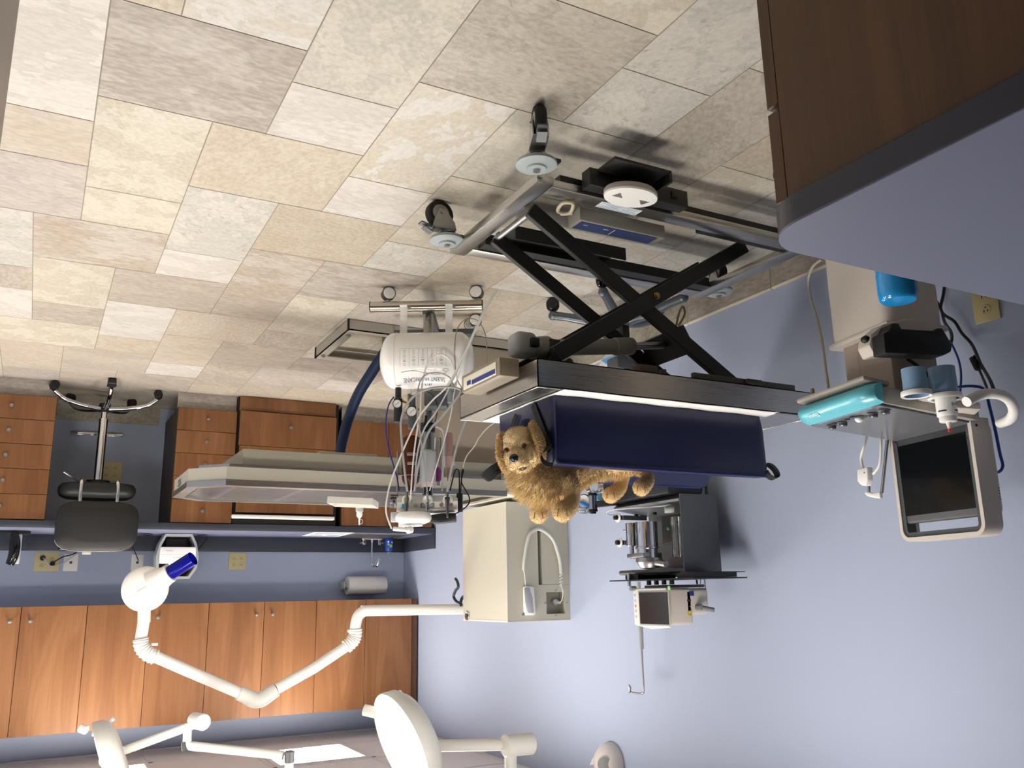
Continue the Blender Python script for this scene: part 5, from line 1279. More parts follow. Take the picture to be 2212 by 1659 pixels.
b = MB(); b.prism([L(.1, -.150, .818), L(.185, -.150, .805), L(.185, .155, .805), L(.1, .16, .818)], (0, 0, -.014), bev=.006); b.build('handle_underside', mat('greige_under', '#a5a096', rough=.45), t)
# monitor
MX = -.150
bl, br = onp(1925, 952, MX), onp(2090, 917, MX); tl_, tr_ = onp(1950, 1130, MX), onp(2126, 1118, MX)
def ml(p): return UI @ p
yl_, yr_ = (ml(bl).y+ml(tl_).y)/2, (ml(br).y+ml(tr_).y)/2
zb_, zt2 = (bl.z+br.z)/2-.004, (tl_.z+tr_.z)/2
b = MB(); b.bx(MX-.022, MX, min(yl_, yr_), max(yl_, yr_), zb_, zt2, bev=.008, seg=2, M=U); mo = b.build('monitor_bezel', mat('bezel_grey', '#44474a', rough=.35), t)
sl0, sr1 = ml(onp(1936, 967, MX)), ml(onp(2114, 1096, MX)); 
b = MB(); b.bx(MX-.001, MX+.0012, min(sl0.y, sr1.y), max(sl0.y, sr1.y), (sl0.z+ml(onp(2083, 932, MX)).z)/2, (sr1.z+ml(onp(1957, 1116, MX)).z)/2, M=U); b.build('screen', SCREEN, mo)
b = MB(); y0_, y1_ = min(yl_, yr_)-.012, max(yl_, yr_)+.004
zt3 = (onp(1990, 1166, MX).z+onp(2120, 1160, MX).z)/2
def loop(inn, x0, x1):
    a0, a1, z0_, z1_ = y0_+inn, y1_-inn, zb_-.01+inn, zt3-inn; rad = max(.004, .035-inn); P_ = []
    for (cy_, cz_, s0) in ((a1-rad, z1_-rad, 0), (a0+rad, z1_-rad, PI/2)):
        for k in range(9): a_ = s0+PI/2*k/8; P_.append((cy_+rad*math.cos(a_), cz_+rad*math.sin(a_)))
    return [(a1, z0_)]+P_+[(a0, z0_)]
A, B_ = loop(0, 0, 0), loop(.012, 0, 0); n = len(A); vs = []; fs = []
for lx in (MX-.055, MX+.006):
    for q in (A, B_): vs += [L(lx, y_, z_) for y_, z_ in q]
for i in range(n-1):
    fs += [[i, i+1, n+i+1, n+i], [2*n+i, 3*n+i, 3*n+i+1, 2*n+i+1], [i, 2*n+i, 2*n+i+1, i+1], [n+i, n+i+1, 3*n+i+1, 3*n+i]]
fs += [[0, n, 3*n, 2*n], [n-1, 3*n-1, 4*n-1, 2*n-1]]
b.add(vs, fs); b.build('carry_handle', PEARL, mo)
b = MB(); b.bx(MX-.085, MX-.022, y0_+.013, y1_-.013, zb_, zt2-.005, bev=.018, seg=3, M=U); b.build('monitor_back', PEARL, mo)
b = MB(); A2 = loop(.0125, 0, 0); B2 = loop(.026, 0, 0); vs = []; fs = []
for lx in (MX-.03, MX+.002):
    for q in (A2, B2): vs += [L(lx, y_, z_) for y_, z_ in q]
for i in range(n-1): fs += [[i, i+1, n+i+1, n+i], [2*n+i, 3*n+i, 3*n+i+1, 2*n+i+1], [i, 2*n+i, 2*n+i+1, i+1], [n+i, n+i+1, 3*n+i+1, 3*n+i]]
b.add(vs, fs); b.build('handle_liner', DGREY, mo)
b = MB()
for k in range(5): z_ = zb_+.05+.0075*k+.13; b.bx(MX-.07, MX-.045, y0_-.0 +.011, y0_+.0135, z_, z_+.003, M=U)
b.build('vents', BINK, mo)
b = MB(); b.bx(MX-.06, MX-.04, y0_+.0105, y0_+.014, zb_+.06, zb_+.135, M=U); b.build('port_panel', mat('port_tan', '#8d8378', rough=.5), mo)
q = L(MX-.012, y0_+.0, zb_+.012); b = MB(); b.lathe([(0, 0), (.004, 0), (.004, .001), (0, .001)], align(q, q-yv), 12); b.build('screw', BINK, mo)
# side bracket with carry tube and gel cups
SY = -.165
b = MB(); b.tube([onp(2088, 868, .0), onp(2118, 853, -.05), onp(2152, 851, -.09), onp(2178, 862, -.13), onp(2190, 885, -.16), onp(2182, 905, -.18), onp(2160, 914, -.2)], .0135, 12); b.build('side_grip', WHITEP, t)
b = MB(); b.prism([L(-.02, SY, .86), L(-.05, SY-.045, .862), L(-.12, SY-.055, .866), L(-.15, SY, .87)], (0, 0, .022), bev=.006); b.build('side_bracket', PEARL, t)
CUPB = mat('blue_cup', '#8fb3d3', rough=.35, trans=.15); 
def cup(px_, pyr, r_px, pyb, lab):
    ly = SY-.052
    c = onpy(px_, pyr, ly); k = (c-CAM).dot(FW)/F; r_ = r_px*k; zb2 = onpy(px_, pyb, ly).z
    b = MB(); b.lathe([(r_*.78, 0), (r_*.80, .0), (r_*.82, c.z-zb2), (r_*.78, c.z-zb2), (r_*.76, .002), (0, .002), (0, 0), (r_*.78, 0)], Matrix.Translation((c.x, c.y, zb2)), 30); cu_ = b.build('probe_cup', CUPB, t)
    b = MB(); b.lathe([(r_*.83, -.012), (r_, -.012), (r_*1.02, -.008), (r_*1.02, 0), (r_*.98, .002), (r_*.83, .0), (r_*.83, -.012)], Matrix.Translation(c), 34); b.build('cup_rim', WHITEP, cu_)
    return c, r_, zb2
cup(1980, 855, 31, 797, '')
c2, r2_, z2_ = cup(2042, 862, 34, 795, '')
b = MB(); p_ = L(.0, SY-.02, c2.z-.01); b.beam(L(-.02, SY, c2.z-.008), L(.04, SY-.03, c2.z-.008), .03, .01); b.build('cup_bracket', PEARL, t)
g = thing('gel_bottle', 'white gel bottle with a red tip standing in a blue cup on the ultrasound cart', 'bottle', (c2.x, c2.y, z2_+.004))
rb = r2_*.62; H0 = onpy(2043, 897, SY-.052).z-z2_-.004; H1 = onpy(2043, 911, SY-.052).z-z2_-.004; H2 = onpy(2043, 932, SY-.052).z-z2_-.004; Mg = Matrix.Translation((c2.x, c2.y, z2_+.0045))
b = MB(); b.lathe([(0, 0), (rb*.9, 0), (rb, .006), (rb, H0), (rb*.92, H0+.003), (0, H0+.004)], Mg, 28); gb = b.build('bottle_body', WHITEE, g)
b = MB(); b.lathe([(rb*.84, H0+.003), (rb*.84, H1-.002), (rb*.78, H1), (rb*.26, H1+.001), (rb*.14, H2-.007), (0, H2-.007)], Mg, 28); cp = b.build('cap', WHITEP, g)
b = MB(); b.lathe([(rb*.17, H2-.008), (rb*.15, H2), (0, H2)], Mg, 16); b.build('tip', mat('red_tip', '#e2392c', rough=.35), cp)
b = MB(); za = fyaw+PI
for (h_, w_, a_) in ((H0-.012, 1.9, 0),): b.lathe([(rb*1.008, h_), (rb*1.008, h_+.004)], Mg, 16, a0=za-w_+.5, a1=za-.35); b.lathe([(rb*1.008, h_), (rb*1.008, h_+.004)], Mg, 10, a0=za+.5, a1=za+1.4)
b.build('print', INK, gb)
cu = bpy.data.curves.new('tmp', 'FONT'); cu.body = 'Guard'; cu.size = .014; cu.align_x = 'CENTER'; cu.align_y = 'CENTER'
ob = bpy.data.objects.new('tmp', cu); COL.objects.link(ob); dg = bpy.context.evaluated_depsgraph_get(); e_ = ob.evaluated_get(dg); me = e_.to_mesh()
V_ = [(p.co.x, p.co.y) for p in me.vertices]; F_ = [list(p.vertices) for p in me.polygons]; e_.to_mesh_clear(); bpy.data.objects.remove(ob)
b = MB(); a0 = math.atan2(-FH.y, -FH.x)-.75
b.add([Mg @ Vector((rb*1.01*math.cos(a0+x/rb), rb*1.01*math.sin(a0+x/rb), H0-.026+y)) for x, y in V_], F_); b.build('lettering', INK, gb, smooth=0)
# adapter cradle, adapter and cables on the column side
KY = CY-.128
q0 = onpy(1880, 772, KY-.03); q1 = onpy(2034, 716, KY-.03)
b = MB(); b.prism([onpy(x, y, KY-.045) for x, y in ((1878, 745), (1882, 722), (1908, 700), (1960, 688), (2030, 692), (2038, 715), (2036, 756), (1890, 768))], yv*.05, bev=.004); b.build('cradle', PEARL, t)
ad = [onpy(x, y, KY-.06) for x, y in ((1893, 770), (1889, 728), (1902, 720), (1908, 706), (1922, 706), (1928, 718), (1998, 722), (2006, 716), (2016, 717), (2030, 741), (2037, 752), (2034, 767), (2018, 775))]
ad = [p-yv*.0 for p in ad]
ta = thing('power_adapter', 'black power adapter resting in the cradle on the ultrasound cart column', 'power adapter', ad[0])
b = MB(); b.prism([p-yv*.035 for p in ad], yv*.048, bev=.004); b.build('adapter_case', mat('adapter_black', '#1a1a1b', rough=.5), ta)
b = MB(); b.beam(onpy(1863, 731, KY-.03), onpy(1890, 740, KY-.03), .022, .018, bev=.005); b.build('plug', BLACKP, ta)
def cord(nm, pts, r_, m_, par, lab=None):
    b = MB(); b.tube(pts, r_, 8, sub=8); return b.build(nm, m_, par)
WX = XL+.02
cord('adapter_cord', [onpy(2036, 748, KY-.03), onx(2050, 745, -2.35), onx(2056, 733, -2.4), onx(2053, 715, -2.45), onx(2040, 695, -2.5), onx(2033, 670, -2.53), onx(2015, 640, -2.53), onx(1985, 610, -2.5), onx(1950, 575, -2.45)], .005, BLACKP, t)
cord('mains_cord', [onx(2040, 620, WX), onx(2037, 640, WX), onx(2032, 665, WX), onx(2040, 680, WX), onx(2062, 695, WX), onx(2078, 720, WX), onx(2100, 745, WX), onx(2118, 785, -2.5), onx(2138, 820, -2.42), onx(2152, 855, -2.36)], .005, BLACKP, t)
cord('usb_cable', [onx(2104, 768, -2.5), onx(2112, 790, -2.5), onx(2118, 805, -2.48), onx(2128, 828, -2.42), onx(2135, 848, -2.36)], .004, BLACKP, t)
b = MB(); b.beam(onx(2100, 772, -2.5), onx(2114, 800, -2.5), .022, .014, bev=.003); b.build('usb_plug', BLACKP, t)
cord('network_cable', [onx(2052, 735, -2.5), onx(2070, 775, -2.5), onx(2076, 810, -2.48), onx(2074, 848, -2.44)], .0035, mat('blue_cable', '#2a4da5', rough=.35), t)
cord('network_cable', [onp(2070, 836, -.22), onp(2100, 834, -.22), onp(2126, 842, -.24), onp(2138, 880, -.25), onp(2150, 930, -.25), onp(2160, 980, -.25), onp(2166, 1005, -.25), onp(2160, 1018, -.24), onp(2148, 1021, -.22)], .0042, mat('blue_cable', '#2a4da5', rough=.35), t)
cord('column_cord', [onpy(1960, 775, KY-.002), onpy(1985, 793, KY-.002), onpy(2010, 815, KY-.004)], .005, BLACKP, t)
# grey cord from the console to the floor
cord('console_cord', [L(.12, .13, .80), onx(1790, 858, -1.97), onx(1784, 800, -2.0), onx(1776, 740, -2.05), onx(1765, 690, -2.1), onx(1750, 640, -2.15), onx(1747, 600, -2.15), onx(1756, 575, -2.12), onx(1775, 560, -2.1)], .0045, mat('cord_grey', '#9b978c', rough=.5), t)
b = MB(); q = L(.135, .14, .81); b.cyl(q, q-Vector((0, 0, .05)), .010, .006, n=14); b.build('cord_boot', mat('cord_grey', '#9b978c', rough=.5), t)
b = MB(); b.bx(.09, .14, .152, .172, .79, .815, bev=.005, M=U); b.build('blue_latch', mat('slate_latch', '#6f8db0', rough=.4), t)
# probe arm with probe and looped white cable
PX = -.13
r0_, r1_ = onp(1922, 948, PX), onp(1905, 1064, PX)
b = MB(); b.cyl(r0_-Vector((0, 0, .03)), r1_, .0052, n=14); b.build('probe_arm', SATIN, t)
b = MB(); b.prism([onp(1907, 1063, PX), onp(1908, 1077, PX), onp(1895, 1076, PX), onp(1880, 1072, PX), onp(1874, 1067, PX), onp(1876, 1062, PX), onp(1890, 1066, PX)], n_*.012, bev=.0025); b.build('arm_hook', WHITEP, t)
b = MB(); b.cyl(onp(1878, 1050, PX), onp(1878, 1064, PX), .005, n=12); b.build('hook_pin', CHROME, t)
b = MB(); b.prism([onp(1863, 1015, PX), onp(1886, 1009, PX), onp(1887, 1038, PX), onp(1883, 1050, PX), onp(1872, 1049, PX), onp(1864, 1040, PX)], n_*.022, bev=.004); pr = b.build('probe', WHITEP, t)
q = onp(1867, 1021, PX+.0225); b = MB(); b.lathe([(0, 0), (.002, 0), (.002, .0008), (0, .0008)], align(q, q+n_), 10); b.build('screw', BINK, pr)
b = MB(); b.tube([onp(1866, 1016, PX+.01), onp(1860, 990, PX+.01), onp(1866, 965, PX+.01), onp(1873, 940, PX-.01), onp(1882, 915, PX-.05)], .0042, 8); b.tube([onp(1886, 1024, PX+.01), onp(1897, 1010, PX+.01), onp(1902, 990, PX+.01), onp(1903, 950, PX+.005), onp(1900, 925, PX-.03)], .0042, 8); b.build('probe_cable', WTUBE, t)
b = MB(); q = onp(1838, 750, .07); b.prism([onp(1853, 744, .0725), onp(1862, 744, .0725), onp(1857, 757, .0725)], n_*.0006); b.build('warning_label', mat('hazard_yellow', '#c7b832', rough=.4), t)
b = MB(); q = onpy(1900, 600, CY-.1255); b.lathe([(0, 0), (.006, 0), (.004, .002), (0, .002)], align(q, q-yv), 12); b.build('screw', SATIN, t)
# blue wipes canister standing behind the peninsula and a teal panel
q = onx(1942, 650, -1.72); r_ = .0435
cn = thing('wipes_canister', 'translucent blue canister standing in front of the ultrasound cart column', 'canister', (q.x, q.y, q.z-.28))
Mq = Matrix.Translation((q.x, q.y, q.z-.28)); BLUEC = mat('blue_canister', '#1687c9', rough=.12, coat=.4)
b = MB(); b.lathe([(0, 0), (r_*.95, 0), (r_, .01), (r_, .205), (r_*.96, .215)], Mq, 30); b.lathe([(r_*1.02, .212), (r_*1.02, .262), (r_*.97, .276), (r_*.85, .281), (0, .283)], Mq, 30); co = b.build('canister_body', BLUEC, cn)
b = MB(); b.lathe([(r_*1.01, .08), (r_*1.01, .2)], Mq, 16, a0=fyaw+PI-.2, a1=fyaw+PI+1.4); b.build('label', mat('navy_can_label', '#1c2a5c', rough=.35), co)
b = MB(); b.lathe([(r_*1.02, .08), (r_*1.02, .2)], Mq, 5, a0=fyaw+PI-.28, a1=fyaw+PI-.2); b.build('label_band', TEAL, co)
cu = bpy.data.curves.new('tmp', 'FONT'); cu.body = 'W'; cu.size = .034; cu.align_x = 'CENTER'; cu.align_y = 'CENTER'
ob = bpy.data.objects.new('tmp', cu); COL.objects.link(ob); dg = bpy.context.evaluated_depsgraph_get(); e_ = ob.evaluated_get(dg); me = e_.to_mesh()
V_ = [(p.co.x, p.co.y) for p in me.vertices]; F_ = [list(p.vertices) for p in me.polygons]; e_.to_mesh_clear(); bpy.data.objects.remove(ob)
a0 = fyaw+PI+.75; b = MB(); b.add([Mq @ Vector((r_*1.022*math.cos(a0+x/r_), r_*1.022*math.sin(a0+x/r_), .175+y)) for x, y in V_], F_); b.build('lettering', WINK, co, smooth=0)
b = MB(); b.bx(q.x-.06, q.x+.06, q.y-.06, q.y+.06, 0, q.z-.2801, bev=.004); sd = solo('storage_bin', 'grey bin under the blue canister hidden behind the peninsula', 'bin', b, LGREY, (q.x, q.y, 0))
tp = [onx(1793, 652, -2.45), onx(1838, 656, -2.45), onx(1826, 570, -2.45), onx(1806, 570, -2.45)]
zb3 = .0; P_ = [Vector((p.x, p.y, p.z)) for p in tp]; c0 = P_[3]+(P_[3]-P_[0])*(P_[3].z/(P_[0].z-P_[3].z)); c1 = P_[2]+(P_[2]-P_[1])*(P_[2].z/(P_[1].z-P_[2].z))
b = MB(); b.prism([P_[0], P_[1], Vector((c1.x, c1.y, 0)), Vector((c0.x, c0.y, 0))], (-.03, 0, 0), bev=.003); solo('teal_holder', 'narrow teal plastic holder standing on the floor beside the ultrasound column', 'holder', b, mat('teal_holder', '#5b93a3', rough=.35, trans=.15), (c0.x, c0.y, 0))
# ================================================================== dental x-ray: wall box, arm and tube head
XB, Y0, Y1, Z0, Z1 = -2.2, 4.12, 4.658, .862, 1.487
t = thing('xray_unit', 'cream wall-mounted x-ray box with a jointed white arm and round tube head', 'x-ray machine', (-2.4, 4.4, .855))
PUTTY = mat('putty_enamel', '#bdb9aa', rough=.42)
b = MB()
rx0, rx1, rz0, rz1 = -2.552, -2.437, 1.340, 1.453
sx0_, sx1_, sz0_, sz1_ = -2.416, -2.392, 1.005, 1.301
b.bx(XL+.001, XB, Y0+.06, Y1, Z0, Z1)
for (a0, a1, c0, c1) in ((XL+.001, rx0, Z0, Z1), (rx0, rx1, rz1, Z1), (rx0, rx1, Z0, rz0), (rx1, sx0_, Z0, Z1), (sx0_, sx1_, Z0, sz0_), (sx0_, sx1_, sz1_, Z1), (sx1_, XB, Z0, Z1)): b.bx(a0, a1, Y0, Y0+.0601, c0, c1)
b.build('wall_box', PUTTY, t, smooth=0)
b = MB(); b.bx(sx0_, sx1_, Y0+.05, Y0+.058, sz0_, sz1_); b.build('slot', BINK, t)
b = MB(); b.bx(XL+.003, sx0_, Y0-.0012, Y0-.0002, 1.3005, 1.302); b.build('seam', mat('seam_grey', '#7e7b70'), t)
b = MB(); b.bx(XB-.0005, XB+.001, Y0+.003, Y1-.003, Z1-.006, Z1+.002); b.bx(XB-.002, XB+.0015, Y0-.0015, Y0+.0005, Z0, Z1); b.bx(XL+.001, XB, Y0-.001, Y0+.004, Z1-.002, Z1+.001); b.build('edge_trim', mat('trim_cream', '#dcd8cb', rough=.4), t)
b = MB(); b.bx(rx0, rx1, Y0+.052, Y0+.058, rz0, rz1); ro = b.build('recess', mat('recess_grey', '#9b988b', rough=.5), t)
for zz_ in (1.372, 1.415):
    b = MB(); b.bx(rx1-.034, rx1-.012, Y0+.049, Y0+.0525, zz_-.014, zz_+.014, bev=.001); so_ = b.build('socket', mat('socket_grey', '#a9a69a', rough=.45), ro)
    b = MB()
    for dz in (-.006, .006): b.bx(rx1-.029, rx1-.027, Y0+.0482, Y0+.0492, zz_+dz-.003, zz_+dz+.003); b.bx(rx1-.019, rx1-.017, Y0+.0482, Y0+.0492, zz_+dz-.003, zz_+dz+.003)
    b.build('slots', BINK, so_)
b = MB(); b.cyl((-2.51, Y0+.052, 1.392), (-2.51, Y0+.02, 1.392), .016, n=18, bev=.002); b.beam((-2.51, Y0+.03, 1.392), (-2.535, Y0+.01, 1.396), .02, .016, bev=.004); b.build('plug', LGREY, t)
for (x, z) in ((-2.495, 1.333), (-2.495, 1.46), (-2.43, 1.396), (-2.565, 1.396)):
    b = MB(); b.cyl((x, Y0, z), (x, Y0-.004, z), .0045, n=12); b.build('screw', SATIN, t)
b = MB(); b.cyl((XB, 4.603, 1.462), (XB+.006, 4.603, 1.462), .026, n=28, bev=.002); ks = b.build('key_switch', CHROME, t)
b = MB(); b.bx(XB+.0062, XB+.010, 4.59, 4.617, 1.449, 1.475, bev=.001); b.build('switch_rocker', mat('rocker_brown', '#3d3733', rough=.4), ks)
b = MB(); b.tube([(XB-.03, Y1+.01, 1.345), (XB-.01, Y1+.03, 1.36), (XB+.0, Y1+.035, 1.385), (XB-.0, Y1+.03, 1.41)], .009, 8); b.cyl((XB-.05, Y1, 1.42), (XB-.02, Y1+.03, 1.42), .012, n=12); b.build('cable_hook', mat('black_hook', '#22252c', rough=.4), t)
b = MB(); b.tube([onx(992, 1302, -2.15), onx(985, 1298, -2.15), onx(980, 1288, -2.15), onx(984, 1276, -2.15), onx(990, 1268, -2.15), onx(988, 1256, -2.15), onx(984, 1250, -2.15)], .008, 8); b.build('cable_hook', mat('black_hook', '#22252c'), t)
# hand switch with coiled cord in a plastic sleeve
p0, p1 = ony(1141, 1266, Y0-.012), ony(1152, 1329, Y0-.012)
b = MB(); b.prism([ony(x, y, Y0-.001) for x, y in ((1129, 1268), (1134, 1266), (1149, 1268), (1153, 1325), (1150, 1329), (1133, 1329), (1130, 1322))], (0, -.024, 0), bev=.004); hs_ = b.build('hand_switch', WHITEP, t)
b = MB(); b.prism([ony(x, y, Y0-.0255) for x, y in ((1132, 1270), (1143, 1268), (1150, 1290), (1153, 1324), (1140, 1324), (1134, 1300))], (0, -.002, 0), bev=.001); b.build('switch_face', mat('switch_grey2', '#a7aab0', rough=.4), hs_)
b = MB(); b.cyl((p0.x+.03, Y0, 1.452), (p0.x+.03, Y0-.014, 1.452), .005, n=12); b.build('hook', SATIN, t)
cp_ = [ony(1136, 1268, Y0-.014), ony(1133, 1240, Y0-.014), ony(1131, 1228, Y0-.016), ony(1133, 1205, Y0-.02), ony(1138, 1175, Y0-.022), ony(1146, 1152, Y0-.024), ony(1162, 1143, Y0-.025), ony(1178, 1149, Y0-.024), ony(1194, 1165, Y0-.022), ony(1204, 1190, Y0-.02), ony(1210, 1215, Y0-.018), ony(1212, 1240, Y0-.015)]
P_ = spline(cp_, 10)
b = MB(); b.tube(P_[18:], .010, 10, smooth=False, rs=[.0085+(.0022 if i % 2 else 0) for i in range(len(P_[18:])*2)]); b.build('cord_sleeve', mat('sleeve_white', '#dcdcd8', rough=.3, trans=.2), t)
b = MB(); b.tube(P_[:20], .0025, 8, smooth=False); b.build('switch_cord', WTUBE, t)
co_ = []; A_, B_ = ony(1212, 1238, Y0-.013), ony(1212, 1264, Y0-.012)
for i in range(49): f_ = i/48; a_ = f_*2*PI*4; co_.append(A_.lerp(B_, f_)+Vector((.009*math.cos(a_), .006*math.sin(a_), 0)))
b = MB(); b.tube(co_, .0024, 6, smooth=False); b.tube([B_, ony(1216, 1280, Y0-.012), ony(1214, 1295, Y0-.005), (-2.53, Y0+.012, 1.394)], .0024, 6); b.build('coiled_cord', WTUBE, t)
# jointed arm, in the plane y = 4.86
YA = 4.86; PIPE = mat('arm_white', '#e6e4df', rough=.3)
def ap(x, y, dy=0): return ony(x, y, YA+dy)
e0, e1, e2 = ap(992, 1316), ap(800, 1319), ap(768, 1352)
r_ = .031
b = MB(); s0 = Vector((XL+.001, YA, e0.z)); b.cyl(s0, s0+Vector((.02, 0, 0)), .07, n=28, bev=.004)
b.tube([s0+Vector((.015, 0, 0)), (e0.x, YA, e0.z), (e1.x, YA, e1.z), ap(785, 1321), ap(773, 1332), e2, ap(768, 1366)], r_, 18, sub=8); b.build('wall_arm', PIPE, t)
def bellows(pts, nm='bellows'):
    P_ = spline(pts, 12); b = MB(); b.tube(P_, r_, 18, smooth=False, rs=[.034+(.006 if i % 2 else -.001) for i in range(len(P_)//2)]); b.build(nm, PIPE, t)
bellows([ap(768, 1358), ap(767, 1374), ap(761, 1386), ap(748, 1397)])
b = MB(); b.tube([ap(752, 1394), ap(680, 1442), ap(597, 1488)], .029, 18, smooth=False); b.build('upper_link', PIPE, t)
b = MB(); b.tube([ap(596, 1490), ap(585, 1497), ap(565, 1510), ap(548, 1512), ap(530, 1503), ap(516, 1497)], .037, 18, sub=6, rs=[.036, .038, .040, .040, .038, .036]); b.build('elbow_cover', mat('elbow_white', '#dddbd5', rough=.35), t)
b = MB(); b.tube([ap(520, 1498), ap(420, 1455), ap(335, 1418)], .029, 18, smooth=False); b.build('lower_link', PIPE, t)
bellows([ap(337, 1420), ap(318, 1411), ap(306, 1396), ap(304, 1380)])
for (x, y) in ((762, 1363), (327, 1392)): b = MB(); q = ap(x, y, -.0); b.cyl(q, q+Vector((.02 if x < 400 else .03, -.01, .0)) if x > 400 else q-Vector((.03, 0, 0)), .007, n=10); b.build('stop_pin', WHITEP, t)
hc_ = ap(314, 1272)
b = MB(); b.cyl(ap(304, 1382), ap(311, 1340), .029, n=20); b.cyl(ap(311, 1345), ap(312, 1306), .031, n=20); b.build('yoke_post', PIPE, t)
b = MB(); vd = (CAM-hc_).normalized(); sd_ = (Vector((.8, -.55, 0))*.35+vd).normalized()
M = align(hc_-sd_*.07, hc_+sd_*.07)
b.lathe([(0, 0), (.06, .002), (.095, .02), (.112, .06), (.113, .085), (.108, .105), (.102, .112), (.09, .122), (.05, .132), (0, .135)], M, 44); th2 = b.build('tube_head', mat('head_shell', '#efece7', rough=.3), t)
b = MB(); q = hc_+sd_*.0665
cdir = (ap(408, 1212, -.14)-hc_).normalized()
c0 = hc_+cdir*.055; c1 = hc_+cdir*.148
b = MB(); b.lathe([(0.0, 0), (.078, 0), (.068, .02), (.055, .05), (.049, .075), (.0475, .1), (.046, .1), (0, .095)], align(c0, c1), 36); cn_ = b.build('collimator', mat('head_shell', '#efece7'), t)
BLU = mat('blue_acrylic', '#1416a8', rough=.08, trans=.55, ior=1.3)
L2 = ((ap(408, 1214, -.2)-hc_).length)
b = MB(); e_ = c0+cdir*.098; b.lathe([(.036, 0), (.036, .135), (.033, .135), (.033, 0), (.036, 0)], align(e_, e_+cdir), 36); b.build('aiming_tube', BLU, cn_)
b = MB(); rr_ = RT; m0 = hc_+sd_*.0672+(-RT*0+UP*0); u_ = (RT*.82+UP*.5); u_ = (u_-sd_*u_.dot(sd_)).normalized(); b.beam(m0-u_*.045+UP*-.0, m0+u_*.03, .003, .0012, up=sd_); b.build('marking', mat('mark_grey', '#c5c2bb'), th2)

# ================================================================== surgical lights on ceiling arms
SW = mat('lamp_white', '#e4e3dc', rough=.35)
GLOW = mat('lamp_glass', '#ffffff', rough=.3, emit='#fff6ea', estr=2.2)
def surgical(label, cpx, d, n_img, theta, R_, deco):
    C_ = onv(*cpx, d); v = (CAM-C_).normalized()
    r1 = (RT-v*RT.dot(v)).normalized(); u1 = v.cross(r1) * -1
    if u1.dot(UP) < 0: u1 = -u1
    nn = (v*math.cos(theta)+(r1*n_img[0]+u1*n_img[1]).normalized()*math.sin(theta)).normalized()
    t = thing('surgical_light', label, 'surgical light', C_, None)
    M = align(C_-nn*.0, C_+nn)
    b = MB(); b.lathe([(0, -.085), (R_*.5, -.085), (R_*.82, -.075), (R_*.96, -.045), (R_, 0), (R_*.985, .006), (R_*.97, .004)], M, 56); b.build('lamp_housing', SW, t, smooth=50)
    b = MB(); b.lathe([(R_*.972, .0035), (R_*.7, .012), (0, .018)], M, 56); b.build('lamp_glass', GLOW, t, smooth=60)
    return t, C_, nn, M
t, C1, nn, M1 = surgical('large round surgical light on a ceiling arm in front of the left wall', (868, 1608), 3.55, (.88, .47), math.radians(70), .205, 0)
def o1(x, y, d=3.55): return onv(x, y, d)
b = MB(); b.cyl(o1(815, 1540, 3.62), o1(785, 1533, 3.62), .022, n=18, bev=.003); b.build('handle_knob', SW, t)
b = MB(); b.cyl(o1(822, 1530, 3.66), o1(868, 1494, 3.66), .0115, n=16, bev=.004); b.build('handle_rod', mat('rod_white', '#eae9e4', rough=.3), t)
b = MB(); b.cyl(o1(905, 1606, 3.62), o1(937, 1612, 3.62), .03, .024, n=20); b.cyl(o1(930, 1611, 3.62), o1(1108, 1608, 3.62), .0225, n=20); b.build('lamp_arm', SW, t)
q = o1(1117, 1608, 3.62); b = MB(); b.cyl(q-RT*.06+FH*.03, q+RT*.05-FH*.03, .042, n=28, bev=.005); b.build('pivot_drum', SW, t)
p_ = o1(1103, 1640, 3.62); b = MB(); b.cyl((p_.x, p_.y, q.z-.0), (p_.x, p_.y, ZC-.001), .024, n=20); b.build('drop_tube', SW, t)
b = MB(); b.lathe([(.024, -.03), (.07, -.02), (.075, 0), (0, 0)], Matrix.Translation((p_.x, p_.y, ZC-.0005)), 28); b.build('ceiling_rose', SW, t)
t, C2, nn2, M2 = surgical('smaller-looking surgical light seen edge-on near the top right wall cabinets', (229, 1652), 4.35, (.9, .43), math.radians(93), .205, 0)
def o2(x, y, d=4.35): return onv(x, y, d)
b = MB(); b.cyl(o2(188, 1578), o2(172, 1572), .02, n=16, bev=.003); b.build('handle_knob', SW, t)
b = MB(); b.cyl(o2(204, 1585), o2(246, 1551), .0105, n=16, bev=.003); b.build('handle_rod', mat('rod_white', '#eae9e4'), t)
b = MB(); b.tube([o2(200, 1583, 4.4), o2(218, 1588, 4.42), o2(236, 1602, 4.42), o2(250, 1622, 4.42)], .014, 12); b.build('yoke', SW, t)
b = MB(); q = o2(252, 1626, 4.4); b.cyl(q+FH*.03, q-FH*.045, .028, n=24, bev=.003); b.cyl(o2(232, 1641, 4.4)+FH*.02, o2(232, 1641, 4.4)-FH*.03, .03, n=24, bev=.003); b.build('yoke_joint', SW, t)
b = MB(); b.cyl(o2(255, 1626, 4.4), o2(425, 1563, 4.4), .021, n=18); b.cyl(o2(262, 1617, 4.38), o2(270, 1619, 4.38), .012, n=12); b.build('lamp_arm', SW, t)
q = o2(430, 1558, 4.4); b = MB(); b.cyl(q-RT*-.035+FH*.03, q+RT*-.035-FH*.035, .038, n=26, bev=.004); b.build('pivot_drum', SW, t)
v0, v1 = o2(405, 1572, 4.4), o2(404, 1606, 4.4); b = MB(); b.cyl(v0, v1, .02, n=18); b.tube([v1+Vector((0, 0, -.02)), v1, o2(415, 1612, 4.4), o2(430, 1614, 4.4)], .0205, 12); b.build('swivel_post', SW, t)
b = MB(); b.cyl(o2(397, 1603, 4.385), o2(399, 1622, 4.385), .012, n=14); b.build('grey_cap', DGREY, t)
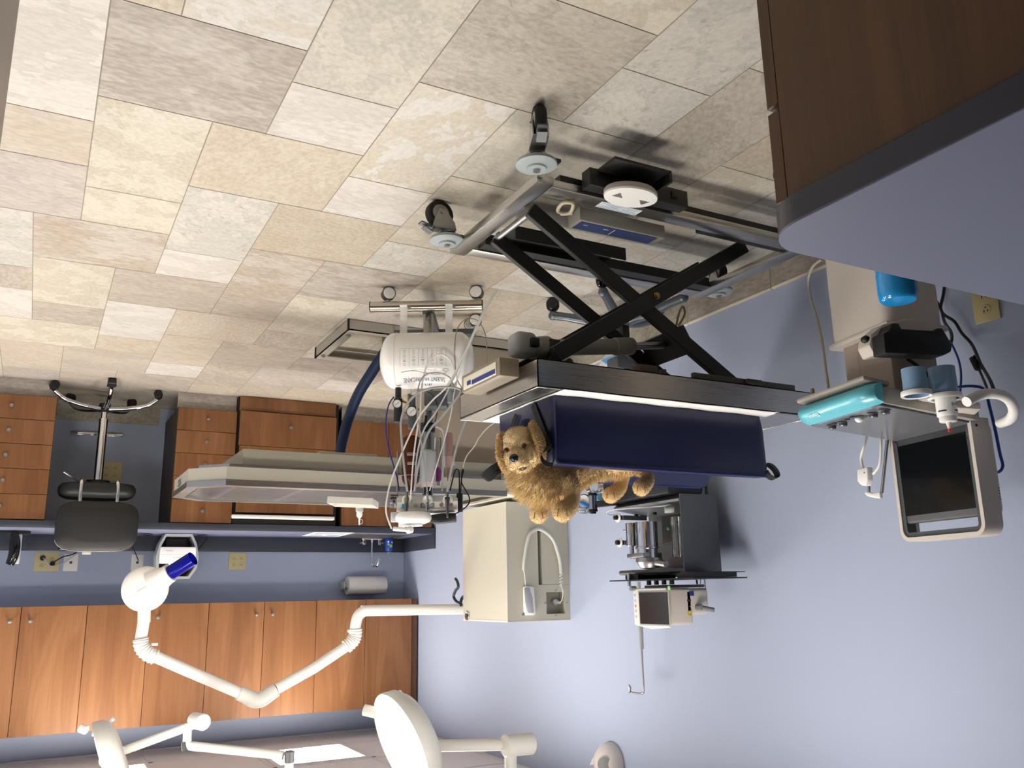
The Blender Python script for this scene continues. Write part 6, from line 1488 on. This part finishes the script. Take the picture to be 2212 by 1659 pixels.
b = MB(); b.cyl(o2(410, 1611, 4.4), o2(612, 1632, 4.4), .021, n=18); b.build('ceiling_arm', SW, t)
q = o2(625, 1640, 4.4); b = MB(); b.cyl((q.x, q.y, q.z+.01), (q.x, q.y, ZC-.001), .021, n=18); b.build('drop_tube', SW, t)
b = MB(); b.cyl((q.x, q.y, o2(625, 1622, 4.4).z), (q.x, q.y, o2(625, 1648, 4.4).z), .0235, n=20, bev=.004); b.build('grey_collar', mat('collar_grey', '#66646a', rough=.4), t)
# emergency light on the left wall
q = onx(1324, 1648, XL); t = thing('emergency_light', 'white round emergency light high on the left wall', 'emergency light', (XL, q.y, q.z))
b = MB(); M = align((XL+.0005, q.y, q.z), (XL+.1, q.y, q.z)); b.lathe([(0, 0), (.095, 0), (.098, .012), (.09, .04), (.065, .07), (.03, .083), (0, .085)], M, 36); b.build('lamp_body', mat('em_white', '#d9d2d0', rough=.4), t)
b = MB(); l0 = Vector((XL+.06, q.y-.025, q.z-.005)); ld = Vector((.6, -.75, -.1)).normalized(); b.lathe([(0, 0), (.036, 0), (.04, .01), (.04, .03), (.036, .034), (0, .03)], align(l0, l0+ld), 28); lo_ = b.build('lamp_head', mat('em_white', '#d9d2d0'), t)
b = MB(); b.lathe([(.034, .0345), (.02, .037), (0, .038)], align(l0, l0+ld), 28); b.build('lamp_lens', mat('lens_grey', '#a7a7a5', rough=.15, bump=.6, bscale=150), lo_)
b = MB(); b.prism([onx(1290, 1637, XL+.03), onx(1298, 1628, XL+.03), onx(1300, 1650, XL+.03), onx(1283, 1652, XL+.03)], (.03, 0, 0), bev=.004); b.build('bracket', mat('em_white', '#d9d2d0'), t)
# ================================================================== stool in the knee space
cx_, cy_ = -.312, 6.075
t = thing('stool', 'black stool with a backrest on a chrome five-star base in the knee space', 'stool', (cx_, cy_, 0))
for k, a in enumerate((-92, -20, 52, 124, 196)):
    a = math.radians(a); d = Vector((math.cos(a), math.sin(a), 0)); o = Vector((cx_, cy_, 0)); b = MB()
    b.tube([o+d*.03+Vector((0, 0, .135)), o+d*.14+Vector((0, 0, .128)), o+d*.25+Vector((0, 0, .105)), o+d*.315+Vector((0, 0, .062))], .014, 10, rs=[.016, .015, .0135, .0125]); lg = b.build('leg', CHROME, t)
    c = o+d*.32+Vector((0, 0, .0255)); s = Vector((-d.y, d.x, 0)); b = MB()
    b.cyl(c-s*.024, c+s*.024, .0252, n=20, bev=.004); b.cyl(c, c+Vector((0, 0, .04)), .011, n=12); b.bx(-.02, .02, -.027, .027, .01, .03, bev=.008, M=Matrix.Translation((c.x, c.y, .0255)) @ Matrix.Rotation(a, 4, 'Z')); b.build('caster', BLACKP, lg)
b = MB(); b.cyl((cx_, cy_, .10), (cx_, cy_, .155), .034, n=24, bev=.003); b.build('hub', BLACKP, t)
b = MB(); b.cyl((cx_, cy_, .155), (cx_, cy_, .22), .018, n=20); b.cyl((cx_, cy_, .2), (cx_, cy_, .60), .027, n=24); b.build('gas_column', CHROME, t)
b = MB(); b.cyl((cx_, cy_, .60), (cx_, cy_, .63), .07, n=24); b.build('seat_plate', BLACKP, t)
b = MB(); b.tube([(cx_+.03, cy_-.02, .615), (cx_+.10, cy_-.08, .62), (cx_+.15, cy_-.12, .60), (cx_+.2, cy_-.14, .57)], .005, 8); b.build('height_lever', SATIN, t)
VIN = mat('black_vinyl', '#1b1b1a', rough=.5, bump=.2, bscale=300)
b = MB(); M = Matrix.Translation((cx_, cy_-.02, .63))
def superlathe(b, M, A, B, prof, n=48, p=3.2):
    rows = []
    for (f, h) in prof:
        row = []
        for i in range(n):
            a = 2*PI*i/n; c, s = math.cos(a), math.sin(a); row.append(M @ Vector((A*f*math.copysign(abs(c)**(2/p), c), B*f*math.copysign(abs(s)**(2/p), s), h)))
        rows.append(row)
    vs = [q for r in rows for q in r]; m = len(rows)
    fs = [[i*n+k, i*n+(k+1) % n, (i+1)*n+(k+1) % n, (i+1)*n+k] for i in range(m-1) for k in range(n)]
    fs += [list(range(n))[::-1], [(m-1)*n+k for k in range(n)]]
    b.add(vs, fs)
superlathe(b, M, .222, .2, [(.8, 0), (.94, .004), (1, .022), (1, .05), (.96, .07), (.85, .083), (.5, .09)], p=2.8); b.build('seat', VIN, t, smooth=60)
for sx in (-1, 1):
    b = MB(); x0 = cx_+sx*.099; b.tube([(x0, cy_-.1, .618), (x0, cy_-.2, .622), (x0+.002, cy_-.262, .635), (x0+.003*sx, cy_-.275, .68), (x0+.002*sx, cy_-.278, .76), (x0, cy_-.285, .81)], .0105, 10, rs=[.009, .010, .0115, .011, .0105, .016]); b.build('back_post', CHROME, t)
Mb = Matrix.Translation((cx_-.005, cy_-.272, .905)) @ Matrix.Rotation(math.radians(90-4), 4, 'X')
b = MB(); superlathe(b, Mb, .226, .148, [(.9, -.008), (.985, -.002), (1, .012), (.99, .03), (.95, .042), (.6, .05)], p=4); b.build('backrest', VIN, t, smooth=60)
P_ = []
for i in range(31):
    a = math.radians(18+144*i/30); c, s = math.cos(a), math.sin(a); P_.append(Mb @ Vector((.2235*math.copysign(abs(c)**.5, c), .1475*math.copysign(abs(s)**.5, s), -.014)))
b = MB(); b.tube(P_, .0045, 8, smooth=False); b.build('back_trim', SATIN, t)

# ================================================================== things on the back counter
ZT = .9087
# phosphor plate scanner
sc = thing('plate_scanner', 'silver and white x-ray plate scanner standing on the back counter', 'scanner', (-.845, 6.33, ZT))
SILV = mat('silver_plastic', '#aeb0b2', rough=.32, metal=.35)
Mf = face_frame((-.845, 6.25, ZT), (1, 0, 0), (0, 0, 1))
def so(p): return [(x*k_, y) for x, y in p for k_ in (1,)]
outl = [(-.085, .004), (.085, .004), (.118, .07), (.135, .15), (.128, .23), (.085, .30), (-.085, .30), (-.128, .23), (-.135, .15), (-.118, .07)]
inn = [(-.078, .022), (.078, .022), (.104, .08), (.118, .15), (.112, .225), (.075, .284), (-.075, .284), (-.112, .225), (-.118, .15), (-.104, .08)]
b = MB(Mf); n = len(outl); vs = [(x, y, z) for z in (0, -.16) for q in (outl, inn) for x, y in q]; fs = []
for i in range(n):
    j = (i+1) % n; fs += [[i, j, n+j, n+i], [2*n+i, 3*n+i, 3*n+j, 2*n+j], [i, 2*n+i, 2*n+j, j], [n+i, n+j, 3*n+j, 3*n+i]]
b.add(vs, fs); b.build('frame', SILV, sc, smooth=30)
b = MB(Mf); b.prism([(x*.99, y, -.15) for x, y in inn], (0, 0, .004)); b.bx(-.066, .066, .03, .09, -.146, -.10); b.build('cavity', mat('cavity_black', '#232422', rough=.5), sc)
b = MB(Mf); b.prism([(-.108, .092, -.1), (.108, .092, -.1), (.113, .10, -.1), (.115, .155, -.1), (.112, .197, -.1), (.105, .2, -.1), (-.105, .2, -.1), (-.112, .197, -.1), (-.115, .155, -.1), (-.113, .10, -.1)], (0, 0, .115), bev=.005, seg=2); wb_ = b.build('reader_body', WHITEE, sc)
b = MB(Mf); b.bx(-.112, .112, .1435, .1445, .0151, .0158); b.build('seam', LGREY, wb_)
text('lettering', 'scan-x', Mf @ Matrix.Translation((.0, .163, .0155)), .018, GINK, wb_, spacing=1.25)
text('lettering', 'AIR techniques', Mf @ Matrix.Translation((.055, .118, .0155)), .0065, BINK, wb_)
b = MB(Mf); b.bx(.0, .05, .2, .212, -.05, -.01, bev=.003); b.build('tray_slot', WHITEP, sc)
def wire(nm, lab, pts, r_, m_=BLACKP):
    b = MB(); b.tube(pts, r_, 8, sub=8); return solo(nm, lab, 'cable', b, m_, Vector(pts[0]))
wire('scanner_cable', 'thin black cable looping on the counter left of the scanner', [(-.985, 6.40, ZT+.003), (-1.03, 6.35, ZT+.004), (-1.055, 6.42, ZT+.02), (-1.04, 6.5, ZT+.06), (-1.0, 6.555, ZT+.11), (-.97, 6.555, ZT+.13)], .0028)
wire('counter_cable', 'tangled black cable on the counter between stool and scanner', [(-.70, 6.44, ZT+.004), (-.66, 6.30, ZT+.004), (-.58, 6.25, ZT+.004), (-.56, 6.36, ZT+.004), (-.62, 6.46, ZT+.004), (-.68, 6.40, ZT+.010), (-.64, 6.30, ZT+.011), (-.56, 6.30, ZT+.012), (-.52, 6.40, ZT+.004), (-.545, 6.5, ZT+.03), (-.60, 6.545, ZT+.10), (-.635, 6.56, ZT+.17)], .0032)
# computer monitor partly hidden by the stool's backrest
cm = thing('computer_monitor', 'black computer monitor on the counter mostly hidden behind the stool backrest', 'monitor', (-.30, 6.36, ZT))
b = MB(); superlathe(b, Matrix.Translation((-.30, 6.36, ZT)), .15, .09, [(1, 0), (1, .012), (.9, .02), (.2, .024)], p=2.6); b.build('stand_base', BLACKP, cm)
b = MB(); b.bx(-.33, -.27, 6.37, 6.40, ZT+.02, ZT+.14, bev=.006); b.build('stand_neck', SATIN, cm)
b = MB(); b.bx(-.47, -.13, 6.335, 6.365, ZT+.03, ZT+.118, bev=.012); b.build('screen_housing', BLACKG, cm)
# desk phone at the right end
ph = thing('desk_phone', 'black desk phone propped on a grey stand at the right end of the counter', 'phone', (.13, 6.30, ZT))
b = MB(); superlathe(b, Matrix.Translation((.13, 6.30, ZT)), .10, .08, [(1, 0), (1, .014), (.92, .02), (.3, .022)], p=3); b.build('base', BLACKP, ph)
b = MB(); b.bx(.075, .10, 6.22, 6.36, ZT+.02, ZT+.20, bev=.008); b.build('stand', LGREY, ph)
b = MB(); b.tube([(.12, 6.21, ZT+.02), (.112, 6.2, ZT+.06), (.108, 6.195, ZT+.11), (.112, 6.2, ZT+.16), (.125, 6.21, ZT+.205)], .03, 14, rs=[.022, .03, .031, .03, .024]); b.build('handset', BLACKG, ph)
def plug(x, z, lab, pts, r_, m_):
    p = thing('plug', lab, 'plug', (x, YB-.02, z)); b = MB(); b.cyl((x, YB-.0082, z), (x, YB-.04, z), .016, n=18, bev=.003); b.build('plug_body', BLACKP, p)
    b = MB(); b.tube(pts, r_, 8, sub=8); b.build('cord', m_, p)
plug(-.112, 1.098, 'round black plug in the upper part of the almond outlet at the right end', [(-.115, 6.545, 1.095), (-.125, 6.53, 1.085), (-.17, 6.5, 1.055), (-.24, 6.48, 1.03), (-.30, 6.46, ZT+.03)], .004, BLACKP)
plug(-.052, 1.062, 'round black plug with a grey cord in the lower part of the almond outlet', [(-.055, 6.545, 1.062), (-.072, 6.52, 1.08), (-.1, 6.515, 1.115), (-.17, 6.53, 1.10), (-.25, 6.52, 1.03)], .004, CTUBE)
# ================================================================== plush golden retriever lying on its back in the trough
def remesh(balls, vox, smooth=5, disp=None):
    """one continuous skin around a chain of spheres"""
    b = MB()
    for c, r in balls:
        bm = bmesh.new(); bmesh.ops.create_icosphere(bm, subdivisions=2, radius=1)
        rr = r if hasattr(r, '__len__') else (r, r, r)
        M = c if isinstance(c, Matrix) else Matrix.Translation(Vector(c))
        for v in bm.verts: v.co = Vector((v.co.x*rr[0], v.co.y*rr[1], v.co.z*rr[2]))
        b.addbm(bm, M)
    me = bpy.data.meshes.new('tmp'); me.from_pydata([tuple(p) for p in b.v], [], b.f)
    o = bpy.data.objects.new('tmp', me); COL.objects.link(o)
    m = o.modifiers.new('r', 'REMESH'); m.mode = 'VOXEL'; m.voxel_size = vox
    s = o.modifiers.new('s', 'SMOOTH'); s.factor = .5; s.iterations = smooth
    dg = bpy.context.evaluated_depsgraph_get(); e = o.evaluated_get(dg); m2 = e.to_mesh()
    out = MB(); out.add([v.co.copy() for v in m2.vertices], [list(p.vertices) for p in m2.polygons])
    e.to_mesh_clear(); bpy.data.objects.remove(o); bpy.data.meshes.remove(me)
    return out
def chain(pts, rs, step=.35):
    out = []; P = spline(pts, 10); m = len(P)
    for i, p in enumerate(P):
        t = i/(m-1)*(len(rs)-1); k = min(int(t), len(rs)-2); out.append((p, rs[k]+(rs[k+1]-rs[k])*(t-k)))
    return out
def dp(x, y, Y=2.36): return ony(x, y, Y)
HC = onx(1124, 968, -1.262)
vv = (CAM-HC).normalized(); ox = -RT; oy = -UP          # photo axes: ox to the photo's right, oy to the photo's top
ox = (ox-vv*ox.dot(vv)).normalized(); oy = (oy-vv*oy.dot(vv)).normalized()
hz = (vv+ox*-.30-oy*.12).normalized(); hy = (oy-ox*.24); hy = (hy-hz*hy.dot(hz)).normalized(); hx = hy.cross(hz)
HM = Matrix((hx, hy, hz)).transposed().to_4x4(); HM.translation = HC
def hp(x, y, z): return HM @ Vector((x, y, z))
def hball(x, y, z, rx, ry, rz): return (HM @ Matrix.Translation((x, y, z)), (rx, ry, rz))
dog = thing('plush_dog', 'golden plush dog lying on its back in the navy trough with paws up', 'stuffed toy', (-1.55, 2.36, .80))
parts = []
parts += [hball(0, .012, -.008, .052, .054, .052), hball(0, .030, .012, .045, .036, .038), hball(0, -.024, .040, .035, .030, .036), hball(0, -.030, .060, .030, .026, .026),
          hball(-.030, -.022, .016, .028, .032, .03), hball(.030, -.022, .016, .028, .032, .03), hball(-.025, .014, .036, .017, .013, .012), hball(.025, .014, .036, .017, .013, .012),
          hball(0, -.060, .030, .024, .012, .026), hball(-.015, -.044, .058, .019, .015, .018), hball(.015, -.044, .058, .019, .015, .018)]
chest = [dp(1138, 1012, 2.37), dp(1152, 1036, 2.37), dp(1186, 1042, 2.365), dp(1230, 1022, 2.36), dp(1285, 1006, 2.36), dp(1335, 1000, 2.36), dp(1385, 998, 2.36)]
parts += chain([HC-hz*.03-hy*.02]+chest[:1], [.05, .06])
parts += chain(chest, [.056, .066, .070, .058, .040, .044, .045])
LEGS = {
 'far_fore': ([dp(1180, 1060, 2.42), dp(1184, 1080, 2.425), dp(1177, 1098, 2.42), dp(1163, 1112, 2.40)], [.030, .0195, .022, .030]),
 'near_fore': ([dp(1208, 1040, 2.33), dp(1232, 1050, 2.30), dp(1236, 1074, 2.295), dp(1232, 1092, 2.29), dp(1215, 1106, 2.28)], [.036, .029, .0245, .0265, .0335]),
 'far_hind': ([dp(1315, 1005, 2.41), dp(1343, 1020, 2.43), dp(1342, 1042, 2.43), dp(1336, 1058, 2.425), dp(1319, 1070, 2.405)], [.040, .028, .0225, .0245, .0285]),
 'near_hind': ([dp(1330, 998, 2.34), dp(1366, 1006, 2.31), dp(1392, 1018, 2.30), dp(1398, 1038, 2.295), dp(1385, 1054, 2.28)], [.042, .032, .0215, .0235, .0285])}
for k, (p, r) in LEGS.items(): parts += chain(p, r)
parts += chain([dp(1385, 1000, 2.36), dp(1420, 995, 2.36), dp(1460, 1000, 2.37)], [.045, .022, .012])
body = remesh(parts, .0042, 6)
# keep the back inside the V groove
def groove(y, z):
    lim = .803 if abs(y-2.37) < .02 else (.803+(abs(y-2.37)-.02)*1.55)
    return lim
nv = []
for p in body.v:
    if p.x < -1.35 and p.z < .96:
        y = min(max(p.y, 2.272), 2.478); lim = min(groove(y, p.z), .95); p = Vector((p.x, y, max(p.z, lim+.002)))
    nv.append(p)
body.v = nv
def golden(p):
    """coat colour: golden tan with a cream chest, belly and muzzle"""
    t1, t2, t3 = rgb('#bd975e'), rgb('#e6d2a6'), rgb('#a8763c')
    q = HM.inverted() @ p
    f = .35
    dchest = min((p-dp(1118, 1050, 2.36)).length, (p-dp(1150, 1078, 2.36)).length)
    f += max(0, 1-dchest/.10)*.75
    f += max(0, 1-(p-dp(1275, 1045, 2.36)).length/.06)*.6+max(0, 1-(p-dp(1310, 1030, 2.36)).length/.05)*.5
    if q.length < .1: f += .18+.2*max(0, min(1, q.z/.06))
    f = max(0, min(1, f)); c = tuple(a*(1-f)+b_*f for a, b_ in zip(t1, t2))
    for k, (pp, r) in LEGS.items():
        d = (p-pp[-1]).length
        if d < .05: g = max(0, 1-d/.05)*.45; c = tuple(a*(1-g)+b_*g for a, b_ in zip(c, rgb('#c29a62')))
    if q.length < .09 and abs(q.x) < .02 and q.y < .03 and q.z > .03: c = tuple(a*.8+b_*.2 for a, b_ in zip(c, t3))
    return c
def fur_mat(name, rough=.75):
    m = mat(name, '#c79c60', rough=rough, spec=.2)
    N, L_, b_ = nodes_of(m); a = N.new('ShaderNodeAttribute'); a.attribute_name = 'coat'; L_.new(a.outputs['Color'], b_.inputs['Base Color'])
    b_.inputs['Sheen Weight'].default_value = .35; b_.inputs['Sheen Roughness'].default_value = .5
    return m
FUR = fur_mat('plush_fur'); STRAND = fur_mat('fur_strands', .6)
bo = body.build('body', FUR, dog, smooth=0)
bo.data.polygons.foreach_set('use_smooth', [True]*len(bo.data.polygons))
inv_d = WM[dog.name]
at = bo.data.attributes.new('coat', 'FLOAT_COLOR', 'POINT')
for i, v in enumerate(bo.data.vertices): at.data[i].color = (*golden(inv_d @ v.co), 1)
# ears
def ear(sx):
    pr = []
    for i in range(9):
        f = i/8; pr.append(hball(sx*(.047+.012*math.sin(f*PI*.8)+(.006 if sx > 0 else 0)), .046-.092*f+(.008 if sx > 0 else 0), .006+.014*f-(.010 if sx > 0 else 0), .0095, .018, .019+.016*math.sin(f*PI)))
    e = remesh(pr, .0035, 4); o = e.build('ear', FUR, dog, smooth=0); o.data.polygons.foreach_set('use_smooth', [True]*len(o.data.polygons))
    a_ = o.data.attributes.new('coat', 'FLOAT_COLOR', 'POINT'); c = rgb('#bf9658')
    for i in range(len(o.data.vertices)): a_.data[i].color = (*c, 1)
    return o
ears = [ear(-1), ear(1)]
b = MB(); b.sph(None, (.0145, .0125, .010), 22, M=HM @ Matrix.Translation((-.0, -.020, .0835))); b.build('nose', mat('nose_black', '#17181c', rough=.18), dog)
for sx in (-1, 1):
    b = MB(); b.sph(None, (.0068, .0068, .005), 16, M=HM @ Matrix.Translation((sx*.029, .006, .0465))); e = b.build('eye', mat('eye_brown', '#2a170d', rough=.08), dog)
    b = MB(); b.lathe([(.0055, .002), (.0078, .0012), (.0085, -.002)], HM @ Matrix.Translation((sx*.029, .006, .0465)) , 18); b.build('eyelid', mat('eyelid_brown', '#7a5127', rough=.7), e)
b = MB(); b.sph(None, (.013, .008, .010), 18, M=HM @ Matrix.Translation((.012, -.056, .060)) @ Matrix.Rotation(.15, 4, 'Z')); b.build('mouth', mat('mouth_dark', '#3a1f1a', rough=.6), dog)
b = MB()
for k, (p, r) in LEGS.items():
    c = Vector(p[-1]); v_ = (CAM-c).normalized(); s_ = (-RT-v_*(-RT).dot(v_)).normalized(); u_ = -UP
    for q in (-.35, .35):
        P_ = [c+v_*r[-1]*.90+s_*r[-1]*q+u_*r[-1]*.30, c+v_*r[-1]*.97+s_*r[-1]*q*1.2-u_*r[-1]*.05, c+v_*r[-1]*.85+s_*r[-1]*q*1.3-u_*r[-1]*.42]
        b.tube(P_, .0009, 5)
b.build('toe_stitching', mat('stitch_brown', '#5e3f1f', rough=.8), dog)
# pile: short plush everywhere, long fluff on chest and belly
def strands(src, M, count, name, parent, seed, lenfn, w=.0011):
    rr = random.Random(seed); me = src.data; me.calc_loop_triangles(); tris = me.loop_triangles
    cum = []; s = 0
    for t_ in tris: s += t_.area; cum.append(s)
    import bisect
    vs = []; fs = []; cols = []
    vc = [M @ v.co for v in me.vertices]; nr = [v.normal for v in me.vertices]
    for _ in range(count):
        t_ = tris[min(len(tris)-1, bisect.bisect(cum, rr.random()*s))]
        a, c = rr.random(), rr.random()
        if a+c > 1: a, c = 1-a, 1-c
        i0, i1_, i2_ = t_.vertices
        p = vc[i0]*(1-a-c)+vc[i1_]*a+vc[i2_]*c; n_v = (nr[i0]*(1-a-c)+nr[i1_]*a+nr[i2_]*c).normalized()
        if p.x < -1.36 and p.z < .955: continue
        L_, flow = lenfn(p)
        d = (n_v*.75+flow+Vector((rr.gauss(0, .28), rr.gauss(0, .28), rr.gauss(0, .28)))).normalized()
        L_ *= rr.uniform(.6, 1.15); sd = d.cross(Vector((rr.gauss(0, 1), rr.gauss(0, 1), rr.gauss(0, 1)))).normalized()*w*rr.uniform(.6, 1.2)
        d2 = (d+flow*.8+Vector((0, 0, -.25))).normalized()
        k = len(vs); m_ = p+d*L_*.55
        vs += [p-n_v*.001+sd, p-n_v*.001-sd, m_+sd*.7, m_-sd*.7, m_+d2*L_*.5]; fs += [[k, k+1, k+3, k+2], [k+2, k+3, k+4]]
        g = golden(p); j = rr.uniform(.78, 1.22); cols += [(min(1, g[0]*j), min(1, g[1]*j), min(1, g[2]*j*rr.uniform(.9, 1.1)), 1)]*5
    b = MB(); b.add(vs, fs); b2 = bpy.data.meshes.new(name); iv = WM[parent.name].inverted(); b2.from_pydata([iv @ p for p in b.v], [], b.f); b2.materials.append(STRAND)
    at_ = b2.attributes.new('coat', 'FLOAT_COLOR', 'POINT')
    for i, c_ in enumerate(cols): at_.data[i].color = c_
    o = bpy.data.objects.new(name, b2); COL.objects.link(o); o.parent = parent; WM[o.name] = WM[parent.name]; o['kind'] = 'stuff'; return o
cps = [dp(1108, 1040, 2.36), dp(1130, 1065, 2.36), dp(1165, 1080, 2.36)]
bps = [dp(1262, 1052, 2.36), dp(1288, 1040, 2.36), dp(1318, 1034, 2.38)]
def furlen(p):
    q = HM.inverted() @ p
    if q.length < .085 and q.z > -.035: return (.0042 if q.z > .02 else .0065), -hy*.35
    for k, (pp, r) in LEGS.items():
        for w_ in pp[-3:]:
            if (p-w_).length < .04: return .0038, Vector((0, 0, -.3))
    dc = min((p-c).length for c in cps); db = min((p-c).length for c in bps)
    if dc < .085: return .036*(1-dc/.2), Vector((.45, -.1, .5))
    if db < .05: return .022, Vector((.2, 0, .45))
    return .009, Vector((-.1, 0, -.3))
strands(bo, inv_d, 30000, 'fur', dog, 4, furlen)
for i, e in enumerate(ears): strands(e, WM[e.name], 3500, 'ear_fur', dog, 9+i, lambda p: (.0075, -hy*.5))
